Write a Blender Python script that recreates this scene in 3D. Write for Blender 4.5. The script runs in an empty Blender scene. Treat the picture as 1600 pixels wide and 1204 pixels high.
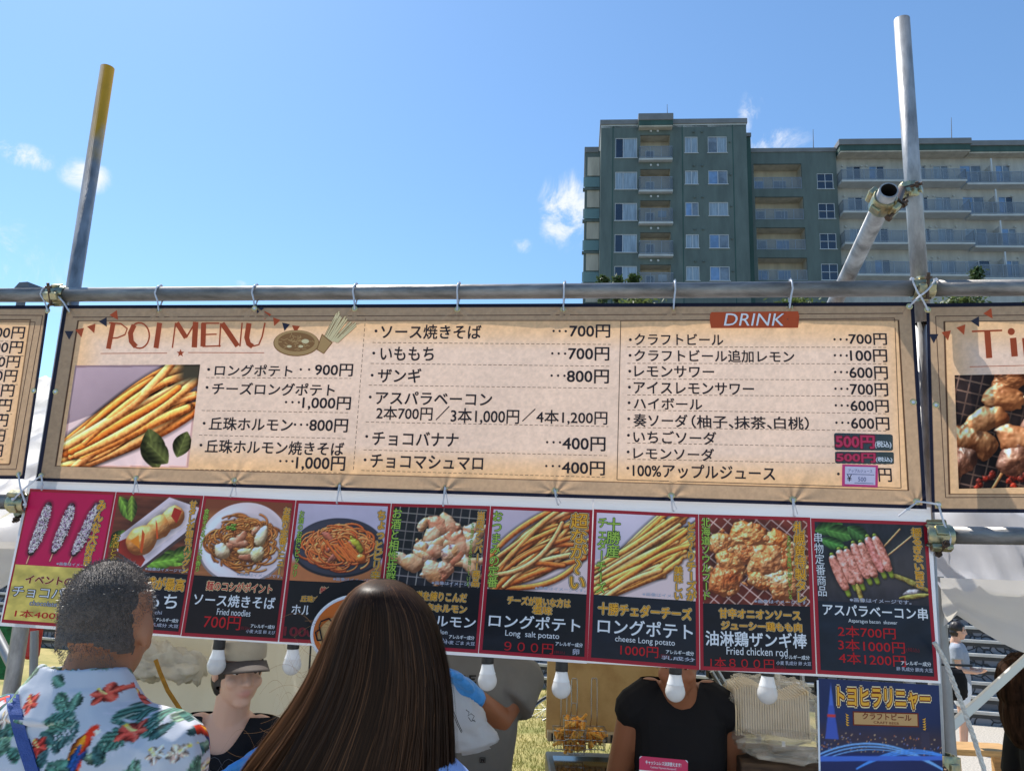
import bpy, bmesh, math, random
import numpy as np
from mathutils import Vector, Matrix, noise as mnoise
from mathutils.bvhtree import BVHTree
random.seed(7)
RNG = np.random.default_rng(11)
C = bpy.context.scene.collection
SC = bpy.context.scene
R = math.radians

# ------------------------------------------------------------------ camera
W0, H0, FPX = 1600.0, 1204.0, 1200.0
PITCH, ROLL, CAMZ = R(11.4), R(2.0), 2.05
F_ = np.array([0, math.cos(PITCH), math.sin(PITCH)])
R0 = np.array([1.0, 0, 0]); U0 = np.array([0, -math.sin(PITCH), math.cos(PITCH)])
RT = math.cos(ROLL)*R0 + math.sin(ROLL)*U0
UP = -math.sin(ROLL)*R0 + math.cos(ROLL)*U0
CAM = np.array([0, 0, CAMZ])
cam = bpy.data.cameras.new('camera'); cam_o = bpy.data.objects.new('camera', cam); C.objects.link(cam_o)
cam.sensor_width = 36; cam.lens = FPX/W0*36; cam.clip_start = .05; cam.clip_end = 2000
cam_o.matrix_world = Matrix(((RT[0], UP[0], -F_[0], CAM[0]), (RT[1], UP[1], -F_[1], CAM[1]), (RT[2], UP[2], -F_[2], CAM[2]), (0, 0, 0, 1)))
SC.camera = cam_o
# ------------------------------------------------------------------ light
SUN_DIR = Vector((-0.50, 0.62, 0)).normalized()
SUN_EL = R(56)
SD = Vector((SUN_DIR.x*math.cos(SUN_EL), SUN_DIR.y*math.cos(SUN_EL), math.sin(SUN_EL)))
sun = bpy.data.lights.new('sun', 'SUN'); sun.energy = 4.9; sun.angle = R(.53); sun.color = (1, .955, .88)
so = bpy.data.objects.new('sun', sun); C.objects.link(so)
so.rotation_euler = (-SD).to_track_quat('-Z', 'Y').to_euler()
SC.view_settings.view_transform = 'Standard'; SC.view_settings.look = 'None'
SC.view_settings.exposure = 0.42; SC.view_settings.gamma = 1
SC.cycles.max_bounces = 10; SC.cycles.transparent_max_bounces = 12
SC.cycles.sample_clamp_indirect = 6
SC.cycles.use_denoising = True

def ray(x, y):
    x = np.asarray(x, float); y = np.asarray(y, float)
    dx = (x-W0/2)/FPX; dy = (H0/2-y)/FPX
    return F_ + dx[..., None]*RT + dy[..., None]*UP

world = bpy.data.worlds.new('World'); SC.world = world; world.use_nodes = True
def build_world():
    nt = world.node_tree; nt.nodes.clear(); N = nt.nodes.new; L = nt.links.new
    out = N('ShaderNodeOutputWorld'); bg = N('ShaderNodeBackground'); bg.inputs[1].default_value = .118
    sky = N('ShaderNodeTexSky'); sky.sky_type = 'NISHITA'; sky.sun_disc = False
    sky.sun_elevation = SUN_EL; sky.sun_rotation = math.atan2(SUN_DIR.x, SUN_DIR.y)
    sky.air_density = 1.15; sky.dust_density = .35; sky.ozone_density = 2.2; sky.altitude = 50
    tc = N('ShaderNodeTexCoord')
    nz = N('ShaderNodeTexNoise'); nz.inputs['Scale'].default_value = 17; nz.inputs['Detail'].default_value = 11; nz.inputs['Roughness'].default_value = .68; nz.inputs['Distortion'].default_value = .6
    L(tc.outputs['Generated'], nz.inputs['Vector'])
    # cloud banks: centre pixel-direction, half-size (w,h) in tangent units, strength
    banks = [(35, 243, .040, .014, .95), (132, 274, .030, .019, 1.05), (884, 330, .036, .050, 1.05), (815, 384, .016, .012, .8),
             (1176, 178, .017, .028, .9), (1200, 222, .048, .017, .95), (375, 447, .012, .008, .9), (70, 545, .02, .03, .45),
             (-500, 300, .3, .1, 1), (2200, 250, .3, .12, 1)]
    acc = None
    for (px, py, w, h, s) in banks:
        d = Vector(ray(px, py)).normalized(); r = d.cross(Vector((0, 0, 1))).normalized(); u = r.cross(d)
        def dot(v, k):
            n = N('ShaderNodeVectorMath'); n.operation = 'DOT_PRODUCT'; n.inputs[1].default_value = v
            L(tc.outputs['Generated'], n.inputs[0])
            m = N('ShaderNodeMath'); m.operation = 'MULTIPLY'; m.inputs[1].default_value = 1/k; L(n.outputs['Value'], m.inputs[0])
            p = N('ShaderNodeMath'); p.operation = 'POWER'; p.inputs[1].default_value = 2
            a = N('ShaderNodeMath'); a.operation = 'ABSOLUTE'; L(m.outputs[0], a.inputs[0]); L(a.outputs[0], p.inputs[0])
            return p
        a = dot(r, w); b = dot(u, h)
        s1 = N('ShaderNodeMath'); s1.operation = 'ADD'; L(a.outputs[0], s1.inputs[0]); L(b.outputs[0], s1.inputs[1])
        q = N('ShaderNodeMapRange'); q.inputs[1].default_value = 1.7; q.inputs[2].default_value = 0; q.inputs[3].default_value = 0; q.inputs[4].default_value = s
        L(s1.outputs[0], q.inputs[0])
        fd = N('ShaderNodeVectorMath'); fd.operation = 'DOT_PRODUCT'; fd.inputs[1].default_value = d; L(tc.outputs['Generated'], fd.inputs[0])
        gt = N('ShaderNodeMath'); gt.operation = 'GREATER_THAN'; gt.inputs[1].default_value = .3; L(fd.outputs['Value'], gt.inputs[0])
        mm = N('ShaderNodeMath'); mm.operation = 'MULTIPLY'; L(q.outputs[0], mm.inputs[0]); L(gt.outputs[0], mm.inputs[1])
        if acc is None: acc = mm
        else:
            mx = N('ShaderNodeMath'); mx.operation = 'MAXIMUM'; L(acc.outputs[0], mx.inputs[0]); L(mm.outputs[0], mx.inputs[1]); acc = mx
    # cover = smoothstep(noise*... + bank - 1)
    ad = N('ShaderNodeMath'); ad.operation = 'MULTIPLY_ADD'; ad.inputs[1].default_value = 2.0; ad.inputs[2].default_value = -.68
    L(nz.outputs['Fac'], ad.inputs[0])
    pr = N('ShaderNodeMath'); pr.operation = 'MULTIPLY'; L(ad.outputs[0], pr.inputs[0]); L(acc.outputs[0], pr.inputs[1])
    mr = N('ShaderNodeMapRange'); mr.interpolation_type = 'SMOOTHSTEP'; mr.inputs[1].default_value = .12; mr.inputs[2].default_value = .60; mr.inputs[4].default_value = .93
    L(pr.outputs[0], mr.inputs[0])
    mix = N('ShaderNodeMixRGB'); L(mr.outputs[0], mix.inputs[0])
    tint = N('ShaderNodeMixRGB'); tint.blend_type = 'MULTIPLY'; tint.inputs[0].default_value = 1; tint.inputs[2].default_value = SKY_TINT
    L(sky.outputs[0], tint.inputs[1]); L(tint.outputs[0], mix.inputs[1])
    mix.inputs[2].default_value = (6.4, 6.6, 6.9, 1)
    L(mix.outputs[0], bg.inputs[0]); L(bg.outputs[0], out.inputs[0])
SKY_TINT = (.80, 1.0, 1.13, 1)
build_world()

# ------------------------------------------------------------------ facade frame
YAW = R(-7.4)
FE = np.array([math.cos(YAW), math.sin(YAW), 0]); FN = np.array([-math.sin(YAW), math.cos(YAW), 0]); FO = np.array([0, 2.31, 0])
FZ = np.array([0, 0, 1.0])
def P(x, y, w=0.0):
    """point of the stall front (plane pushed back by w metres) seen at pixel x, y"""
    d = ray(x, y); w = np.asarray(w, float)
    t = (FO@FN + w - CAM@FN)/(d@FN)
    return CAM + d*t[..., None]
def at(x, y, depth):
    d = ray(x, y); return CAM + d*(np.asarray(depth, float)/d[..., 1])[..., None]
def gnd(x, y, z=0.0):
    d = ray(x, y); return CAM + d*((z-CAMZ)/d[..., 2])[..., None]
def proj(p):
    p = np.asarray(p, float)-CAM
    return W0/2 + FPX*(p@RT)/(p@F_), H0/2 - FPX*(p@UP)/(p@F_)

# ------------------------------------------------------------------ materials
def lin(c):
    c = np.asarray(c, float)/255
    return np.where(c <= .04045, c/12.92, ((c+.055)/1.055)**2.4)
def rgb(r, g, b): return tuple(float(v) for v in lin((r, g, b)))+(1.0,)
MATS = {}
def mat(name, col=(.5, .5, .5), rough=.6, metal=0, var=0.0, vscale=8, bump=0.0, bscale=40, trans=0.0, tcol=None, spec=.5, coat=0, attr=None, alpha=1.0, stretch=None, col2=None, cut=(.35, .65), detail=4, emis=0):
    if name in MATS: return MATS[name]
    m = bpy.data.materials.new(name); m.use_nodes = True; nt = m.node_tree; N = nt.nodes.new; L = nt.links.new
    b = nt.nodes['Principled BSDF']; b.inputs['Roughness'].default_value = rough; b.inputs['Metallic'].default_value = metal
    b.inputs['Specular IOR Level'].default_value = spec
    if coat: b.inputs['Coat Weight'].default_value = coat; b.inputs['Coat Roughness'].default_value = .08
    col = tuple(col)[:3]+(1,)
    tc = N('ShaderNodeTexCoord'); vec = tc.outputs['Object']
    if stretch:
        mp = N('ShaderNodeMapping'); mp.inputs['Scale'].default_value = stretch; L(vec, mp.inputs[0]); vec = mp.outputs[0]
    cs = None
    if attr:
        a = N('ShaderNodeVertexColor'); a.layer_name = attr; cs = a.outputs[0]
    elif var or col2:
        n = N('ShaderNodeTexNoise'); n.inputs['Scale'].default_value = vscale; n.inputs['Detail'].default_value = detail; n.inputs['Roughness'].default_value = .62
        L(vec, n.inputs['Vector'])
        r = N('ShaderNodeMapRange'); r.inputs[1].default_value = cut[0]; r.inputs[2].default_value = cut[1]; L(n.outputs['Fac'], r.inputs[0])
        mx = N('ShaderNodeMixRGB'); L(r.outputs[0], mx.inputs[0])
        if col2: mx.inputs[1].default_value = col; mx.inputs[2].default_value = tuple(col2)[:3]+(1,)
        else:
            mx.inputs[1].default_value = tuple(max(0, v*(1-var)) for v in col[:3])+(1,); mx.inputs[2].default_value = tuple(min(1, v*(1+var)) for v in col[:3])+(1,)
        cs = mx.outputs[0]
    if cs: L(cs, b.inputs['Base Color'])
    else: b.inputs['Base Color'].default_value = col
    if bump:
        n2 = N('ShaderNodeTexNoise'); n2.inputs['Scale'].default_value = bscale; n2.inputs['Detail'].default_value = 5; L(vec, n2.inputs['Vector'])
        bp = N('ShaderNodeBump'); bp.inputs['Strength'].default_value = bump; bp.inputs['Distance'].default_value = .01
        L(n2.outputs['Fac'], bp.inputs['Height']); L(bp.outputs[0], b.inputs['Normal'])
    out = nt.nodes['Material Output']
    if trans:
        t = N('ShaderNodeBsdfTranslucent')
        if cs and not tcol: L(cs, t.inputs[0])
        else: t.inputs[0].default_value = (tcol or col)
        ms = N('ShaderNodeMixShader'); ms.inputs[0].default_value = trans
        L(b.outputs[0], ms.inputs[1]); L(t.outputs[0], ms.inputs[2]); L(ms.outputs[0], out.inputs[0])
    if alpha < 1:
        b.inputs['Alpha'].default_value = alpha
    if emis:
        b.inputs['Emission Strength'].default_value = emis; b.inputs['Emission Color'].default_value = col
    MATS[name] = m
    return m

# ------------------------------------------------------------------ mesh builder
class MB:
    def __init__(s): s.v = []; s.f = []; s.m = []; s.sm = []; s.n = 0
    def add(s, verts, faces, mi=0, smooth=False):
        verts = np.asarray(verts, float).reshape(-1, 3)
        s.v.append(verts); o = s.n
        s.f += [tuple(int(i)+o for i in f) for f in faces]
        s.m += [mi]*len(faces); s.sm += [smooth]*len(faces); s.n += len(verts)
        return s
    def box(s, c, dx, dy, dz, ax=None, mi=0, bev=0):
        """box centred c; dx,dy,dz full sizes; ax = 3 axis vectors"""
        A = np.array(ax if ax is not None else np.eye(3), float); c = np.asarray(c, float)
        if bev:
            bm = bmesh.new(); bmesh.ops.create_cube(bm, size=1)
            for v in bm.verts: v.co = Vector((v.co.x*dx, v.co.y*dy, v.co.z*dz))
            bmesh.ops.bevel(bm, geom=bm.edges[:], offset=min(bev, .49*min(dx, dy, dz)), segments=2, affect='EDGES', profile=.5)
            bm.verts.index_update()
            V = np.array([v.co[:] for v in bm.verts])@A + c
            s.add(V, [[v.index for v in f.verts] for f in bm.faces], mi); bm.free(); return s
        h = np.array([[-1, -1, -1], [1, -1, -1], [1, 1, -1], [-1, 1, -1], [-1, -1, 1], [1, -1, 1], [1, 1, 1], [-1, 1, 1]])*.5*np.array([dx, dy, dz])
        return s.add(h@A+c, [(0, 3, 2, 1), (4, 5, 6, 7), (0, 1, 5, 4), (1, 2, 6, 5), (2, 3, 7, 6), (3, 0, 4, 7)], mi)
    def rings(s, RG, mi=0, cap=True, smooth=True, closed=False):
        """RG: list of (n,3) rings"""
        n = len(RG[0]); V = np.concatenate(RG); fs = []
        for k in range(len(RG)-1):
            for i in range(n):
                j = (i+1) % n; fs.append((k*n+i, k*n+j, (k+1)*n+j, (k+1)*n+i))
        if closed:
            k = len(RG)-1
            for i in range(n):
                j = (i+1) % n; fs.append((k*n+i, k*n+j, j, i))
        s.add(V, fs, mi, smooth)
        if cap and not closed:
            s.add(RG[0], [tuple(range(n))[::-1]], mi); s.add(RG[-1], [tuple(range(n))], mi)
        return s
    def tube(s, pts, r, n=12, mi=0, cap=True, closed=False, smooth=True):
        pts = [np.asarray(p, float) for p in pts]; m = len(pts)
        rr = r if hasattr(r, '__len__') else [r]*m
        RG = []; prev = None
        for i in range(m):
            if closed: t = pts[(i+1) % m]-pts[i-1]
            else: t = pts[min(i+1, m-1)]-pts[max(i-1, 0)]
            t = t/(np.linalg.norm(t)+1e-12)
            if prev is None:
                a = np.array([0, 0, 1.0]) if abs(t[2]) < .9 else np.array([1.0, 0, 0])
                u = np.cross(a, t)
            else: u = prev - t*(prev@t)
            u /= np.linalg.norm(u)+1e-12; prev = u; w = np.cross(t, u)
            a = np.linspace(0, 2*math.pi, n, endpoint=False)
            RG.append(pts[i] + rr[i]*(np.cos(a)[:, None]*u + np.sin(a)[:, None]*w))
        return s.rings(RG, mi, cap, smooth, closed)
    def lathe(s, c, prof, ax=(0, 0, 1), n=24, mi=0, cap=False, smooth=True):
        """prof: list of (r, h) along axis from c"""
        ax = np.asarray(ax, float); ax /= np.linalg.norm(ax); a0 = np.array([1.0, 0, 0]) if abs(ax[0]) < .9 else np.array([0, 1.0, 0])
        u = np.cross(ax, a0); u /= np.linalg.norm(u); w = np.cross(ax, u); a = np.linspace(0, 2*math.pi, n, endpoint=False)
        RG = [np.asarray(c)+ax*h+max(r, 1e-5)*(np.cos(a)[:, None]*u+np.sin(a)[:, None]*w) for r, h in prof]
        return s.rings(RG, mi, cap, smooth)
    def ell(s, c, r, rot=None, n=16, mi=0):
        A = np.eye(3) if rot is None else np.array(rot); RG = []
        for k in range(1, n//2):
            t = math.pi*k/(n//2); a = np.linspace(0, 2*math.pi, n, endpoint=False)
            RG.append(np.stack([np.sin(t)*np.cos(a)*r[0], np.sin(t)*np.sin(a)*r[1], np.full(n, -np.cos(t)*r[2])], 1)@A+np.asarray(c))
        V = np.concatenate(RG+[np.array([[0, 0, -r[2]], [0, 0, r[2]]])@A+np.asarray(c)]); m = len(RG); fs = []
        for k in range(m-1):
            for i in range(n): fs.append((k*n+i, k*n+(i+1) % n, (k+1)*n+(i+1) % n, (k+1)*n+i))
        for i in range(n): fs.append((m*n, (i+1) % n, i)); fs.append((m*n+1, (m-1)*n+i, (m-1)*n+(i+1) % n))
        return s.add(V, fs, mi, True)
    def cap(s, p0, p1, r0, r1, n=14):
        """closed tapered capsule"""
        p0 = np.asarray(p0, float); p1 = np.asarray(p1, float); t = p1-p0; L = np.linalg.norm(t); t = t/(L+1e-9); pts = []; rr = []
        for a in (88, 60, 30, 0): pts.append(p0-t*r0*math.sin(R(a))); rr.append(r0*math.cos(R(a)))
        for a in (0, 30, 60, 88): pts.append(p1+t*r1*math.sin(R(a))); rr.append(r1*math.cos(R(a)))
        return s.tube(pts, rr, n)
    def build(s, name, mats, parent=None, cols=None):
        me = bpy.data.meshes.new(name)
        V = np.concatenate(s.v) if s.v else np.zeros((0, 3))
        mats = mats if isinstance(mats, (list, tuple)) else [mats]
        return mesh_obj(name, V, s.f, mats, parent, s.m, s.sm, cols)
def mesh_obj(name, V, F, mats, parent=None, mi=None, sm=None, cols=None):
    me = bpy.data.meshes.new(name); V = np.asarray(V, float)
    off = np.zeros(3)
    if parent is not None: off = np.array(ORIG.get(parent.name, (0, 0, 0)), float)
    else:
        if len(V): off = np.array([V[:, 0].mean(), V[:, 1].mean(), V[:, 2].min()])
    me.from_pydata((V-off).tolist(), [], F)
    mats = mats if isinstance(mats, (list, tuple)) else [mats]
    for m in mats: me.materials.append(m)
    if mi is not None: me.polygons.foreach_set('material_index', mi)
    if sm is not None: me.polygons.foreach_set('use_smooth', sm)
    if cols is not None:
        ca = me.color_attributes.new('Col', 'FLOAT_COLOR', 'POINT')
        cc = np.ones((len(V), 4), np.float32); cc[:, :3] = cols
        ca.data.foreach_set('color', cc.ravel())
    me.update()
    o = bpy.data.objects.new(name, me); C.objects.link(o)
    if parent is not None: o.parent = parent; ORIG[o.name] = tuple(off)
    else: o.location = off; ORIG[o.name] = tuple(off)
    return o
ORIG = {}
def thing(name, label, cat, loc, group=None):
    o = bpy.data.objects.new(name, None); C.objects.link(o); o.location = tuple(float(v) for v in loc); o.empty_display_size = .1
    ORIG[o.name] = tuple(float(v) for v in loc)
    return tag(o, label, cat, group)
def tag(o, label, cat, group=None):
    o['label'] = label; o['category'] = cat
    if group: o['group'] = group
    return o
def struct(o, kind='structure'): o['kind'] = kind; return o
def grid_faces(nx, ny):
    i, j = np.meshgrid(np.arange(nx-1), np.arange(ny-1)); a = (j*nx+i).ravel()
    return np.stack([a, a+1, a+nx+1, a+nx], 1).tolist()

# ------------------------------------------------------------------ lettering
_TC = {}
def glyphs0(s):
    c = bpy.data.curves.new('t', 'FONT'); c.body = s; c.size = 1; c.resolution_u = 3; c.fill_mode = 'FRONT'
    o = bpy.data.objects.new('t', c); C.objects.link(o)
    dg = bpy.context.evaluated_depsgraph_get(); ev = o.evaluated_get(dg); m = ev.to_mesh()
    V = np.zeros(len(m.vertices)*3); m.vertices.foreach_get('co', V); V = V.reshape(-1, 3)[:, :2].copy()
    Fc = [tuple(p.vertices) for p in m.polygons]; ev.to_mesh_clear()
    bpy.data.objects.remove(o); bpy.data.curves.remove(c)
    return V, Fc
def glyphs(s, off=0.0):
    """flat glyph outlines; a bold stroke is several shifted copies, each a hair above the last (third column = lift)"""
    k = (s, off)
    if k in _TC: return _TC[k]
    if off <= .004:
        if (s, 0) not in _TC:
            V, F = glyphs0(s); _TC[(s, 0)] = (np.c_[V, np.zeros(len(V))], F)
        return _TC[(s, 0)]
    V, F = glyphs(s, 0); n = 4 if off < .03 else 8; VV = []; FF = []
    for i in range(n):
        a = 2*math.pi*(i+.5)/n; VV.append(V+np.array([math.cos(a)*off, math.sin(a)*off, i*3e-5])); FF += [tuple(j+i*len(V) for j in f) for f in F]
    _TC[k] = (np.concatenate(VV), FF); return _TC[k]
# ------------------------------------------------------------------ painted pictures (numpy canvases, display-referred 0..1)
def vnoise(h, w, sy, sx, seed, octv=4, rough=.55):
    rg = np.random.default_rng(seed); out = np.zeros((h, w)); amp = 1; tot = 0
    for o in range(octv):
        ny, nx = max(2, int(sy*2**o)), max(2, int(sx*2**o)); g = rg.random((ny+2, nx+2))
        yy = np.linspace(0, ny, h); xx = np.linspace(0, nx, w); y0 = yy.astype(int); x0 = xx.astype(int)
        fy = yy-y0; fx = xx-x0; fy = (fy*fy*(3-2*fy))[:, None]; fx = (fx*fx*(3-2*fx))[None]
        y1 = y0+1; x1 = x0+1
        a = g[y0][:, x0]*(1-fx)+g[y0][:, x1]*fx; b = g[y1][:, x0]*(1-fx)+g[y1][:, x1]*fx
        out += amp*(a*(1-fy)+b*fy); tot += amp; amp *= rough
    return out/tot
LGT = np.array([-.45, -.65, .62]); LGT /= np.linalg.norm(LGT)
class Pic:
    wb = (1.20, 1.06, .98)
    """x runs 0..asp, y runs 0 (top)..1"""
    def __init__(s, h, asp, col):
        s.h = h; s.w = int(h*asp); s.asp = asp; s.img = np.tile(np.array(col, float)/255, (s.h, s.w, 1)); s.z = np.full((s.h, s.w), -9.0)
        s.X, s.Y = np.meshgrid((np.arange(s.w)+.5)/s.h, (np.arange(s.h)+.5)/s.h); s.seed = 1
    def ns(s, sc=8, o=4):
        s.seed += 1; return vnoise(s.h, s.w, sc, sc*s.asp, s.seed, o)
    def mixm(s, m, col):
        m = np.clip(m, 0, 1)[..., None]; s.img = s.img*(1-m)+np.array(col, float)/255*m
    def mottle(s, a=.1, sc=8): s.img *= (1+a*2*(s.ns(sc)-.5))[..., None]
    def poly(s, pts, col, soft=None):
        soft = soft or 1.2/s.h; pts = np.array(pts, float); n = len(pts); ins = np.zeros(s.X.shape, bool); dmin = np.full(s.X.shape, 9.0)
        for i in range(n):
            a = pts[i]; b = pts[(i+1) % n]
            c = ((a[1] > s.Y) != (b[1] > s.Y)) & (s.X < (b[0]-a[0])*(s.Y-a[1])/(b[1]-a[1]+1e-12)+a[0]); ins ^= c
            e = b-a; t = np.clip(((s.X-a[0])*e[0]+(s.Y-a[1])*e[1])/(e@e+1e-12), 0, 1)
            dmin = np.minimum(dmin, np.hypot(s.X-a[0]-t*e[0], s.Y-a[1]-t*e[1]))
        sd = np.where(ins, dmin, -dmin); s.mixm(sd/soft+.5, col); return sd
    def ell(s, cx, cy, rx, ry, col, ang=0, soft=None):
        ca, sa = math.cos(ang), math.sin(ang); dx = s.X-cx; dy = s.Y-cy; u = (dx*ca+dy*sa)/rx; v = (-dx*sa+dy*ca)/ry; d = np.hypot(u, v)
        s.mixm((1-d)*min(rx, ry)/(soft or 1.2/s.h)+.5, col); return d
    def line(s, pts, r, col, a=1):
        d = s.dist(pts)[0]; s.mixm(((r-d)/(1.2/s.h)+.5)*1.0*(a if a < 1 else 1), col) if a == 1 else s.mixm(np.clip((r-d)/(1.2/s.h)+.5, 0, 1)*a, col)
    def dist(s, pts, X=None, Y=None):
        X = s.X if X is None else X; Y = s.Y if Y is None else Y
        best = np.full(X.shape, 9.0); par = np.zeros(X.shape); sx = np.zeros(X.shape); n = len(pts)-1
        for i in range(n):
            a = np.array(pts[i], float); e = np.array(pts[i+1], float)-a
            t = np.clip(((X-a[0])*e[0]+(Y-a[1])*e[1])/(e@e+1e-12), 0, 1); qx = X-a[0]-t*e[0]; qy = Y-a[1]-t*e[1]; d = np.hypot(qx, qy)
            m = d < best; best = np.where(m, d, best); par = np.where(m, (i+t)/n, par); L = np.linalg.norm(e)+1e-9
            sx = np.where(m, (qx*-e[1]+qy*e[0])/L, sx)
        return best, par, sx
    def tube(s, pts, r, col, z=0, spec=.25, nz=.12, amb=.45, taper=0, shadow=.35, rim=None):
        pts = np.array(pts, float); x0, y0 = pts.min(0)-r*2.2; x1, y1 = pts.max(0)+r*2.2
        i0, i1 = max(0, int(y0*s.h)), min(s.h, int(y1*s.h)+2); j0, j1 = max(0, int(x0*s.h)), min(s.w, int(x1*s.h)+2)
        if i1 <= i0 or j1 <= j0: return
        sl = (slice(i0, i1), slice(j0, j1)); X = s.X[sl]; Y = s.Y[sl]; d, par, _ = s.dist(pts, X, Y)
        rr = r*(1-taper*(2*np.abs(par-.5))**3)
        # contact shadow
        sh = np.clip(1.9-d/rr, 0, 1)*shadow*(s.z[sl] < z); s.img[sl] *= (1-sh)[..., None]
        q = np.clip(d/rr, 0, 1); nzz = np.sqrt(1-q*q); zz = z+nzz*r; m = (d < rr) & (zz > s.z[sl])
        gx = np.gradient(d, axis=1)*s.h; gy = np.gradient(d, axis=0)*s.h
        lam = np.clip(q*(gx*LGT[0]+gy*LGT[1])+nzz*LGT[2], 0, 1); sp = lam**14*spec
        s.seed += 1; n = vnoise(X.shape[0], X.shape[1], max(2, X.shape[0]/6), max(2, X.shape[1]/6), s.seed, 3)
        q_ = np.clip(amb+(1.15-amb)*lam*1.15+nz*2*(n-.5), .02, 2); c = np.array(col, float)/255*np.stack([q_**.75, q_, q_**1.2], -1)+sp[..., None]
        aa = np.clip((rr-d)*s.h+.6, 0, 1)[..., None]*m[..., None]
        s.img[sl] = s.img[sl]*(1-aa)+np.clip(c, 0, 1.1)*aa; s.z[sl] = np.where(m, zz, s.z[sl])
    def blob(s, cx, cy, rx, ry, ang, cols, z=0, rough=.35, bsc=5, bump=1.2, spec=.3, shadow=.5):
        R_ = max(rx, ry)*1.7; i0, i1 = max(0, int((cy-R_)*s.h)), min(s.h, int((cy+R_)*s.h)); j0, j1 = max(0, int((cx-R_)*s.h)), min(s.w, int((cx+R_)*s.h))
        if i1-i0 < 3 or j1-j0 < 3: return
        sl = (slice(i0, i1), slice(j0, j1)); dx = s.X[sl]-cx; dy = s.Y[sl]-cy; ca, sa = math.cos(ang), math.sin(ang)
        u = (dx*ca+dy*sa)/rx; v = (-dx*sa+dy*ca)/ry; s.seed += 1; hh, ww = dx.shape
        n1 = vnoise(hh, ww, 4, 4, s.seed, 3)-.5; n2 = vnoise(hh, ww, bsc*1.3, bsc*1.3, s.seed+999, 3, .42)-.5; bump *= .62
        d = np.hypot(u, v)*(1+rough*2*n1); s.img[sl] *= (1-np.clip(1.5-d, 0, 1)*shadow*(s.z[sl] < z))[..., None]
        hgt = np.sqrt(np.clip(1-d*d, 0, 1))*min(rx, ry)+n2*bump*min(rx, ry)*.5
        gy = np.gradient(hgt, axis=0)*s.h; gx = np.gradient(hgt, axis=1)*s.h; nl = np.sqrt(gx*gx+gy*gy+1)
        lam = np.clip((-gx*LGT[0]-gy*LGT[1]+LGT[2])/nl, 0, 1)
        t = np.clip(vnoise(hh, ww, 4, 4, s.seed+55, 4)*2.2-.6, 0, 1)[..., None]; c = np.array(cols[0])*(1-t)+np.array(cols[1])*t
        if len(cols) > 2:
            t2 = np.clip(vnoise(hh, ww, 5, 5, s.seed+77, 4)*4-2.5, 0, 1)[..., None]; c = c*(1-t2)+np.array(cols[2])*t2
        q_ = .42+.82*lam; c = c/255*np.stack([q_**.8, q_, q_**1.15], -1)+(lam**12*spec)[..., None]
        m = np.clip((1-d)*min(rx, ry)*s.h+.5, 0, 1)*((z+hgt) > s.z[sl]); s.z[sl] = np.where(m > .5, z+hgt, s.z[sl])
        s.img[sl] = s.img[sl]*(1-m[..., None])+np.clip(c, 0, 1.1)*m[..., None]
    def leaf(s, x, y, L, wd, ang, col):
        ca, sa = math.cos(ang), math.sin(ang); dx = s.X-x; dy = s.Y-y; u = (dx*ca+dy*sa)/L; v = (-dx*sa+dy*ca)/wd
        pr = np.sin(np.clip(u, 0, 1)*math.pi)**.8; m = np.clip((pr-np.abs(v))*wd*s.h+.5, 0, 1)*(u > 0)*(u < 1)
        sh = .75+.35*np.sin(v*3+1)+.25*np.cos((u*14-np.abs(v)*4)*2.2)*.4; vein = np.clip(1-np.abs(v)*9, 0, 1)*.3
        c = np.array(col, float)/255*(sh+vein)[..., None]; s.img = s.img*(1-m[..., None])+np.clip(c, 0, 1)*m[..., None]
    def at(s, u, v):
        """sample at u,v in 0..1"""
        x = np.clip(np.asarray(u)*s.w-.5, 0, s.w-1.001); y = np.clip(np.asarray(v)*s.h-.5, 0, s.h-1.001); x0 = x.astype(int); y0 = y.astype(int); fx = (x-x0)[..., None]; fy = (y-y0)[..., None]
        I = np.clip(s.img*np.array(s.wb), 0, 1); x1 = np.minimum(x0+1, s.w-1); y1 = np.minimum(y0+1, s.h-1)
        return (I[y0, x0]*(1-fx)+I[y0, x1]*fx)*(1-fy)+(I[y1, x0]*(1-fx)+I[y1, x1]*fx)*fy
def bez(p0, p1, p2, n=12):
    t = np.linspace(0, 1, n)[:, None]; p0, p1, p2 = map(np.array, (p0, p1, p2)); return (1-t)**2*p0+2*t*(1-t)*p1+t*t*p2
def jit(c, a):
    f = random.uniform(1-a, 1+a); return [max(0, min(255, v*f*random.uniform(1-a*.2, 1+a*.2))) for v in c]

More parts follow.
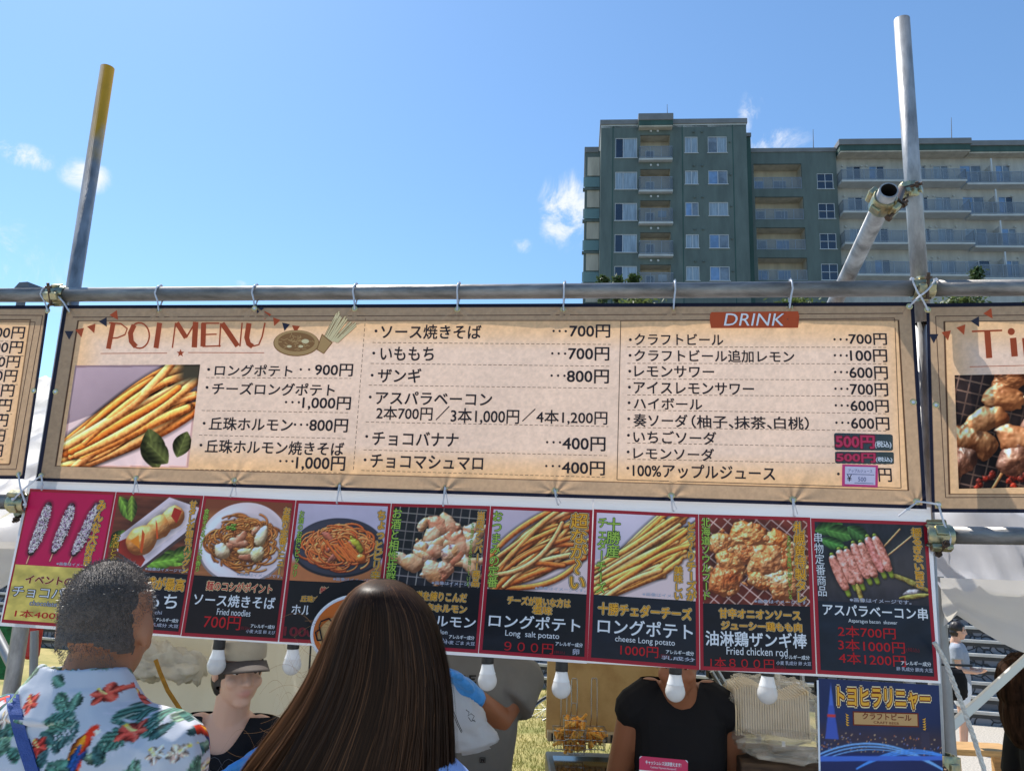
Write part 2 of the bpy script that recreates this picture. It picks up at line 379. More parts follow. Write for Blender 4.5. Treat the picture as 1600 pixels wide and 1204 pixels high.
def pic_fries(h, asp, bg, cols, dirn=1, n=26, r=.026, wavy=.05, tray=True, sd=1, cheese=False, x_from=-.1):
    random.seed(sd); p = Pic(h, asp, bg); p.seed = sd*100
    g = p.Y+.25*p.X; p.img *= (1.1-.28*g)[..., None]; p.mottle(.06, 3)
    if tray:
        p.poly([(-.1, .62), (asp*.62, .28), (asp*1.1, .5), (asp*1.1, 1.1), (-.1, 1.1)], (206, 202, 214)); p.poly([(-.1, .70), (asp*.45, .40), (asp*.47, .42), (-.1, .74)], (176, 172, 190))
    for k in range(n):
        q = random.random(); off = (q-.5)*.74
        x0 = x_from+random.uniform(0, .35); y0 = .92+off*.45-max(0, x0)*.45+random.uniform(-.05, .05)
        x1 = asp*random.uniform(.62, 1.05); y1 = .16+off*.95+(asp-x1)*.35+random.uniform(-.1, .1)
        dx, dy = x1-x0, y1-y0; b = random.uniform(-wavy, wavy)*1.6
        c = jit(random.choice(cols), .09)
        pts = bez((x0, y0), ((x0+x1)/2-dy*b, (y0+y1)/2+dx*b), (x1, y1), 18)
        pts[:, 1] += np.sin(np.linspace(0, random.uniform(3, 8), 18)+random.random()*6)*wavy*.14
        p.tube(pts, r*random.uniform(.8, 1.2), c, z=.02+.30*k/n+random.uniform(0, .1), spec=.16, taper=.2, shadow=.5, amb=.38, nz=.2)
    if cheese:
        for k in range(34):
            q = random.random(); x = random.uniform(.1, asp*.9); y = .86-(x/asp)*.6+random.uniform(-.28, .2)
            p.blob(x, y, random.uniform(.03, .1), random.uniform(.012, .03), -.5+random.uniform(-.3, .3), [(240, 176, 78), (228, 150, 50)], z=.2, rough=.25, bump=.2, spec=.5, shadow=.25)
    return p
def pic_noodles(h, asp, sd, table, plate, nood, dark_plate):
    random.seed(sd); p = Pic(h, asp, table); p.seed = sd*100
    if dark_plate:
        p.img[:] = np.array((172, 180, 214))/255; m = (p.Y > .72); p.mixm((p.Y-.70)*12, (176, 118, 78)); p.mottle(.06, 4)
    else:
        n = vnoise(p.h, p.w, 30, 3, sd, 3); p.img *= (.82+.36*n)[..., None]; p.mixm((.22-p.Y)*9, (120, 70, 50))
    cx, cy = asp*.5, .54; rx, ry = (asp*.50, .37) if dark_plate else (asp*.50, .52)
    d = p.ell(cx, cy+.03, rx*1.02, ry, [v*.6 for v in plate]); d = p.ell(cx, cy, rx, ry, plate)
    m = np.clip((1-d)*8, 0, 1); p.img *= (1-m*.0+m*(.16*(p.X-cx)/rx*-1))[..., None]
    p.ell(cx, cy-.0, rx*.76, ry*.72, [v*.90 for v in plate], soft=.05)
    if not dark_plate: p.ell(cx, cy, rx*.70, ry*.66, [min(255, v*.95) for v in plate], soft=.04)
    for k in range(300):
        a = random.random()*6.28; q = random.random()**.6; x = cx+math.cos(a)*q*rx*.64; y = cy+.01+math.sin(a)*q*ry*.58; L = random.uniform(.10, .30); b = random.random()*6.28
        p0 = (x-math.cos(b)*L, y-math.sin(b)*L*.6); p2 = (x+math.cos(b)*L, y+math.sin(b)*L*.6)
        rr_ = random.uniform(.05, .20); a0_ = random.random()*6.28; ext = random.uniform(1.2, 3.2); p.tube(np.array([(x+rr_*math.cos(a0_+ext*i/15), y+.62*rr_*math.sin(a0_+ext*i/15)) for i in range(16)]), random.uniform(.011, .016), jit(random.choice(nood), .12), z=(1-q)*.12+random.uniform(0, .05), spec=.3, amb=.4)
    if dark_plate: extra = [((150, 92, 80), (196, 120, 96)), ((196, 196, 60), (150, 168, 60))]
    else: extra = [((206, 214, 140), (236, 238, 206)), ((170, 112, 86), (214, 164, 134)), ((186, 120, 92), (220, 176, 150))]
    for k in range(11):
        a = random.random()*6.28; q = random.uniform(.1, .9); c = random.choice(extra)
        p.blob(cx+math.cos(a)*q*rx*.55, cy+math.sin(a)*q*ry*.52, random.uniform(.07, .14), random.uniform(.035, .06), random.uniform(-1, 1), c, z=.14, rough=.45, bump=.5, spec=.25)
    if not dark_plate:
        for k in range(10): p.blob(cx-.20+random.uniform(-.05, .05), .36+random.uniform(-.04, .04), .025, .018, 0, [(70, 130, 40), (120, 170, 60)], z=.3, bump=1)
        p.blob(cx-.28, .68, .12, .09, .6, [(226, 226, 190), (240, 240, 222)], z=.3, rough=.3, bump=.5)
        p.blob(cx+.24, .45, .08, .13, .2, [(216, 224, 170), (240, 242, 220)], z=.3, rough=.3, bump=.5); p.blob(cx+.2, .68, .09, .1, .2, [(216, 224, 170), (240, 242, 220)], z=.3, rough=.3, bump=.5)
    else:
        p.blob(cx+.32, .68, .07, .06, .2, [(226, 120, 50), (240, 150, 70)], z=.3, rough=.2, bump=.4, spec=.5)
        for k in range(14):
            x = cx+random.uniform(-.15, .2); p.tube(bez((x-.1, .45+random.uniform(0, .1)), (x, .6+random.uniform(-.1, .1)), (x+.15, .72), 12), .013, jit((222, 122, 60), .1), z=.3, spec=.35)
    return p
def mesh_net(p, col, s=.13, ang=.0, r=.006):
    ca, sa = math.cos(ang), math.sin(ang)
    for k in range(-14, 24):
        for dd in ((ca, sa), (-sa, ca)):
            o = np.array((-dd[1], dd[0]))*k*s+np.array((.3, .2)); a = o-np.array(dd)*3; b = o+np.array(dd)*3
            d = np.abs((p.X-a[0])*-dd[1]+(p.Y-a[1])*dd[0]); p.mixm((r-d)*p.h*.7+.5, jit(col, .1))
def pic_offal(h, asp, sd):
    random.seed(sd); p = Pic(h, asp, (38, 40, 52)); p.seed = sd*100; p.mottle(.5, 5); mesh_net(p, (170, 172, 178), .115, .05)
    p.img *= (.55+.6*p.ns(4))[..., None]
    for k in range(30):
        x = random.uniform(.08, asp-.12); y = random.uniform(.2, .80)
        p.blob(x, y, random.uniform(.11, .2), random.uniform(.07, .12), random.uniform(-1.2, 1.2), random.choice([[(234, 206, 176), (214, 164, 118)], [(240, 220, 196), (222, 172, 120), (110, 80, 100)], [(226, 190, 160), (196, 120, 90)]]), z=y*.2, rough=.45, bump=1.0, spec=.45)
    return p
def pic_karaage(h, asp, sd):
    random.seed(sd); p = Pic(h, asp, (104, 48, 40)); p.seed = sd*100; p.mottle(.35, 4); mesh_net(p, (214, 196, 196), .115, .7)
    for (x, y, r) in [(.2, .3, .15), (.55, .2, .2), (.85, .25, .17), (.3, .5, .17), (.72, .5, .22), (1.0, .5, .15), (.25, .74, .2), (.62, .72, .12), (.88, .75, .2), (.5, .42, .16), (1.0, .35, .13)]:
        x = x*asp/1.18
        p.blob(x, y, r*1.05, r*.85, random.uniform(-1, 1), random.choice([[(216, 126, 58), (240, 182, 120)], [(186, 96, 46), (226, 160, 100)], [(214, 140, 80), (240, 200, 156)]]), z=y*.25, rough=.4, bsc=9, bump=1.3, spec=.4)
        for k in range(12): p.blob(x+random.gauss(0, r*.5), y+random.gauss(0, r*.4), r*random.uniform(.12, .3), r*random.uniform(.1, .24), random.random()*3, random.choice([[(238, 196, 146), (220, 150, 90)], [(200, 110, 56), (226, 160, 104)]]), z=y*.25+.1, rough=.45, bump=1, spec=.45, shadow=.3)
    return p
def pic_mochi(h, asp, sd):
    random.seed(sd); p = Pic(h, asp, (96, 56, 44)); p.seed = sd*100; n = vnoise(p.h, p.w, 16, 3, sd, 3); p.img *= (.6+.8*n)[..., None]
    for a in [(.02, .02, .4, .09, .9), (.2, .0, .35, .08, 1.4), (.75, .72, .4, .1, .4), (.9, .8, .4, .11, -.3), (.0, .7, .3, .1, -.9), (.55, .9, .5, .11, -.2)]: p.leaf(*a, jit((96, 140, 56), .2))
    A = asp
    p.poly([(A*.10, .62), (A*.64, .03), (A*1.0, .16), (A*.97, .42), (A*.42, 1.0), (A*.12, .78)], (70, 60, 66)); p.poly([(A*.08, .56), (A*.62, 0), (A*1.0, .12), (A*.97, .36), (A*.42, .95), (A*.1, .74)], (206, 210, 232))
    p.poly([(A*.16, .56), (A*.62, .09), (A*.9, .16), (A*.9, .34), (A*.41, .84), (A*.18, .7)], (226, 228, 244)); p.poly([(A*.1, .62), (A*.24, .54), (A*.46, .84), (A*.42, .94), (A*.12, .76)], (150, 48, 40))
    for (x, y, r) in [(.70, .27, .155), (.56, .40, .165), (.38, .58, .2)]: p.blob(A*x, y, r*1.15, r, -.5, [(240, 192, 124), (222, 150, 76), (250, 222, 170)], z=.1+y*.2, rough=.12, bsc=7, bump=.35, spec=.35)
    p.poly([(A*.70, .13), (A*.80, .17), (A*.76, .34), (A*.68, .25)], (160, 44, 36)); p.poly([(A*.36, .44), (A*.40, .5), (A*.41, .76), (A*.38, .74)], (186, 80, 34)); p.poly([(A*.24, .6), (A*.33, .52), (A*.37, .7)], (232, 138, 40)); p.poly([(A*.50, .3), (A*.53, .36), (A*.57, .55), (A*.55, .56)], (196, 84, 40))
    return p
def pic_banana(h, asp, sd):
    random.seed(sd); p = Pic(h, asp, (172, 14, 84)); p.seed = sd*100; p.mottle(.05, 2)
    for (x0, y0, x1, y1) in [(.24*asp, .18, .15*asp, .82), (.52*asp, .18, .42*asp, .78), (.82*asp, .16, .66*asp, .8)]:
        d = np.array((x1-x0, y1-y0)); p.tube([(x1, y1), (x1+d[0]*.25, y1+d[1]*.25)], .012, (226, 170, 150), z=-.1); p.tube(bez((x0, y0), ((x0+x1)/2+.03, .5), (x1, y1), 14), .078, (56, 32, 48), z=.1, spec=.2, taper=.35)
        for k in range(430):
            t = random.random(); q = random.uniform(-1, 1); w = .078*math.sqrt(max(.05, 1-abs(2*t-1)**4)); x = x0+(x1-x0)*t+.03*4*t*(1-t)*.5+q*w; y = y0+(y1-y0)*t+random.uniform(-.02, .02); a = random.random()*6.28; L = random.uniform(.008, .017)
            p.tube([(x-math.cos(a)*L, y-math.sin(a)*L), (x+math.cos(a)*L, y+math.sin(a)*L)], .0042, jit(random.choice([(240, 238, 248), (226, 222, 240), (250, 250, 252), (170, 140, 196)]), .05), z=.3+random.random()*.05, spec=0, shadow=.3, nz=0, amb=.8)
    return p
def pic_asparagus(h, asp, sd):
    random.seed(sd); p = Pic(h, asp, (34, 38, 50)); p.seed = sd*100; A = asp; n = vnoise(p.h, p.w, 4, 14, sd, 4); p.img *= (.55+.9*n)[..., None]
    p.mixm(np.clip((p.X/A*.6+p.Y-.55)*3, 0, 1)*np.clip((1.1-p.Y)*3, 0, 1)*.5, (92, 88, 92))
    for a in [(.0, .12, .35, .1, -.3), (.1, .1, .35, .11, .2), (.3, .05, .3, .1, .6), (.05, .22, .3, .08, .3)]: p.leaf(a[0]*A, *a[1:], jit((58, 104, 52), .2))
    p.tube([(A*.3, .75), (A*.78, .06)], .011, (196, 160, 110)); p.tube([(A*.45, .62), (A*.92, .1)], .011, (206, 170, 120))
    for k, (x0, y0, x1, y1) in enumerate([(.66, .62, .92, .74), (.74, .92, 1.0, .86), (.8, .7, 1.02, .82)]): p.tube([(x0*A, y0), (x1*A, y1)], .03, (150, 150, 80), z=.1, nz=.4, taper=.6)
    for k in range(7):
        t = k/6; cx = A*(.16+.40*t); cy = .60-.26*t+(.0 if k % 2 else .03); p.tube([(cx-.02, cy-.22), (cx+.16, cy+.28)], .035, (134, 168, 60), z=.15, taper=.2)
        p.tube([(cx-.01, cy-.17), (cx+.12, cy+.18)], .062, jit(random.choice([(206, 140, 138), (222, 160, 150), (190, 116, 116)]), .06), z=.2, nz=.5, spec=.35, taper=.25)
    p.tube([(A*.36, .78), (A*.40, .98)], .03, (170, 164, 84), z=.3, nz=.4, taper=.5); p.blob(A*.86, .86, .12, .06, 0, [(200, 204, 214), (60, 62, 70)], z=.05)
    return p
def pic_skewer(h, asp, sd):
    random.seed(sd); p = Pic(h, asp, (52, 46, 48)); p.seed = sd*100; p.mottle(.5, 4); mesh_net(p, (120, 104, 96), .1, .25); p.img *= (.5+.7*p.ns(3))[..., None]
    for k in range(40): p.blob(random.random()*asp, random.uniform(.8, 1), .03, .03, 0, [(70, 40, 36), (190, 60, 40)], z=-.5)
    for b in range(6):
        bx = -.12+b*.40; dx = .60; p.tube([(bx, 1.02), (bx+dx*1.0, .05)], .014, (206, 160, 106), z=.0)
        for k in range(5):
            t = .26+k*.19; x = bx+dx*t; y = 1.02-.97*t; p.blob(x+random.uniform(-.03, .03), y, random.uniform(.16, .21), random.uniform(.10, .135), random.uniform(-.9, .5), random.choice([[(204, 158, 108), (140, 92, 56), (60, 44, 38)], [(220, 186, 144), (150, 100, 62), (50, 38, 34)], [(176, 142, 120), (96, 70, 60), (40, 32, 32)]]), z=.1+y*.1, rough=.42, bump=1.5, spec=.55)
    return p
def pic_night(h, asp, sd):
    random.seed(sd); p = Pic(h, asp, (30, 46, 92)); p.seed = sd*100; g = p.Y
    p.img = p.img*(1.1-.5*g)[..., None]; p.mottle(.25, 3); p.mixm(np.clip((p.Y-.22)*9, 0, 1)*np.clip((.42-p.Y)*9, 0, 1)*.8, (66, 50, 58))
    for k in range(150):
        y = random.uniform(.30, .405); x = random.random()*asp; p.ell(x, y, .0024, .003, random.choice([(255, 190, 90), (240, 140, 70), (255, 230, 170), (120, 160, 255)]))
    for (x, w, y0) in [(.05, .03, .25), (.6, .05, .27), (.74, .03, .24), (.86, .05, .26)]: p.poly([(x, y0), (x+w, y0), (x+w, .36), (x, .36)], (52, 52, 78))
    p.poly([(.055, .2), (.075, .02), (.095, .2)], (70, 110, 210)); p.poly([(.035, .34), (.06, .15), (.09, .15), (.115, .34)], (60, 90, 190)); p.poly([(.05, .2), (.1, .2), (.1, .215), (.05, .215)], (190, 60, 60))
    p.img[:, :] = np.where((p.Y > .41)[..., None], p.img*.5+np.array((14, 34, 110))/255*.5, p.img)
    for k in range(3): p.line(bez((-.02, .44+.02*k), (asp*.5, .24+.02*k), (asp*1.05, .5), 30), .005-.001*k, (110, 180, 255)); p.line(bez((asp*.3, .50), (asp*.7, .30+.02*k), (asp*1.1, .42), 30), .004, (70, 150, 255))
    p.poly([(0, .44), (asp, .40), (asp, .425), (0, .47)], (60, 110, 220)); return p
# ------------------------------------------------------------------ ground, terraces
def FP(u, w, z): return FO + FE*u + FN*w + FZ*z
ground_m = mat('dry ground', rgb(116, 118, 116)[:3], .95, var=.3, vscale=.5, bump=.3, bscale=30)
bm = MB(); n = 9
bm.add([(-900, -300, -.01), (900, -300, -.01), (900, 1500, -.01), (-900, 1500, -.01)], [(0, 1, 2, 3)])
struct(bm.build('ground', [ground_m]))
lawn_m = mat('worn lawn', rgb(172, 156, 98)[:3], .95, col2=rgb(116, 118, 56)[:3], vscale=2.2, bump=.6, bscale=60, cut=(.42, .72), detail=8)
# terrace frame: base line from (1540,1133) to (830,1071)
TA = gnd(1545, 1133); TB = gnd(820, 1073)
te = (TA-TB); te[2] = 0; te /= np.linalg.norm(te); tn = np.array([-te[1], te[0], 0])
def TP(s, d, z): return TA + te*s + tn*d + FZ*(z-TA[2])
lw = MB(); lw.add([FP(-12, -.05, 0), FP(2.9, -.05, 0), TP(-1.6, -.02, 0), TP(-16, -.02, 0)], [(0, 1, 2, 3)]); struct(lw.build('lawn', [lawn_m]))
pave_m = mat('gravel paving', rgb(176, 168, 156)[:3], .9, var=.35, vscale=60, bump=.5, bscale=120, detail=6)
pv = MB(); pv.add([FP(2.9, -.05, .004), FP(14, -.05, .004), TP(9, -.02, .004), TP(-1.6, -.02, .004)], [(0, 1, 2, 3)]); struct(pv.build('paved_path', [pave_m]))
unseen_walk_m = mat('unseen pale bounce walk', (.42, .40, .37), .9, var=.25, vscale=50, bump=.3, bscale=150)  # out of view; made pale to bounce warm fill onto banners and posters
wk = MB(); wk.box(FO+FN*-4.2+FZ*.12, 60, 8, .24, ax=[FE, FN, FZ]); struct(wk.build('unseen_walkway', [unseen_walk_m]))
kb = MB(); kb.box(FO+FN*-.13+FZ*.125, 60, .14, .25, ax=[FE, FN, FZ], bev=.015); struct(kb.build('kerb', [mat('kerb concrete', rgb(165, 162, 155)[:3], .85, var=.15, vscale=6, bump=.2)]))
# grass blades
gr = MB(); V = []; Fc = []
for k in range(30000):
    x = random.uniform(470, 1200); y = 1076+150*random.random()**1.3; p = gnd(x, y); a = random.random()*6.28; h = random.uniform(.015, .05); wd = .004
    d = np.array([math.cos(a), math.sin(a), 0])*wd; q = np.array([random.gauss(0, .4), random.gauss(0, .4), 1])*h
    V += [p-d, p+d, p+q]; Fc.append((len(V)-3, len(V)-2, len(V)-1))
gr.add(V, Fc); o = gr.build('grass', [mat('grass blades', rgb(168, 156, 90)[:3], .8, col2=rgb(104, 116, 50)[:3], vscale=3, trans=.3)])
o['kind'] = 'stuff'
stone_m = bpy.data.materials.new('rubble stone'); stone_m.use_nodes = True
def rubble(m):
    nt = m.node_tree; N = nt.nodes.new; L = nt.links.new; b = nt.nodes['Principled BSDF']; tc = N('ShaderNodeTexCoord')
    nz = N('ShaderNodeTexNoise'); nz.inputs['Scale'].default_value = 3; L(tc.outputs['Object'], nz.inputs['Vector'])
    ad = N('ShaderNodeMixRGB'); ad.blend_type = 'LINEAR_LIGHT'; ad.inputs[0].default_value = .16; L(tc.outputs['Object'], ad.inputs[1]); L(nz.outputs['Color'], ad.inputs[2])
    v = N('ShaderNodeTexVoronoi'); v.feature = 'DISTANCE_TO_EDGE'; v.inputs['Scale'].default_value = 7.5; L(ad.outputs[0], v.inputs['Vector'])
    v2 = N('ShaderNodeTexVoronoi'); v2.inputs['Scale'].default_value = 7.5; L(ad.outputs[0], v2.inputs['Vector'])
    r = N('ShaderNodeMapRange'); r.inputs[1].default_value = .02; r.inputs[2].default_value = .07; L(v.outputs['Distance'], r.inputs[0])
    hs = N('ShaderNodeMapRange'); hs.inputs[3].default_value = .10; hs.inputs[4].default_value = .27; L(v2.outputs['Color'], hs.inputs[0])
    cb = N('ShaderNodeCombineColor'); L(hs.outputs[0], cb.inputs[0]); L(hs.outputs[0], cb.inputs[1])
    mm = N('ShaderNodeMath'); mm.operation = 'MULTIPLY'; mm.inputs[1].default_value = 1.1; L(hs.outputs[0], mm.inputs[0]); L(mm.outputs[0], cb.inputs[2])
    mx = N('ShaderNodeMixRGB'); mx.inputs[1].default_value = (.05, .05, .052, 1); L(r.outputs[0], mx.inputs[0]); L(cb.outputs[0], mx.inputs[2]); L(mx.outputs[0], b.inputs['Base Color'])
    bp = N('ShaderNodeBump'); bp.inputs['Distance'].default_value = .03; L(r.outputs[0], bp.inputs['Height']); L(bp.outputs[0], b.inputs['Normal']); b.inputs['Roughness'].default_value = .85
rubble(stone_m)
tread_m = mat('terrace tread', rgb(196, 192, 184)[:3], .85, var=.12, vscale=5, bump=.2)
tr = thing('stone_terrace', 'stepped terrace of dark rubble stone risers with pale concrete treads behind the stalls', 'terrace', TP(-4, 0, 0))
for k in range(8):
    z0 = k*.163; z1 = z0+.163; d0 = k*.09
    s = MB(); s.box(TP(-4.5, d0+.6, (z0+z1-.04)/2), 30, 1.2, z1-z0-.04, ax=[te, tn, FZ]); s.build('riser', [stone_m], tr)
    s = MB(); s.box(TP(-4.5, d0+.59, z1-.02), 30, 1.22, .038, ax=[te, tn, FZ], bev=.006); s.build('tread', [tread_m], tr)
    s = MB(); s.box(TP(-4.5, d0-.002, z1-.062), 30, .012, .042, ax=[te, tn, FZ]); s.build('tread_shadow', [mat('painted tread shadow', (.05, .048, .046), .85, var=.2, vscale=4)], tr)  # dark strip painted to stand for the shadow under the tread edge
bk = MB(); bk.box(TP(-4.5, 8.6, .62), 30, 14, 1.2, ax=[te, tn, FZ]); struct(bk.build('terrace_ground', [mat('upper lawn', rgb(110, 118, 62)[:3], .95, var=.3, vscale=3)]))

# ------------------------------------------------------------------ apartment block
BY = R(-5.0); BE = np.array([math.cos(BY), math.sin(BY), 0]); BN = np.array([-math.sin(BY), math.cos(BY), 0]); BO = np.array([0, 74.0, 0])
def PB(x, y, w=0.0):
    d = ray(x, y); t = (BO@BN+w-CAM@BN)/(d@BN); return CAM+d*t
def bu(x, y=310, w=0.0): return float((PB(x, y, w)-BO)@BE)
def bz(y, x=1060, w=0.0): return float(PB(x, y, w)[2])
def BP(u, z, w=0.0): return BO+BE*u+BN*w+FZ*z
BAX = [BE, BN, FZ]
def panel_mat(name, c, var=.15):
    return mat(name, c, .8, var=var, vscale=1.3, bump=.12, bscale=2.0, detail=8, stretch=(1, 1, .22))
green_m = panel_mat('green cladding', (.128, .158, .142)); grey_m = panel_mat('grey white render', rgb(184, 181, 175)[:3]); beige_m = panel_mat('beige render', rgb(196, 186, 168)[:3])
cap_m = mat('metal coping', rgb(128, 126, 124)[:3], .5, var=.1, vscale=1); dkgreen_m = panel_mat('dark green fascia', (.05, .10, .085))
frame_m = mat('white window frame', rgb(206, 208, 210)[:3], .4); rail_m = mat('balcony rail', rgb(150, 156, 162)[:3], .4, metal=.3)
railp_m = mat('rail mesh panel', rgb(120, 128, 138)[:3], .4, alpha=.55)
slab_m = mat('balcony slab', rgb(196, 196, 192)[:3], .8, var=.08, vscale=1)
glass_ms = [mat('pane sky blue', rgb(120, 150, 190)[:3], .06, var=.25, vscale=.8, spec=.8), mat('pane curtain', rgb(150, 164, 176)[:3], .12, var=.25, vscale=2.5, stretch=(3, 1, .2), spec=.8), mat('pane dark', rgb(34, 44, 62)[:3], .05, var=.3, vscale=1, spec=.9), mat('pane grey', rgb(120, 130, 142)[:3], .08, var=.3, vscale=1.2, spec=.8)]
glass_green = mat('green glass', (.22, .34, .32), .1, alpha=.7, spec=.7)
dark_m = mat('dark recess', (.03, .03, .032), .8)
APT = thing('apartment_building', 'green and grey apartment block with rows of balconies rising behind the menu banner', 'building', BP(bu(1250), 0, 8))
def wall(name, u0, u1, z0, z1, w, holes, m, thick=.5, depth=12):
    """facade with real openings; holes (u0,u1,z0,z1)"""
    us = sorted(set([u0, u1]+[h[i] for h in holes for i in (0, 1) if u0 < h[i] < u1])); zs = sorted(set([z0, z1]+[h[i] for h in holes for i in (2, 3) if z0 < h[i] < z1]))
    b = MB()
    for a, c in zip(us, us[1:]):
        for d, e in zip(zs, zs[1:]):
            cu, cz = (a+c)/2, (d+e)/2
            if any(h[0] < cu < h[1] and h[2] < cz < h[3] for h in holes): continue
            b.add([BP(a, d, w), BP(c, d, w), BP(c, e, w), BP(a, e, w)], [(0, 1, 2, 3)])
    for h in holes:
        q = [(h[0], h[2]), (h[1], h[2]), (h[1], h[3]), (h[0], h[3])]
        for i in range(4):
            p, r = q[i], q[(i+1) % 4]; b.add([BP(*p, w), BP(*r, w), BP(*r, w+thick), BP(*p, w+thick)], [(0, 1, 2, 3)])
    # sides, back, top
    for (p, r) in [((u0, w), (u0, w+depth)), ((u1, w+depth), (u1, w)), ((u0, w+depth), (u1, w+depth))]:
        b.add([BP(p[0], z0, p[1]), BP(r[0], z0, r[1]), BP(r[0], z1, r[1]), BP(p[0], z1, p[1])], [(0, 1, 2, 3)])
    b.add([BP(u0, z1, w), BP(u1, z1, w), BP(u1, z1, w+depth), BP(u0, z1, w+depth)], [(0, 1, 2, 3)])
    return b.build(name, [m], APT)
def bbox(name, u0, u1, z0, z1, w0, w1, m, par, bev=0):
    b = MB(); b.box(BP((u0+u1)/2, (z0+z1)/2, (w0+w1)/2), u1-u0, w1-w0, z1-z0, ax=BAX, bev=bev); return b.build(name, [m], par)
def window(u0, u1, z0, z1, w, cols, rows=1, gl=None, split=None):
    f = MB(); t = .055; W = w+.10
    f.box(BP((u0+u1)/2, z0+t/2, W), u1-u0, .14, t, ax=BAX); f.box(BP((u0+u1)/2, z1-t/2, W), u1-u0, .14, t, ax=BAX)
    xs = split or [u0+(u1-u0)*i/cols for i in range(cols+1)]
    for i, x in enumerate(xs): f.box(BP(min(max(x, u0+t/2), u1-t/2), (z0+z1)/2, W-.003), t, .13, z1-z0-2*t, ax=BAX)
    for r in range(1, rows): f.box(BP((u0+u1)/2, z0+(z1-z0)*r/rows, W-.006), u1-u0-2*t, .12, t, ax=BAX)
    f.box(BP((u0+u1)/2, z0-.03, w-.03), u1-u0+.16, .12, .06, ax=BAX)
    fo = f.build('window', [frame_m], APT)
    for i in range(len(xs)-1):
        g = MB(); a, c = xs[i]+.02, xs[i+1]-.02; tilt = random.uniform(-.012, .012)
        g.add([BP(a, z0+.02, W+tilt), BP(c, z0+.02, W-tilt), BP(c, z1-.02, W-tilt+.004), BP(a, z1-.02, W+tilt)], [(0, 1, 2, 3)])
        g.build('pane', [gl[i % len(gl)] if gl else random.choice(glass_ms)], fo)
def balcony(u0, u1, ztop_slab, zrail, w0, w1, slab_t=.22, side=False, posts=6, panel=None):
    s = MB(); s.box(BP((u0+u1)/2, ztop_slab-slab_t/2, (w0+w1)/2), u1-u0, w1-w0, slab_t, ax=BAX, bev=.02); so_ = s.build('balcony', [slab_m], APT)
    r = MB(); z0 = ztop_slab+.06
    def run(a, b):
        a = np.array(a); b = np.array(b); L = np.linalg.norm(b-a); d = (b-a)/L; q = np.cross(FZ, d)
        for z in (zrail-.03, z0+.03): r.box((a+b)/2+FZ*z, L, .05, .05, ax=[d, q, FZ])
        k = max(2, int(L/1.05)+1)
        for i in range(k): r.box(a+(b-a)*i/(k-1)+FZ*(z0+zrail)/2, .045, .045, zrail-z0, ax=[d, q, FZ])
        r.add([a+FZ*(z0+.05), b+FZ*(z0+.05), b+FZ*(zrail-.06), a+FZ*(zrail-.06)], [(0, 1, 2, 3)], 1)
    A = BO+BE*(u0+.04)+BN*(w0+.04); B = BO+BE*(u1-.04)+BN*(w0+.04); Cc = BO+BE*(u0+.04)+BN*w1; D = BO+BE*(u1-.04)+BN*w1
    run(A, B)
    if side: run(Cc, A); run(B, D)
    r.build('railing', [rail_m, panel or railp_m], so_)
# --- tower
u0, u1 = bu(938), bu(1169); zt = bz(196); holes = []; wins = []
RW = [(215, 246), (268, 295.5), (317, 344.5), (366, 394.5), (416, 444)]; R3 = [(214, 239), (266.7, 288), (316, 337), (366, 387.5), (416, 438)]
for (a, c) in RW: holes.append((bu(961), bu(995.3), bz(c), bz(a))); wins.append((holes[-1], 'l'))
for (a, c) in R3: holes.append((bu(1071), bu(1091.2), bz(c), bz(a))); wins.append((holes[-1], 'm')); holes.append((bu(1107.5), bu(1137.5), bz(c), bz(a))); wins.append((holes[-1], 'r'))
RB = [(210.5, 232, 251), (264, 279.5, 300.5), (313, 328.6, 350), (363, 379, 400.5), (413.5, 428.5, 451)]
for (a, r_, c) in RB: holes.append((bu(1000.5), bu(1047.5), bz(c), bz(a)))
zlo = 0
wall('tower_wall', u0, u1, zlo, zt, 0, holes, green_m, thick=.18)
for (h, k) in wins:
    L_ = h[1]-h[0]
    if k == 'l': window(*h, 0, 2, gl=random.choice([[glass_ms[3], glass_ms[1]], [glass_ms[2], glass_ms[1]], [glass_ms[1], glass_ms[1]], [glass_ms[3], glass_ms[0]]]), split=[h[0], h[0]+L_*.36, h[1]])
    else: window(*h, 0, 2, gl=random.choice([[glass_ms[0], glass_ms[3]], [glass_ms[1], glass_ms[1]], [glass_ms[3], glass_ms[1]]]))
for (a, r_, c) in RB:
    ua, ub = bu(1000.5), bu(1047.5); za, zb = bz(c), bz(a)
    bbox('recess_wall', ua-.05, ub+.05, za-.05, zb+.05, 1.5, 1.6, beige_m, APT)
    rv = MB()
    for (p, q) in [((ua, za), (ua, zb)), ((ub, za), (ub, zb)), ((ua, zb), (ub, zb))]: rv.add([BP(*p, .18), BP(*q, .18), BP(*q, 1.5), BP(*p, 1.5)], [(0, 1, 2, 3)])
    rv.build('recess_lining', [beige_m], APT)
    dm = MB(); dc = bu(1017.5); dm.box(BP(dc, za+.95, 1.46), .95, .07, 1.9, ax=BAX); do = dm.build('door', [frame_m], APT); g = MB(); g.box(BP(dc, za+1.0, 1.41), .7, .04, 1.6, ax=BAX); g.build('pane', [glass_ms[2] if random.random() < .6 else glass_ms[3]], do)
    balcony(bu(997.5), bu(1050.5), za+.05, bz(r_), -.55, 1.45, side=True)
    if a in (264, 363, 210.5): bbox('air_conditioner', bu(1034), bu(1045), za+.08, za+.72, .75, 1.05, slab_m, APT, .03)
    if a in (313, 413.5): bbox('laundry', bu(1029), bu(1042), za+.95, za+1.65, .5, .54, glass_ms[1] if a == 313 else frame_m, APT, .01)
    vt = MB()
    for x in (1017, 1028): vt.ell(BP(bu(x), zb+.42, -.06), (.13, .1, .13), n=8)
    vt.build('vent_cowl', [frame_m], APT)
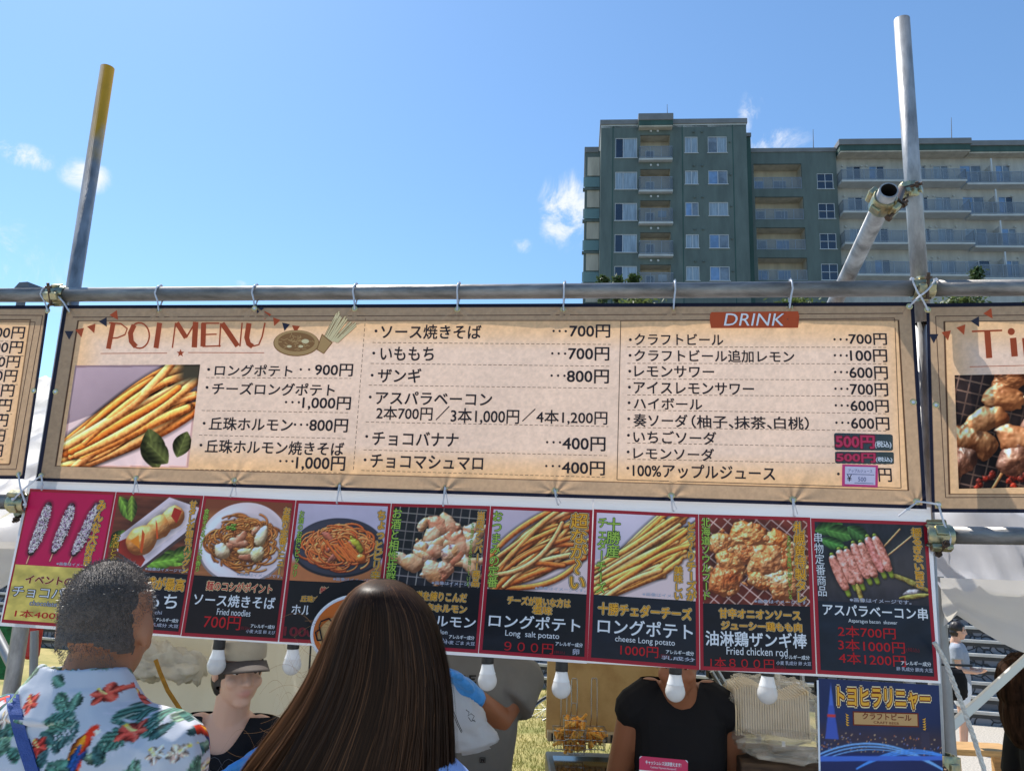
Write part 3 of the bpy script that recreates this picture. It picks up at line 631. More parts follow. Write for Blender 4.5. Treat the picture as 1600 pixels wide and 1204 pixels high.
for (a, c) in R3:
    vt = MB()
    for x in (1085, 1098): vt.ell(BP(bu(x), bz(a)+.52, -.06), (.14, .1, .12), n=8)
    vt.ell(BP(bu(1142), bz((a+c)/2)+.25, -.06), (.12, .1, .10), n=8); vt.build('vent_cowl', [green_m], APT)
for x in (957, 1067, 1147): bbox('cladding_joint', bu(x)-.05, bu(x)+.05, 0, zt-.01, -.02, .05, dkgreen_m, APT)
def coping(u0, u1, zb, zt, w0, w1, over=.25, hlow=.35):
    bbox('roof_coping', u0-over, u1+over, zb, zt, w0-over, w1+over, cap_m, APT, .04); bbox('roof_band', u0-over+.1, u1+over-.1, zb-hlow, zb-.004, w0-over+.12, w1+over-.12, slab_m, APT)
coping(u0, u1, bz(194), bz(186.5), 0, 12, over=.12)
bbox('roof_canopy', bu(997), bu(1051), bz(201), bz(194)+.1, -.75, 1.5, dkgreen_m, APT); bbox('roof_coping', bu(996.3), bu(1051.7), bz(193.5), bz(183.2), -.85, 1.6, cap_m, APT, .04); bbox('canopy_soffit', bu(997.5), bu(1050.5), bz(203), bz(201)-.004, -.7, 1.4, beige_m, APT)
# --- left annex
w = 2.2; ul, ur = bu(913.5, 310, w), u0+.02
wall('annex_wall', ul, ur, 0, bz(236, 925, w), w, [], green_m, depth=8); coping(ul, ur-.3, bz(238.5, 925, w), bz(230, 925, w), w, 10, over=.1)
for k in range(5):
    y0 = 246+49.3*k; bbox('balcony_soffit', ul+.25, ur-.06, bz(y0+29, 925, w), bz(y0, 925, w), w-.06, w+.3, beige_m, APT)
    g = MB(); g.box(BP((ul+ur)/2-.1, bz(y0+40, 925, w), w-.2), ur-ul+.1, .05, 1.1, ax=BAX); g.build('glass_balustrade', [glass_green], APT)
    bbox('balcony', ul-.2, ur-.05, bz(y0+52, 925, w), bz(y0+49, 925, w), w-.25, w+.3, green_m, APT)
bbox('stair_core', u1-.02, bu(1175.5, 310, 1.6), 0, bz(214, 1172, 1.6), 1.6, 9, dkgreen_m, APT); bbox('roof_coping', u1, bu(1176.2, 310, 1.6), bz(214, 1172, 1.6)+.004, bz(208.5, 1172, 1.6), 1.45, 9.1, cap_m, APT)
# --- middle wing
w = 2.6; m0, m1 = bu(1174, 300, w), bu(1309, 300, w); zt = bz(238, 1240, w); holes = []
MO = [(256, 295), (307.5, 343), (355.5, 390), (402.5, 438)]; MW = [(271, 295), (317.5, 341.5), (364.5, 389), (412, 437.5)]
for k, (a, c) in enumerate(MO): holes.append((bu(1178.5+k*.8, 300, w), bu(1254+k*.8, 300, w), bz(c, 1215, w), bz(a, 1215, w)))
for k, (a, c) in enumerate(MW): holes.append((bu(1277.5, 300, w), bu(1303, 300, w), bz(c, 1290, w), bz(a, 1290, w)))
wall('wing_wall', m0, m1, 0, zt, w, holes, green_m, depth=10, thick=.2)
coping(m0, m1, zt+.0, bz(231.5, 1240, w), w, w+10, over=.1)
for h in holes[:4]:
    bbox('recess_wall', h[0]-.1, h[1]+.1, h[2]-.1, h[3]+.1, w+1.7, w+1.8, beige_m, APT); rv = MB()
    for (p, q) in [((h[0], h[2]), (h[0], h[3])), ((h[1], h[2]), (h[1], h[3])), ((h[0], h[3]), (h[1], h[3])), ((h[0], h[2]), (h[1], h[2]))]: rv.add([BP(*p, w+.2), BP(*q, w+.2), BP(*q, w+1.7), BP(*p, w+1.7)], [(0, 1, 2, 3)])
    rv.build('recess_lining', [beige_m], APT)
    for t in (.14, .62): 
        d = MB(); c = h[0]+(h[1]-h[0])*t; d.box(BP(c, h[2]+.85, w+1.66), 1.35, .06, 1.7, ax=BAX); do = d.build('door', [frame_m], APT); g = MB(); g.box(BP(c-.3, h[2]+.85, w+1.61), .58, .03, 1.5, ax=BAX); g.box(BP(c+.33, h[2]+.85, w+1.61), .58, .03, 1.5, ax=BAX); g.build('pane', [random.choice(glass_ms)], do)
    r = MB(); zr = h[2]+(h[3]-h[2])*.46
    for z in (zr, h[2]+.1): r.box(BP((h[0]+h[1])/2, z, w+.08), h[1]-h[0], .05, .05, ax=BAX)
    for i in range(6): r.box(BP(h[0]+.05+(h[1]-h[0]-.1)*i/5, (h[2]+zr)/2, w+.08), .05, .05, zr-h[2], ax=BAX)
    r.add([BP(h[0], h[2]+.1, w+.08), BP(h[1], h[2]+.1, w+.08), BP(h[1], zr, w+.08), BP(h[0], zr, w+.08)], [(0, 1, 2, 3)], 1); r.build('railing', [rail_m, railp_m], APT)
for h in holes[4:]: window(*h, w, 2, 2, gl=[glass_ms[2], glass_ms[2]])
# --- right wing
w = 3.2; r0, r1 = bu(1307, 300, w), bu(1307, 300, w)+34; ztop = bz(235, 1400, w); holes = []
SL = [281, 329.5, 378.6, 428.0]; RT_ = [264.6, 312, 360, 408.6]
DX = [(1324, 1347), (1360, 1384), (1436, 1449), (1461, 1485), (1503, 1537), (1559, 1582), (1604, 1630), (1660, 1690)]
for k in range(4):
    for (a, c) in DX: holes.append((bu(a, 300, w), bu(c, 300, w), bz(SL[k]+5, 1400, w), bz(SL[k]-22, 1400, w)))
wall('wing_wall', r0, r1, 0, ztop, w, holes, grey_m, depth=10, thick=.2)
uS = bu(1511, 300, w)
bbox('roof_coping', r0-.1, uS, bz(226.5, 1400, w-1.6), bz(217.5, 1400, w-1.6), w-1.8, w+10, cap_m, APT, .04); bbox('roof_fascia', r0, uS-.1, bz(235, 1400, w-1.6), bz(226.5, 1400, w-1.6)-.004, w-1.65, w+9.9, dkgreen_m, APT); bbox('eave_soffit', r0+.05, uS-.15, bz(235, 1400, w-1.6)-.14, bz(235, 1400, w-1.6)-.004, w-1.6, w+.05, beige_m, APT)
bbox('roof_coping', uS+.004, r1, bz(227.5, 1400, w-1.4), bz(219.5, 1400, w-1.4), w-1.3, w+10, cap_m, APT, .04); bbox('roof_fascia', uS+.004, r1-.1, bz(236, 1400, w-1.4), bz(227.5, 1400, w-1.4)-.004, w-1.15, w+9.9, dkgreen_m, APT); bbox('eave_soffit', uS, r1-.2, bz(236, 1400, w-1.4)-.14, bz(236, 1400, w-1.4)-.004, w-1.1, w+.05, beige_m, APT)
for h in holes: window(*h, w+.02, 2, gl=random.choice([[glass_ms[0], glass_ms[3]], [glass_ms[3], glass_ms[2]], [glass_ms[0], glass_ms[2]], [glass_ms[1], glass_ms[3]]]))
for k in range(4):
    zs = bz(SL[k], 1400, w-1.5); zr = bz(RT_[k], 1400, w-1.5)
    balcony(bu(1315.5, 300, w-1.5), bu(1512+k*2, 300, w-1.5), zs, zr, w-1.6, w-.003, side=True)
    balcony(bu(1512.6+k*2, 300, w-1.2), bu(1760, 300, w-1.2), zs-.18, zr-.14, w-1.2, w-.003, side=False)
    for x in ((1350, 1425), (1395, 1527), (1350, 1592), (1490, 1545))[k]: bbox('air_conditioner', bu(x, 300, w), bu(x+9, 300, w), zs+.02, zs+.66, w-.5, w-.2, slab_m, APT, .03)
    for x in (1542+k*2.4, 1626): bbox('balcony_divider', bu(x, 300, w)-.04, bu(x, 300, w)+.04, zs, zr+.62, w-1.1, w-.01, grey_m, APT)
    bbox('drain_pipe', bu(1553+k*2.6, 300, w-1), bu(1555+k*2.6, 300, w-1), zs-.1, zs+2.6, w-.95, w-.85, frame_m, APT)
    vt = MB()
    for x in (1318, 1348, 1356, 1449, 1458, 1489, 1580): vt.ell(BP(bu(x, 300, w), zs+2.28, w-.05), (.13, .1, .12), n=8)
    vt.build('vent_cowl', [slab_m], APT)
for (x, y0, y1) in [(1043, 163, 185), (1271, 202, 232), (1487, 184, 220)]:
    a = MB(); a.tube([PB(x, y1+3, 5), PB(x-.6, y0, 5)], [.05, .025], 6); a.build('antenna', [cap_m], APT)

# ------------------------------------------------------------------ trees beyond the stalls
bark_m = mat('bark', (.07, .05, .035), .9, var=.3, vscale=6, bump=.5)
leaf_m = mat('tree leaves', (.075, .12, .03), .55, col2=(.16, .19, .055), vscale=.7, trans=.35)
leafd_m = mat('conifer needles', (.05, .095, .03), .6, col2=(.12, .15, .05), vscale=.9, trans=.3)
def tree(name, label, x, ytop, depth, wpx, conifer=False, n=2600, seed=1):
    rg = random.Random(seed); top = at(x, ytop, depth); base = np.array([top[0], top[1], 0]); Ht = top[2]; rw = wpx/2*depth/FPX
    t = thing(name, label, 'tree', base, 'trees in front of the apartment block')
    tk = MB(); pts = [base+np.array([rg.gauss(0, .05)*k, rg.gauss(0, .05)*k, Ht*.97*k/6]) for k in range(7)]; tk.tube(pts, [Ht*.022*(1-k/6.6)+.01 for k in range(7)], 8)
    cl = []
    for k in range(26):
        q = rg.uniform(.25, .98); a = rg.random()*6.28; rad = rw*(1.15-q if conifer else math.sin(min(1, (1-q)*1.6+.12)*1.57))*rg.uniform(.4, 1)
        st = base+FZ*Ht*(q-.06); en = base+np.array([math.cos(a)*rad, math.sin(a)*rad, Ht*(q-.02 if conifer else q)]); tk.tube([st, (st+en)/2+FZ*.1, en], [.07, .05, .02], 5); cl.append((en, rad)); cl.append(((st+en)/2, rad))
    tk.build('trunk', [bark_m], t)
    V = []; Fc = []
    for k in range(n):
        if k % 5 == 0: c, rd = base+FZ*(Ht*(1-abs(rg.gauss(0, .03)))), .15
        else: c, rd = rg.choice(cl)
        s = .45 if not conifer else .16; p = c+np.array([rg.gauss(0, s), rg.gauss(0, s), rg.gauss(0, s*.8)])
        if p[2] > Ht+.1: p[2] = Ht-rg.random()*.5
        L = rg.uniform(.10, .22); d = np.array([rg.gauss(0, 1), rg.gauss(0, 1), rg.gauss(.2, .8)]); d /= np.linalg.norm(d); q = np.cross(d, [rg.gauss(0, 1), rg.gauss(0, 1), 1]); q /= np.linalg.norm(q)+1e-6
        V += [p-d*L, p+q*L*.4, p+d*L, p-q*L*.4]; m = len(V); Fc.append((m-4, m-3, m-2, m-1))
    b = MB(); b.add(V, Fc); b.build('crown', [leafd_m if conifer else leaf_m], t)
TREES = [('conifer_tree', 'narrow conifer tip showing above the pipe before the green tower', 943, 434, 46, 22, True), ('conifer_tree', 'small pointed conifer tip second from the tower corner', 966, 434, 47, 20, True), ('conifer_tree', 'conifer tip beside the lowest tower balcony', 989, 431, 48, 22, True),
         ('conifer_tree', 'pointed conifer rising above the pipe right of the tall pole', 1526, 421, 44, 34, True), ('broadleaf_tree', 'round tree crown glimpsed between pipe and banner left of the tall pole', 1240, 471, 40, 330, False), ('broadleaf_tree', 'sunlit tree crown between pipe and banner right of the tall pole', 1500, 466, 40, 260, False), ('broadleaf_tree', 'tree crown glimpsed under the pipe below the green tower', 1000, 470, 42, 260, False), ('broadleaf_tree', 'tree crown at the right edge under the pipe', 1640, 468, 43, 240, False)]
for i, a in enumerate(TREES): tree(*a, seed=20+i, n=2600 if a[-1] else 4200)
# floodlight head far left
fl = thing('floodlight', 'grey floodlight head on a mast peeking over the pipe at far left', 'floodlight', gnd(38, 1040))
q = at(38, 440, 9); ms_ = mat('mast grey', rgb(92, 96, 104)[:3], .5, var=.1)
b = MB(); b.tube([np.array([q[0], q[1], 0]), q-FZ*.1], .05, 10); b.build('mast', [ms_], fl)
b = MB(); A = at(20, 452, 9); B = at(46, 452, 9); T1 = at(30, 441, 9); T2 = at(43, 440, 9); dd = np.array([0, .35, .0]); b.add([A, B, T2, T1, A+dd, B+dd+np.array([.12, 0, 0]), T2+dd+np.array([.1, 0, 0]), T1+dd], [(0, 1, 2, 3), (7, 6, 5, 4), (0, 4, 5, 1), (1, 5, 6, 2), (2, 6, 7, 3), (3, 7, 4, 0)]); b.build('lamp_housing', [ms_], fl)

# ------------------------------------------------------------------ tents behind the frame
tent_m = mat('white tent canvas', rgb(196, 197, 204)[:3], .55, var=.05, vscale=3, bump=.25, bscale=9, trans=.38, tcol=(.80, .74, .62, 1))
leg_m = mat('tent leg steel', rgb(140, 142, 144)[:3], .45, metal=.5, var=.1, vscale=12)
def wr(u, v, s): return mnoise.fractal(Vector((u*s, v*s, 3.3)), .9, 2.0, 4)
def tent(label, u0, u1, group='white market tents behind the scaffold'):
    wf, wm, wb = .48, 2.25, 3.95; ze = float(P(1535, 903, wf)[2]); zr = float(P(63, 592, wm)[2]); rd = float(ze)
    t = thing('market_tent', label, 'tent', FP((u0+u1)/2, wm, 0), group)
    nx, ny = 130, 70; V = []; uC = float((P(1498, 955, wf)-FO)@FE)
    for j in range(ny):
        q = j/(ny-1)*2; w = wf+(wm-wf)*q if q <= 1 else wm+(wb-wm)*(q-1); zz = ze+(zr-ze)*(q if q <= 1 else 2-q)
        for i in range(nx):
            u = u0+(u1-u0)*i/(nx-1); sg = -.05*math.sin(math.pi*min(q, 2-q))*(.6+.4*math.sin(i*.5))
            V.append(FP(u, w, zz+sg+.030*wr(u*1.2+w*.8, w-u*.6, 2.6)+.07*wr(u*.35+w*.5, w*2.2, 1.6)+.040*(1-abs(wr(u*.5+w*1.6, w*1.1-u*.5, 2.4)))**6+.028*(1-abs(wr(u*.9-w*1.1, w*1.7, 3.1)))**8))
    m = MB(); m.add(V, grid_faces(nx, ny), smooth=True); m.build('roof', [tent_m], t)
    for (w, sgn, nm) in ((wf, -1, 'valance'), (wb, 1, 'valance')):
        V = []; nz = 10
        for j in range(nz):
            for i in range(nx):
                u = u0+(u1-u0)*i/(nx-1); drop = .115+.125*abs(math.sin((u-uC)*math.pi/.56))**.9
                V.append(FP(u, w+sgn*(.012*math.sin(u*9)*j/nz+.012*wr(u, j*.1, 3)*j/3), ze-drop*j/(nz-1)-.003))
        m = MB(); m.add(V, grid_faces(nx, nz), smooth=True); m.build(nm, [tent_m], t)
    for u in (u0+.012, u1-.05):
        for w in (wf+.05, wb-.05): m = MB(); m.tube([FP(u, w, 0), FP(u, w, ze)], .019, 10); m.build('leg', [leg_m], t)
        for (a, b_) in (((u, wf+.08, ze), (u, wm, zr-.1)), ((u, wb-.08, ze), (u, wm, zr-.1))): m = MB(); m.tube([FP(*a), FP(*b_)], .012, 8); m.build('rafter', [leg_m], t)
    return t
ua = float((P(-45, 900, .5)-FO)@FE); ub = float((P(1452, 930, .5)-FO)@FE)
tent('white market tent over the middle stall, its roof showing between the banners', ua, ub-.02)
tent('white market tent at the right edge with a scalloped valance', ub+.03, ub+3.1)
tent('white market tent at the left edge under the partly cut-off price banner', ua-3.1, ua-.02)
# brace arm and rope at the right
b = MB(); p0 = P(1483, 1137, .7); p1 = P(1640, 995, 1.5); d = p1-p0; L = np.linalg.norm(d); d /= L; q = np.cross(d, FN); q /= np.linalg.norm(q); b.box((p0+p1)/2, L, .032, .016, ax=[d, q, np.cross(d, q)], bev=.003)
b.tube([p0+d*.02-FN*.02, p0+d*.02+FN*.02], .006, 10)
tag(b.build('tent_brace', [mat('white steel bar', rgb(206, 206, 206)[:3], .4, metal=.3)]), 'flat pale metal tent brace slanting across the right edge below the valance', 'tent brace')
b = MB(); pts = [P(1460, 1003, -.02), P(1476, 1030, .0), P(1500, 1092, .02), P(1521, 1150, .04), P(1545, 1225, .05), P(1600, 1420, .1)]
V = []
rp = []
for k in range(len(pts)-1):
    for t in np.linspace(0, 1, 14, endpoint=False): rp.append(pts[k]*(1-t)+pts[k+1]*t)
for s in range(3): b.tube([p+.0035*np.array([math.cos(i*.9+s*2.09), math.sin(i*.9+s*2.09), 0]) for i, p in enumerate(rp)], .0036, 6)
tag(b.build('guy_rope', [mat('rope white', rgb(206, 200, 190)[:3], .9, var=.2, vscale=90)]), 'twisted white rope slanting down from the right pole', 'rope')

# ------------------------------------------------------------------ scaffold pipes and clamps
galv_m = mat('galvanised pipe', rgb(156, 156, 156)[:3], .5, metal=.38, var=.42, vscale=18, bump=.16, bscale=45, stretch=(1, 1, .35), detail=8)
galvh_m = mat('weathered pipe', rgb(136, 132, 128)[:3], .45, metal=.5, var=.38, vscale=22, bump=.2, bscale=70, stretch=(.3, 1, 1), detail=8)
zinc_m = mat('yellow zinc', rgb(190, 176, 132)[:3], .35, metal=.85, col2=rgb(128, 140, 128)[:3], vscale=26, bump=.15, bscale=60)
bolt_m = mat('rusty bolt', (.10, .065, .045), .6, metal=.6, var=.4, vscale=60)
def hollow(p0, p1, r, name, m, label, cat, group, th=.004):
    p0 = np.asarray(p0, float); p1 = np.asarray(p1, float); L = np.linalg.norm(p1-p0); b = MB()
    b.lathe(p0, [(r-th, .25), (r-th, 0), (r, 0), (r, L), (r-th, L), (r-th, L-.25)], p1-p0, 28)
    # creases: keep the cut ends sharp
    b.sm = [True]*len(b.sm); n = 28
    for k in (1, 3):
        for i in range(n): b.sm[k*n+i] = False
    for k in (0, 4):
        for i in range(n): b.m[k*n+i] = 1
    for q in (.24, L-.24): b.lathe(p0+(p1-p0)/L*q, [(0, .0), (r-th, .0)], p1-p0, 16, 1)  # bore walls and added plugs coloured near black for the shade inside
    return tag(b.build(name, [m, mat('pipe bore shade', (.012, .011, .010), .9, spec=.1)], None), label, cat, group)
def yellow_pipe():
    m = galv_m.copy(); m.name = 'pipe with yellow paint'; nt = m.node_tree; N = nt.nodes.new; L = nt.links.new; b = nt.nodes['Principled BSDF']
    cs = b.inputs['Base Color'].links[0].from_socket; tc = N('ShaderNodeTexCoord'); sx = N('ShaderNodeSeparateXYZ'); L(tc.outputs['Object'], sx.inputs[0])
    n = N('ShaderNodeTexNoise'); n.inputs['Scale'].default_value = 11; n.inputs['Detail'].default_value = 7; L(tc.outputs['Object'], n.inputs['Vector'])
    a = N('ShaderNodeMath'); a.operation = 'MULTIPLY_ADD'; a.inputs[1].default_value = .5; L(n.outputs['Fac'], a.inputs[0]); L(sx.outputs['Z'], a.inputs[2])
    r = N('ShaderNodeMapRange'); r.inputs[1].default_value = YP; r.inputs[2].default_value = YP+.22; L(a.outputs[0], r.inputs[0])
    x = N('ShaderNodeMath'); x.operation = 'MULTIPLY_ADD'; x.inputs[1].default_value = 30; x.inputs[2].default_value = .75; L(sx.outputs['X'], x.inputs[0]); x.use_clamp = True
    mm = N('ShaderNodeMath'); mm.operation = 'MULTIPLY'; L(r.outputs[0], mm.inputs[0]); L(x.outputs[0], mm.inputs[1])
    mx = N('ShaderNodeMixRGB'); L(mm.outputs[0], mx.inputs[0]); L(cs, mx.inputs[1]); mx.inputs[2].default_value = rgb(170, 132, 26); L(mx.outputs[0], b.inputs['Base Color'])
    inv = N('ShaderNodeMath'); inv.operation = 'MULTIPLY_ADD'; inv.inputs[1].default_value = -.7; inv.inputs[2].default_value = .72; L(mm.outputs[0], inv.inputs[0]); L(inv.outputs[0], b.inputs['Metallic'])
    return m
G1 = 'scaffold pipes of the stall frame'; PR = .0243
wv = .085
topL = P(168, 106, wv); lowL = P(114, 455, wv); dL = (lowL-topL)/np.linalg.norm(lowL-topL); botL = topL+dL*((topL[2]-.25)/-dL[2]); YP = (topL[2]-.25)-.20
POLE_L = (topL, botL)
hollow(botL, topL, PR, 'scaffold_pole', yellow_pipe(), 'upright scaffold pole with faded yellow paint at its top, left', 'pole', G1)
topR = P(1409, 31, wv); lowR = P(1440, 450, wv); dR = (lowR-topR)/np.linalg.norm(lowR-topR); botR = P(1441.5, 505, wv)
hollow(botR, topR, PR, 'scaffold_pole', galv_m, 'tall upright galvanised scaffold pole in front of the grey balconies', 'pole', G1)
wp = .030
lp0, lp1 = P(1436, 468, .115), P(1458, 1000, .095); lpd = (lp1-lp0)/np.linalg.norm(lp1-lp0)
hollow(lp0+lpd*((lp0[2]-.25)/-lpd[2]), lp0, .0175, 'frame_post', galv_m, 'slim grey frame post running down beside the last poster', 'pole', G1)
hollow(P(104, 460.5, wp), P(1446, 450.5, wp), PR, 'scaffold_pipe', galvh_m, 'long horizontal scaffold pipe above the central menu banner', 'pipe', G1)
hollow(P(-560, 462.5, wp), P(76, 461, wp), PR, 'scaffold_pipe', galvh_m, 'horizontal scaffold pipe above the left price banner', 'pipe', G1)
hollow(P(1449, 450.4, wp), P(2150, 447, wp), PR, 'scaffold_pipe', galvh_m, 'horizontal scaffold pipe above the right banner', 'pipe', G1)
hollow(P(1478, 835.5, wp), P(2300, 846, wp), PR, 'scaffold_pipe', galvh_m, 'lower horizontal pipe in front of the right tent roof', 'pipe', G1)
hollow(P(-560, 768, wp), P(28, 784, wp), PR, 'scaffold_pipe', galvh_m, 'lower pipe stub at the left edge below the price banner', 'pipe', G1)
bA = P(1389, 297, -.30); bB = P(1306, 470, .30); dB = (bB-bA)/np.linalg.norm(bB-bA)
hollow(bA, bA+dB*2.3, PR, 'scaffold_brace', galv_m, 'slanting scaffold brace pipe with its open end beside the tall pole', 'pipe', G1)
def clamp(c, ax, label, toward, L=.055):
    """coupler shell round a pipe at c along ax, bolt lug toward"""
    ax = np.asarray(ax, float)/np.linalg.norm(ax); tw = np.asarray(toward, float); tw = tw-ax*(tw@ax); tw /= np.linalg.norm(tw); sd = np.cross(ax, tw)
    t = thing('pipe_clamp', label, 'clamp', c, 'scaffold clamps')
    b = MB()
    for sg, r in ((1, PR+.0065), (-1, PR+.0085)):
        RG = []
        for h in (-L/2, -L/2+.006, L/2-.006, L/2):
            a = np.linspace(.12, math.pi-.12, 14); r_ = r-(.003 if abs(h) == L/2 else 0); outer = [c+ax*h+sg*np.sin(q)*tw*r_+np.cos(q)*sd*r_ for q in a]; inner = [c+ax*h+sg*np.sin(q)*tw*(PR+.001)+np.cos(q)*sd*(PR+.001) for q in a[::-1]]
            RG.append(np.array(outer+inner))
        b.rings(RG)
        b.box(c+tw*sg*(r+.001), L*.45, .010, .030, ax=[ax, tw, sd], bev=.003)
    for q in (-1, 1): b.box(c+sd*q*(PR+.013), L*.8, .026, .016, ax=[ax, tw, sd], bev=.004)
    b.build('shell', [zinc_m], t)
    k = MB(); bc = c+sd*(PR+.017); k.tube([bc-tw*.03, bc+tw*.045], .005, 10); k.lathe(bc+tw*.026, [(.0, 0), (.0105, 0), (.0105, .009), (0, .009)], tw, 6, smooth=False); k.lathe(bc-tw*.026, [(.0, 0), (.0105, 0), (.0105, .007), (0, .007)], -tw, 6, smooth=False); k.build('bolt', [bolt_m], t)
    return t
E3 = FE
clamp(P(91, 460.7, wp), FE, 'zinc clamp with rusty bolt joining the pipes at the left pole', FZ*.9-FN*.4, .062)
clamp(P(1441, 450.6, wp), FE, 'zinc clamp behind the crossed cable ties at the right pole', FZ-FN*.3, .06)
clamp(bA+dB*.055, dB, 'zinc clamp gripping the open end of the slanting brace', FZ*.6+FE*.6, .055)
cp = P(1421, 300, wv); clamp(cp, dR, 'zinc clamp on the tall pole beside the brace end', FE*.8-FN*.5, .05)
b = MB(); b.tube([bA+dB*.055+FE*.034, cp-FE*.03-FN*.02], .012, 10); tag(b.build('clamp_link', [bolt_m]), 'rusty swivel link between brace clamp and tall pole', 'clamp link')
clamp(P(1466, 836, wp-.01), FE, 'greenish zinc clamp on the end of the lower right pipe', FZ*.5-FN, .07)
clamp(P(30, 786, wp), FE, 'tarnished zinc clamp at the end of the lower left pipe', -FZ*.7-FN, .06)
clamp(P(1476, 1196, .09), lpd, 'zinc clamp low on the right pole beside the beer poster', FE*.5-FN, .06)
# ------------------------------------------------------------------ printed banners and posters
def ink(name, c, trans=0): return mat('ink '+name, rgb(*c)[:3], .6, spec=.3)
INK = dict(dark=ink('charcoal', (46, 38, 42)), rust=ink('rust', (190, 80, 40)), navy=ink('navy', (44, 42, 58)), line=ink('brown line', (96, 70, 54)), dash=ink('dash', (122, 96, 78)), white=ink('white', (236, 236, 238)),
           cream=ink('cream', (250, 224, 170)), red=ink('red', (196, 26, 34)), gold=ink('gold', (246, 178, 56)), brown=ink('brown', (126, 46, 16)), black=ink('black', (20, 18, 22)), lime=ink('lime', (176, 206, 84)), forest=ink('forest', (26, 66, 30)), pink=ink('pink', (214, 60, 96)), yel=ink('yellow', (250, 200, 60)), maroon=ink('maroon', (130, 22, 26)), fade=ink('fade red', (120, 34, 44)), grey=ink('pale grey', (186, 186, 200)), kraft=ink('kraft', (206, 160, 104)), kraftd=ink('kraft dark', (160, 112, 66)), paleblue=ink('pale pink', (226, 214, 234)), hot=ink('hot pink', (226, 70, 130)), panel=ink('panel', (214, 178, 142)), orange=ink('orange', (206, 104, 36)), steel=ink('ink blue', (70, 80, 130)))
def bil(q, s, t):
    q = np.asarray(q, float); s = np.asarray(s, float)[..., None]; t = np.asarray(t, float)[..., None]
    return (q[0]*(1-s)+q[1]*s)*(1-t)+(q[3]*(1-s)+q[2]*s)*t
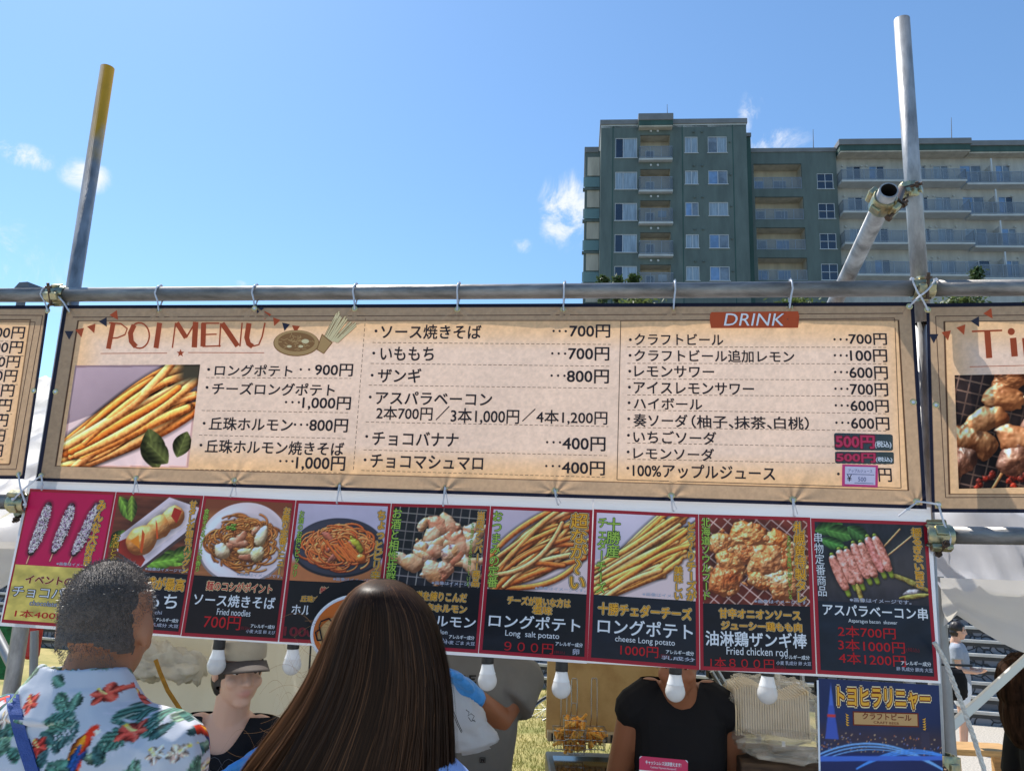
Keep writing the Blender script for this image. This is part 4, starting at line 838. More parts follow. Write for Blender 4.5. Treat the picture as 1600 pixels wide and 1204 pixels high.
class Print:
    def __init__(s, root, wf, quad=None, slope=None): s.root = root; s.wf = wf; s.q = quad; s.slope = slope or (lambda x, y: (y-483)/294*.03)
    def W(s, x, y, off): return P(x, y, s.wf(x, y)-np.asarray(off))
    def mesh(s, name, X, Y, F, m, off):
        return mesh_obj(name, s.W(np.asarray(X, float), np.asarray(Y, float), off), F, [m], s.root)
    def glyph(s, V, F, x0, x1, yt, yb, m, off, sl=None, bb=None, name='lettering', shear=0):
        mn, mx = (V.min(0), V.max(0)) if bb is None else bb
        bx = (V[:, 0]-mn[0])/(mx[0]-mn[0]); by = (V[:, 1]-mn[1])/(mx[1]-mn[1]); h = yb-yt
        k = (1010-(x0+x1)/2)/(5360+yb); sl = s.slope(x0, yb) if sl is None else sl
        X = x0+bx*(x1-x0)+(k+shear)*by*h; Y = yb+sl*(X-x0)-by*h
        return s.mesh(name, X, Y, F, m, off+V[:, 2])
    def text(s, t, x0, x1, yt, yb, m='dark', bold=.018, off=.0016, sl=None, shear=0, name='lettering'):
        V, F = glyphs(t, 0); bb = (V.min(0), V.max(0)); V, F = glyphs(t, bold)
        return s.glyph(V, F, x0, x1, yt, yb, INK[m], off, sl, bb, name, shear)
    def dots(s, pts, r, m='dark', off=.0016, name='dots'):
        X = []; Y = []; F = []
        for (x, y) in pts:
            o = len(X); a = np.linspace(0, 2*math.pi, 12, endpoint=False); X += list(x+r*np.cos(a)); Y += list(y-r*np.sin(a)); F.append(tuple(range(o, o+12)))
        return s.mesh(name, X, Y, F, INK[m], off)
    def poly(s, pts, m, off=.001, name='print_patch'):
        p = np.array(pts, float); m = INK[m] if isinstance(m, str) else m
        if np.ptp(p[:, 0]) < 16 and np.ptp(p[:, 1]) < 16: return s.mesh(name, p[:, 0], p[:, 1], [tuple(range(len(p)))[::-1]], m, off)
        bm = bmesh.new(); f = bm.faces.new([bm.verts.new((x, y, 0)) for x, y in p]); bmesh.ops.triangulate(bm, faces=[f])
        for _ in range(7):
            e = [e for e in bm.edges if e.calc_length() > 12]
            if not e: break
            bmesh.ops.subdivide_edges(bm, edges=e, cuts=1); bmesh.ops.triangulate(bm, faces=bm.faces[:])
        bm.verts.index_update(); X = [v.co.x for v in bm.verts]; Y = [v.co.y for v in bm.verts]; F = [tuple(v.index for v in f.verts) for f in bm.faces]; bm.free()
        return s.mesh(name, X, Y, F, m, off)
    def strokes(s, lines, m, off=.0012, name='rule_line'):
        """lines: list of (x0,y0,x1,y1,width) split into short pieces"""
        X = []; Y = []; F = []
        for (x0, y0, x1, y1, w) in lines:
            L = math.hypot(x1-x0, y1-y0); n = max(1, int(L/24)); nx, ny = -(y1-y0)/L*w/2, (x1-x0)/L*w/2
            o = len(X)
            for i in range(n+1):
                a, b = x0+(x1-x0)*i/n, y0+(y1-y0)*i/n; X += [a+nx, a-nx]; Y += [b+ny, b-ny]
            for i in range(n): F.append((o+2*i, o+2*i+2, o+2*i+3, o+2*i+1))
        return s.mesh(name, X, Y, F, INK[m], off)
    def dashes(s, x0, y0, x1, y1, w=.9, on=5, gap=3, m='dash', name='dashed_line'):
        L = math.hypot(x1-x0, y1-y0); ls = []; d = 0
        while d < L:
            e = min(L, d+on); ls.append((x0+(x1-x0)*d/L, y0+(y1-y0)*d/L, x0+(x1-x0)*e/L, y0+(y1-y0)*e/L, w)); d += on+gap
        return s.strokes(ls, m, .0012, name)
    # ---- poster-local versions
    def lt(s, t, s0, s1, t0, t1, m='white', bold=.02, off=.0012, layers=None, name='lettering', tilt=0):
        V0, F0 = glyphs(t, 0); bb = (V0.min(0), V0.max(0)); out = None
        for k, (mm, bo) in enumerate(layers or [(m, bold)]):
            V, F = glyphs(t, bo); bx = (V[:, 0]-bb[0][0])/(bb[1][0]-bb[0][0]); by = (V[:, 1]-bb[0][1])/(bb[1][1]-bb[0][1])
            p = bil(s.q, s0+bx*(s1-s0), t1-by*(t1-t0)+tilt*bx); s.mesh(name if k == len(layers or [1])-1 else name+'_outline', p[:, 0], p[:, 1], F, INK[mm], off+.0003*k+V[:, 2])
    def vt(s, t, sc, t0, t1, wd, layers, off=.0012, tilt=0.0, name='vertical_lettering'):
        """vertical text centred on column sc from t0 to t1, cell width wd"""
        n = len(t); ch = (t1-t0)/n
        for k, (mm, bo) in enumerate(layers):
            X = []; F = []; Z = []
            for i, c in enumerate(t):
                V, Fc = glyphs(c, bo); V0 = glyphs(c, 0)[0]; V = V.copy()
                small = c in 'っゃゅょッャュョ'
                if c in 'ー〜': V = np.stack([V[:, 1]-.38+.5, .5-(V[:, 0]-.5)-.12, V[:, 2]], 1)
                elif c.isascii(): V[:, 0] += .5-(V0[:, 0].min()+V0[:, 0].max())/2
                if small: V[:, 0] += .08; V[:, 1] += .1
                sx = sc+(V[:, 0]-.5)*wd+tilt*(i/n); ty = t0+ch*(i+.5)-(V[:, 1]-.38)*ch*1.04; p = bil(s.q, sx, ty); o = len(X)
                X += p.tolist(); Z += V[:, 2].tolist(); F += [tuple(j+o for j in f) for f in Fc]
            X = np.array(X); s.mesh(name if k == len(layers)-1 else name+'_outline', X[:, 0], X[:, 1], F, INK[mm], off+.0003*k+np.array(Z))
    def lpoly(s, pts, m, off=.0008, name='print_patch'):
        p = np.array(pts, float); p = bil(s.q, p[:, 0], p[:, 1]); return s.poly(p.tolist(), m, off, name)
def sheet(name, quad, nx, ny, wf, off, m, paint, parent, hole=None, q2=None):
    s, t = np.meshgrid(np.linspace(0, 1, nx), np.linspace(0, 1, ny)); p = bil(quad, s, t).reshape(-1, 2); X, Y = p[:, 0], p[:, 1]
    V = P(X, Y, wf(X, Y)-off); col = lin(np.clip(paint(X, Y, s.ravel(), t.ravel()), 0, 1)*255); F = grid_faces(nx, ny); F = [f[::-1] for f in F]
    if hole is not None:
        ins = np.ones(len(X), bool); h = np.asarray(hole, float)
        for i in range(4):
            a, b = h[i], h[(i+1) % 4]; ins &= ((b[0]-a[0])*(Y-a[1])-(b[1]-a[1])*(X-a[0])) > 0
        F = [f for f in F if not (ins[f[0]] and ins[f[1]] and ins[f[2]] and ins[f[3]])]
    return mesh_obj(name, V, F, [m], parent, None, [True]*len(F), col)
cloth_m = mat('printed cloth', rough=.75, attr='Col', trans=.46, bump=.06, bscale=420, spec=.25)
paper_m = mat('laminated print', rough=.42, attr='Col', coat=.12, spec=.25, bump=.03, bscale=9)
sticker_m = mat('sticker', rough=.3, attr='Col', coat=.4)
KN = vnoise(420, 1500, 60, 260, 5, 3, .8); KB = vnoise(420, 1500, 3, 9, 8, 4)
def kraft_paint(quad, aspect):
    """kraft-paper print: navy hem, brown band, thin rule, warm panel"""
    def f(X, Y, s, t):
        hh = 300.0; ds = np.minimum(s, 1-s)*aspect*hh; dt = np.minimum(t, 1-t)*hh; d = np.minimum(ds, dt)
        i = (np.clip(t, 0, .999)*419).astype(int); j = (np.mod(s*aspect/4.6, .999)*1499).astype(int); n = (KN[i, j]-.5); nb = KB[i, j]-.5
        c = np.zeros((len(X), 3)); inner = np.array((240, 193, 144)); pale = np.array((238, 207, 184)); band = np.array((190, 158, 126)); hem = np.array((30, 32, 48))
        m = np.clip((d-28)/46, 0, 1)*np.clip((dt-18)/60+.25, 0, 1); c = inner*(1-m[:, None])+pale*m[:, None]
        c = np.where((d < 27)[:, None], band, c); c = np.where(((d > 25.2) & (d < 27))[:, None], np.array((86, 60, 44)), c)
        c = c*(1+.15*n[:, None]+.02*nb[:, None]); c = np.where((d < 5.6)[:, None], hem, c)
        return c/255
    return f
def fold(ph, a=.006):
    def wf(x, y): return a*np.sin(np.asarray(x)/88.0+ph)*np.cos((np.asarray(y)-620)/170.0)+a*.5*np.sin(np.asarray(x)/31.0+ph*2+np.asarray(y)/70.0)*np.clip((np.asarray(y)-470)/160, 0, 1)*.6
    return wf
def hole_ring(pr, x, y, r=5.2):
    """brass eyelet"""
    b = MB(); c = pr.W(np.array(x), np.array(y), .001); RG = []
    b.lathe(c, [(.0042, .0), (.0052, .0016), (.0082, .0016), (.0096, .0)], -FN, 18); g = b.build('eyelet', [mat('brass eyelet', rgb(196, 186, 140)[:3], .3, metal=.8)], pr.root)
    b = MB(); b.lathe(c, [(0, .0006), (.0043, .0006)], -FN, 14); b.build('eyelet_hole', [mat('eyelet sky', rgb(214, 222, 232)[:3], .4)], g)
def yen(p, v, x0, x1, yt, yb): p.text(v, x0, x1, yt, yb, bold=.016)

# ---- main banner
QM = [(100, 477), (1428, 472), (1448, 795), (56, 751)]
root = thing('menu_banner', 'long kraft-brown cloth menu banner headed POI MENU and DRINK', 'banner', P(760, 770, 0), 'kraft-brown menu banners'); wf0 = fold(.6)
EY = np.array([(107.5, 485.5), (248, 484), (397.5, 481.5), (554, 482), (714.5, 483), (880, 483), (1052.5, 481), (1234, 479.5), (1421, 478.5), (64, 743), (212, 747), (366, 750), (530, 758), (695, 762), (867, 766), (1049, 774), (1239, 780), (1432.5, 783)])
def sag(x, y):
    x = np.asarray(x, float); y = np.asarray(y, float); o = wf0(x, y)
    for k, (a, b) in enumerate(EY):
        dx = x-a; dy = y-b; d2 = np.hypot(dx, dy); th = np.arctan2(dx, np.abs(dy)+4); o = o+.0032*np.exp(-d2/34)*np.cos(th*(7+k % 3)+k)
    return o
pr = Print(root, sag)
PH = [(117.6, 570.7), (312.8, 569.3), (294, 730.3), (94.4, 728.6)]
bow = lambda X: 2.2*np.sin(np.clip((X-90)/1345, 0, 1)*math.pi)
sheet('cloth', QM, 1000, 240, sag, 0, cloth_m, kraft_paint(QM, 1340/300), root, hole=[(x+dx, y+dy) for (x, y), (dx, dy) in zip(PH, [(2, 2), (-2, 2), (-2, -2), (2, -2)])])
fp = pic_fries(260, 1.22, (150, 146, 166), [(232, 152, 74), (240, 170, 94), (220, 134, 58), (244, 186, 116)], n=36, r=.043, wavy=.10, sd=3)
random.seed(5)
for a in [(.93, 1.02, .42, .12, -1.9), (1.02, .96, .3, .1, -2.4), (1.1, .9, .26, .09, -1.3)]: fp.leaf(*a, (70, 84, 50))
fp.mixm(np.clip((fp.X-.95)*8, 0, 1)*np.clip((.22-fp.Y)*10, 0, 1), (60, 62, 54))
sheet('photo', PH, 230, 190, sag, .0008, cloth_m, lambda X, Y, s, t: fp.at(s, t), root)
# bunting
def flag(x, y, m, ang, sz=14):
    c, s_ = math.cos(ang), math.sin(ang); pts = [(-sz/2, -sz*.35), (sz/2, -sz*.35), (0, sz*.62)]
    pr.poly([(x+a*c-b*s_, y+a*s_+b*c) for a, b in pts], m, .0012, 'bunting_flag')
for (x, y, m, a) in [(303, 230, 'navy', 0), (352, 220, 'rust', -.2), (405, 203, 'rust', -.35), (457, 177, 'navy', -.5), (504, 147, 'rust', -.6)]: flag(x/2.807, 440+y/2.807, m, a)
for (x, y, m, a) in [(1137, 120, 'navy', .5), (1170, 147, 'rust', .45), (1210, 174, 'rust', .35), (1252, 195, 'navy', .2), (1297, 205, 'rust', .1)]: flag(x/2.807, 440+y/2.807, m, a, 12.5)
# hand-drawn heading
def heading(p, letters, X, Y, name='heading_letter'):
    for (ch, strokes) in letters:
        xs = []; ys = []; F = []
        for (pts, w) in strokes:
            pts = np.array([(X(a), Y(b)) for a, b in pts], float); o = len(xs); n = len(pts)
            for i in range(n):
                d = pts[min(i+1, n-1)]-pts[max(i-1, 0)]; d /= np.linalg.norm(d)+1e-9; q = np.array((-d[1], d[0]))*w/2; xs += [pts[i, 0]+q[0], pts[i, 0]-q[0]]; ys += [pts[i, 1]+q[1], pts[i, 1]-q[1]]
            for i in range(n-1): F.append((o+2*i, o+2*i+1, o+2*i+3, o+2*i+2))
        p.mesh(name, xs, ys, F, INK['rust'], .0016)
def arc(cx, cy, rx, ry, a0, a1, n=22): return [(cx+rx*math.cos(R(a0+(a1-a0)*i/n)), cy+ry*math.sin(R(a0+(a1-a0)*i/n))) for i in range(n+1)]
XZ = lambda a: a/2.807; YZ = lambda b: 440+b/2.807
heading(pr, [('P', [([(497, 178), (475, 294)], 7.5), ([(478, 180), (530, 184), (558, 206), (548, 232), (515, 246), (488, 248)], 2.2)]),
             ('O', [(arc(611, 236, 44, 56, 20, 380), 2.4), ([(588, 190), (572, 225), (576, 262), (596, 285)], 8)]),
             ('I', [([(700, 180), (684, 291)], 8)]),
             ('M', [([(770, 180), (756, 290)], 2.2), ([(775, 180), (816, 246)], 7.5), ([(816, 246), (858, 176)], 2.4), ([(858, 176), (852, 288)], 8.5)]),
             ('E', [([(893, 182), (890, 284)], 8), ([(885, 182), (962, 182)], 2.2), ([(888, 232), (950, 230)], 2.2), ([(888, 284), (968, 281)], 2.2)]),
             ('N', [([(968, 182), (962, 286)], 2.2), ([(974, 182), (1042, 282)], 8), ([(1062, 180), (1052, 284)], 2.2)]),
             ('U', [([(1092, 182), (1082, 245), (1090, 272), (1108, 284)], 8), ([(1104, 284), (1135, 276), (1150, 240), (1162, 180)], 2.4)])], XZ, YZ)
pr.strokes([(157, 552, 261, 551.5, 1), (294, 550.6, 413, 551, 1)], 'rust')
st = [(282+math.cos(R(-90+i*36))*(6.4 if i % 2 == 0 else 2.8), 551.5+math.sin(R(-90+i*36))*(6.4 if i % 2 == 0 else 2.8)) for i in range(10)]; pr.poly(st, 'rust', .0015, 'star')
# noodle bowl and chips drawings
pr.poly(arc(463, 536, 36, 20.5, 0, 345, 28), 'kraftd', .001, 'bowl_drawing'); pr.poly(arc(463, 535.4, 34.6, 19.4, 0, 345, 28), 'kraft', .0013, 'bowl_drawing'); pr.poly(arc(463, 534, 29, 15, 0, 345, 28), 'kraftd', .0016, 'bowl_drawing')
random.seed(9); ls = []
for k in range(46):
    a = random.random()*6.28; q = random.random()**.5; x = 463+27*q*math.cos(a); y = 534+13*q*math.sin(a); b = random.random()*6.28; ls.append((x-3.5*math.cos(b), y-2*math.sin(b), x+3.5*math.cos(b), y+2*math.sin(b), 1.0))
pr.strokes(ls, 'kraft', .0019, 'noodle_drawing'); pr.poly(arc(477, 533, 6, 3.5, 0, 330, 10), 'cream', .0021, 'noodle_drawing'); pr.poly(arc(452, 541, 4, 2, 0, 330, 10), 'cream', .0021, 'noodle_drawing'); pr.poly(arc(470, 541, 4, 2, 0, 330, 10), 'cream', .0021, 'noodle_drawing')
ls = []; l2 = []
for k in range(13): ls.append((506+k*1.7+random.uniform(-1, 1), 530+k*.4, 525+k*2.6+random.uniform(-3, 3), 487+k*1.9+random.uniform(-4, 4), 3.6))
pr.strokes(ls, 'kraftd', .0012, 'chips_drawing'); pr.strokes([(a, b, c, d, 2.2) for a, b, c, d, e in ls], 'cream', .0015, 'chips_drawing')
pr.poly([(503, 521), (520, 535), (506, 553), (494, 546)], 'kraftd', .0017, 'chips_drawing'); pr.poly([(503.5, 523.5), (518, 535.5), (505.5, 551.5), (496, 545.5)], 'kraft', .002, 'chips_drawing')
# rules
pr.strokes([(113.5, 495.5, 1411, 489.5, 1.2)], 'line', .0008)
pr.dashes(571, 497, 552, 735)
for (a, b, c, d) in [(322, 589.6, 549, 591), (315, 641, 544, 644.5), (311, 679.4, 541, 685), (305, 733, 536, 738.5), (582, 535, 954.6, 538), (579, 567.6, 953, 572), (576, 601.4, 952, 606.5), (571.5, 659, 950.5, 666), (568, 702.5, 949, 711.5), (564.5, 734.5, 948.5, 745.5)]: pr.dashes(a, b, c, d)
DT = lambda x0, x1, y: pr.dots([(x0, y), ((x0+x1)/2, y+.1), (x1, y+.3)], 1.9)
rows = [('ロングポテト', 335, 456, 569, 587, 326, 577), ('チーズロングポテト', 331, 522, 597, 616, 323.5, 605), ('丘珠ホルモン', 326, 456, 651, 671.5, 319, 661), ('丘珠ホルモン焼きそば', 320, 536, 686, 707, 314, 695),
        ('ソース焼きそば', 595, 751, 507, 529, 587.5, 517), ('いももち', 594, 677, 541.6, 562.6, 584, 551.5), ('ザンギ', 590, 657, 575, 597, 581.5, 586), ('アスパラベーコン', 587, 768, 611, 631, 578.5, 620), ('チョコバナナ', 581.5, 715.5, 673, 695, 573, 681.5), ('チョコマシュマロ', 578.5, 754, 709, 730, 570.5, 718),
        ('クラフトビール', 992, 1130, 521, 538.5, 985, 530.6), ('クラフトビール追加レモン', 991.5, 1241, 545.6, 564.4, 984.5, 555), ('レモンサワー', 991.5, 1115.6, 571, 588.4, 984, 579.7), ('アイスレモンサワー', 990.6, 1178, 596, 614.4, 983.5, 604.7), ('ハイボール', 990.6, 1097, 621, 638.4, 983, 629), ('奏ソーダ', 990, 1074, 646, 666, 982.5, 654), ('いちごソーダ', 990, 1119, 672, 691.5, 982, 679.7), ('レモンソーダ', 990, 1115.6, 698, 716.6, 981.5, 705.6), ('100%アップルジュース', 989, 1211, 723, 744.7, 981, 731)]
for (t, a, b, c, d, bx, by) in rows: pr.text(t, a, b, c, d, bold=.022, name='menu_item'); pr.dots([(bx, by)], 2.3, name='bullet')
pr.text('（柚子、', 1081, 1146, 648, 668, bold=.022, name='menu_item'); pr.text('抹茶、', 1148, 1206, 650, 669, bold=.022, name='menu_item'); pr.text('白桃）', 1210, 1264, 650.5, 670, bold=.022, name='menu_item')
prices = [('900円', 491.6, 550.4, 568, 587, 470, 496, 577), ('1,000円', 472, 547, 619, 639.5, 447, 467, 628), ('800円', 483, 542.5, 653.5, 674, 461, 480, 663), ('1,000円', 462, 538, 711.5, 734, 438, 457, 720), ('700円', 890, 953, 507, 527, 865, 884, 517), ('700円', 888, 951.6, 542, 562.6, 863, 883, 552), ('800円', 886, 951, 577, 598, 862, 882, 586.5), ('400円', 879, 945.6, 681.5, 703, 855, 875, 690.5), ('400円', 878, 944.7, 719.5, 740.5, 853.6, 874, 727.6),
          ('700円', 1327, 1386, 520.6, 538.4, 1304, 1323, 530), ('100円', 1329, 1386.5, 545.6, 565, 1304.5, 1323, 555), ('600円', 1328, 1387.5, 572, 591.5, 1305, 1323.5, 581), ('700円', 1329, 1388, 598, 617.5, 1305.5, 1324, 607), ('600円', 1329.7, 1389, 624, 643, 1306, 1324.5, 633), ('600円', 1330.6, 1390, 651, 670.6, 1307, 1325.5, 660)]
for (t, a, b, c, d, e, f, g) in prices: pr.text(t, a, b, c, d, bold=.022, name='price'); DT(e, f, g)
for (t, a, b, c, d) in [('2本700円', 587.5, 675, 634, 655), ('／', 681, 701, 634, 656), ('3本1,000円', 704, 810.5, 637, 661), ('／', 816, 836, 638, 658), ('4本1,200円', 838, 948.6, 640, 662)]: pr.text(t, a, b, c, d, bold=.018, name='price')
pr.dots([(1310, 740)], 2.2); pr.text('円', 1373.4, 1393.8, 731, 752, bold=.018, name='price')
# drink panel
DP = [(970, 501), (1398, 497), (1408, 762), (964, 749)]
pr.strokes([(*DP[i], *DP[(i+1) % 4], 1.2) for i in range(4)], 'line', .001, 'panel_frame')
for (a, b) in [(542, 542.5), (567.5, 568.3), (592, 593.5), (616.6, 619), (640.3, 646), (667.5, 673), (691.6, 699), (717, 725)]: pr.dashes(980, a, 1388, b)
pr.poly([(1112, 487.5), (1247, 486.2), (1245, 492), (1249, 494.5), (1245, 499.5), (1248, 504), (1247, 512), (1111, 512.5), (1113, 505), (1109, 500), (1113, 495), (1109.5, 490.5)], 'rust', .0032, 'heading_tag')
pr.text('DRINK', 1131, 1224, 489.5, 508.5, 'white', -.008, .0050, shear=.22, name='heading')
for (x, y) in [(107.5, 485.5), (248, 484), (397.5, 481.5), (554, 482), (714.5, 483), (880, 483), (1052.5, 481), (1234, 479.5), (1421, 478.5), (86.5, 611.5), (1427, 628), (64, 743), (212, 747), (366, 750), (530, 758), (695, 762), (867, 766), (1049, 774), (1239, 780), (1432.5, 783)]: hole_ring(pr, x, y)
# ---- price stickers on the drink panel
def sticker(label, q, cat='sticker'):
    t = thing('price_sticker', label, cat, P(q[3][0], q[3][1], -.004), 'stickers over the drink prices'); return t, Print(t, sag, q, lambda x, y: .02)
def rrect(n=6, rx=.04, ry=.12):
    o = []
    for (cx, cy, a0) in [(1-rx, ry, -90), (1-rx, 1-ry, 0), (rx, 1-ry, 90), (rx, ry, 180)]:
        for i in range(n+1): a = R(a0+90*i/n); o.append((cx+rx*math.cos(a), cy+ry*math.sin(a)))
    return o
glossblk = mat('gloss black sticker', (.012, .013, .018), .22, coat=.4, var=.4, vscale=30)
for (q, y, lb) in [([(1303, 676), (1395, 678.5), (1395.5, 704), (1304, 703)], 0, 'black price sticker reading 500円 on the strawberry soda line'), ([(1304.5, 705), (1396.5, 706), (1397, 725), (1305, 723.5)], 1, 'shorter black price sticker reading 500円 on the lemon soda line')]:
    t, sp = sticker(lb, q); sp.lpoly(rrect(), glossblk, .0022, 'backing'); sp.lt('500円', .03, .68, .12, .86, 'pink', .055, .0027, layers=[('fade', .09), ('pink', .03)]); sp.lt('(税込)', .69, .97, .42, .84, 'white', .03, .0027)
t, sp = sticker('pink-edged handwritten price card stuck on the apple juice line', [(1316, 725), (1372, 726.5), (1371.5, 761), (1315.5, 759)], 'price card')
sp.lpoly([(0, 0), (1, 0), (1, 1), (0, 1)], 'hot', .0036, 'card'); sp.lpoly([(.08, .09), (.93, .09), (.93, .9), (.08, .9)], 'paleblue', .0041, 'card_face')
sp.lt('アップルジュース', .17, .84, .2, .36, 'steel', -.012, .0045); sp.lpoly([(.13, .43), (.9, .43), (.9, .455), (.13, .455)], 'steel', .0045, 'rule_line'); sp.lt('¥', .14, .27, .46, .78, 'black', .0, .0045); sp.lt('500', .45, .67, .56, .76, 'steel', -.01, .0045); sp.lpoly([(.35, .82), (.88, .82), (.88, .845), (.35, .845)], 'steel', .0045, 'rule_line')
# ---- left banner
root = thing('menu_banner', 'kraft-brown price banner cut off by the left edge, only yen prices showing', 'banner', P(-300, 745, 0), 'kraft-brown menu banners')
QL = [(-1240, 480), (77, 477), (38, 748), (-1290, 742)]; pr = Print(root, fold(2.0)); sheet('cloth', QL, 700, 120, pr.wf, 0, cloth_m, kraft_paint(QL, 1310/292), root)
pr.strokes([(66.6, 492.7, 25, 733, 1.2), (-600, 489, 66.6, 492.7, 1.2), (-600, 726, 25, 733, 1.2)], 'line', .0009); pr.strokes([(55, 503, 16, 724, 1.1), (-500, 499, 55, 503, 1.1)], 'line', .0009, 'panel_frame')
for i, (xr, y) in enumerate([(103, 222), (95, 286), (82, 349), (70, 411), (57, 476), (45, 541), (30, 606), (17, 673), (7, 739)]):
    x1 = xr/2.807; yc = 440+y/2.807; pr.text(['600円', '700円', '500円', '800円', '600円', '500円', '600円', '400円', '500円'][i], x1-57, x1, yc-9, yc+9.5, bold=.018, sl=.012, name='price'); pr.dashes(-160, yc+12.4, x1+3, yc+14.2); pr.dots([(x1-80+k*9, yc) for k in range(3)], 1.8)
for (x, y) in [(74.5, 485.5), (52.5, 610), (29, 741), (-80, 483), (-110, 737)]: hole_ring(pr, x, y)
# ---- right banner
root = thing('menu_banner', 'kraft-brown banner starting Ti with a grilled skewer photo, cut off by the right edge', 'banner', P(1900, 800, 0), 'kraft-brown menu banners')
QR_ = [(1447, 474), (2400, 462), (2440, 806), (1456, 800)]; pr = Print(root, fold(3.6, .008)); sk = pic_skewer(260, 1.25, 8)
PHR = [(1491.5, 586), (1720, 582), (1728, 758), (1498, 763.3)]
sheet('cloth', QR_, 640, 240, pr.wf, 0, cloth_m, kraft_paint(QR_, 970/325), root, hole=[(x+dx, y+dy) for (x, y), (dx, dy) in zip(PHR, [(2, 2), (-2, 2), (-2, -2), (2, -2)])])
sheet('photo', PHR, 230, 190, pr.wf, .0008, cloth_m, lambda X, Y, s, t: sk.at(s, t), root)
for (x, y, m, a) in [(187, 276, 'navy', 0), (252, 262, 'rust', -.2), (327, 235, 'rust', -.35), (398, 198, 'navy', -.5), (462, 158, 'rust', -.6)]: flag(1400+x/3.17, 440+y/3.17, m, a, 15)
XR = lambda a: 1400+a/3.17; YR = lambda b: 440+b/3.17
heading(pr, [('T', [([(376, 246), (526, 241)], 2.6), ([(452, 246), (462, 378)], 9.5)]), ('i', [([(580, 278), (588, 370)], 10)]), ('x', [([(640, 278), (650, 370)], 10)])], XR, YR); pr.dots([(XR(571), YR(247))], 5.6, 'rust', name='heading_letter')
pr.strokes([(XR(365), YR(421), XR(900), YR(408), 1)], 'rust'); pr.strokes([(XR(196), YR(171), XR(1600), YR(152), 1.2), (XR(196), YR(171), XR(246), YR(1068), 1.2), (XR(246), YR(1068), XR(1600), YR(1062), 1.2)], 'line', .0009)
for (x, y) in [(1449.5, 483.5), (1462.5, 632.5), (1466, 788.5), (1640, 476)]: hole_ring(pr, x, y)

# ------------------------------------------------------------------ food posters
PQ = [[(47, 763), (181, 768), (141, 986), (2, 976)], [(182, 768), (318, 774), (282, 996), (143, 986)], [(319, 774), (462, 781), (434, 1006), (283, 997)], [(463, 781), (611, 786), (588, 1014), (436, 1006)], [(612, 786), (766, 790), (747, 1024), (589, 1014)], [(767, 790), (926, 796), (918, 1036), (748, 1024)], [(928, 795), (1091, 803), (1093, 1050), (918, 1036)], [(1092, 803), (1266, 808), (1275, 1056), (1094, 1050)], [(1267, 809), (1448, 815), (1466, 1067), (1277, 1056)]]
wfp = lambda x, y: .020+.003*np.sin(np.asarray(x)/57.0)+.002*np.sin(np.asarray(y)/40.0)
GOLD = [('cream', .09), ('brown', .055), ('gold', .018)]; GOLDD = [('black', .12), ('cream', .085), ('brown', .052), ('gold', .016)]; REDO = [('cream', .08), ('red', .025)]; LIME = [('forest', .06), ('lime', .016)]
fries_p = pic_fries(230, 1.22, (176, 178, 206), [(240, 150, 76), (246, 172, 100), (230, 132, 62), (250, 190, 130)], n=46, r=.030, wavy=.2, sd=12)
fries_c = pic_fries(230, 1.22, (190, 196, 224), [(250, 178, 94), (244, 162, 76), (252, 196, 124)], n=42, r=.036, wavy=.07, sd=15, cheese=True)
POST = [
 dict(lb='chocolate banana poster with sprinkled sticks on magenta over yellow', pic=pic_banana(230, 1.22, 4), split=.565, bg=(226, 198, 100), top=(172, 14, 84)),
 dict(lb='poster of potato dumplings in a white paper tray', pic=pic_mochi(230, 1.22, 5), split=.565, bg=(24, 22, 34)),
 dict(lb='sauce yakisoba poster with noodles on a white plate, priced 700円', pic=pic_noodles(230, 1.22, 6, (150, 104, 70), (216, 218, 236), [(178, 116, 58), (196, 136, 72), (150, 92, 44)], False), split=.565, bg=(26, 18, 24)),
 dict(lb='pork offal noodle poster with red noodles in a black bowl', pic=pic_noodles(230, 1.22, 7, (172, 180, 214), (56, 60, 78), [(226, 128, 66), (236, 150, 88), (206, 104, 54)], True), split=.565, bg=(24, 22, 28)),
 dict(lb='grilled offal poster with pale meat pieces on a wire mesh', pic=pic_offal(230, 1.22, 8), split=.56, bg=(22, 20, 26)),
 dict(lb='long salt potato poster priced 900円 with curly fries', pic=fries_p, split=.56, bg=(22, 24, 30)),
 dict(lb='cheese long potato poster priced 1000円 with cheese-covered fries', pic=fries_c, split=.56, bg=(24, 30, 42)),
 dict(lb='fried chicken rod poster with golden chicken on a net, priced 800円', pic=pic_karaage(230, 1.18, 9), split=.57, bg=(22, 24, 34)),
 dict(lb='asparagus bacon skewer poster with three red prices', pic=pic_asparagus(230, 1.3, 10), split=.53, bg=(26, 36, 50))]
edge_m = mat('poster back', rgb(210, 206, 206)[:3], .5)
glossy_dark = {}
PRN = []
PQ = [[a, b, (c[0], c[1]-4), (d[0], d[1]-4)] for a, b, c, d in PQ]
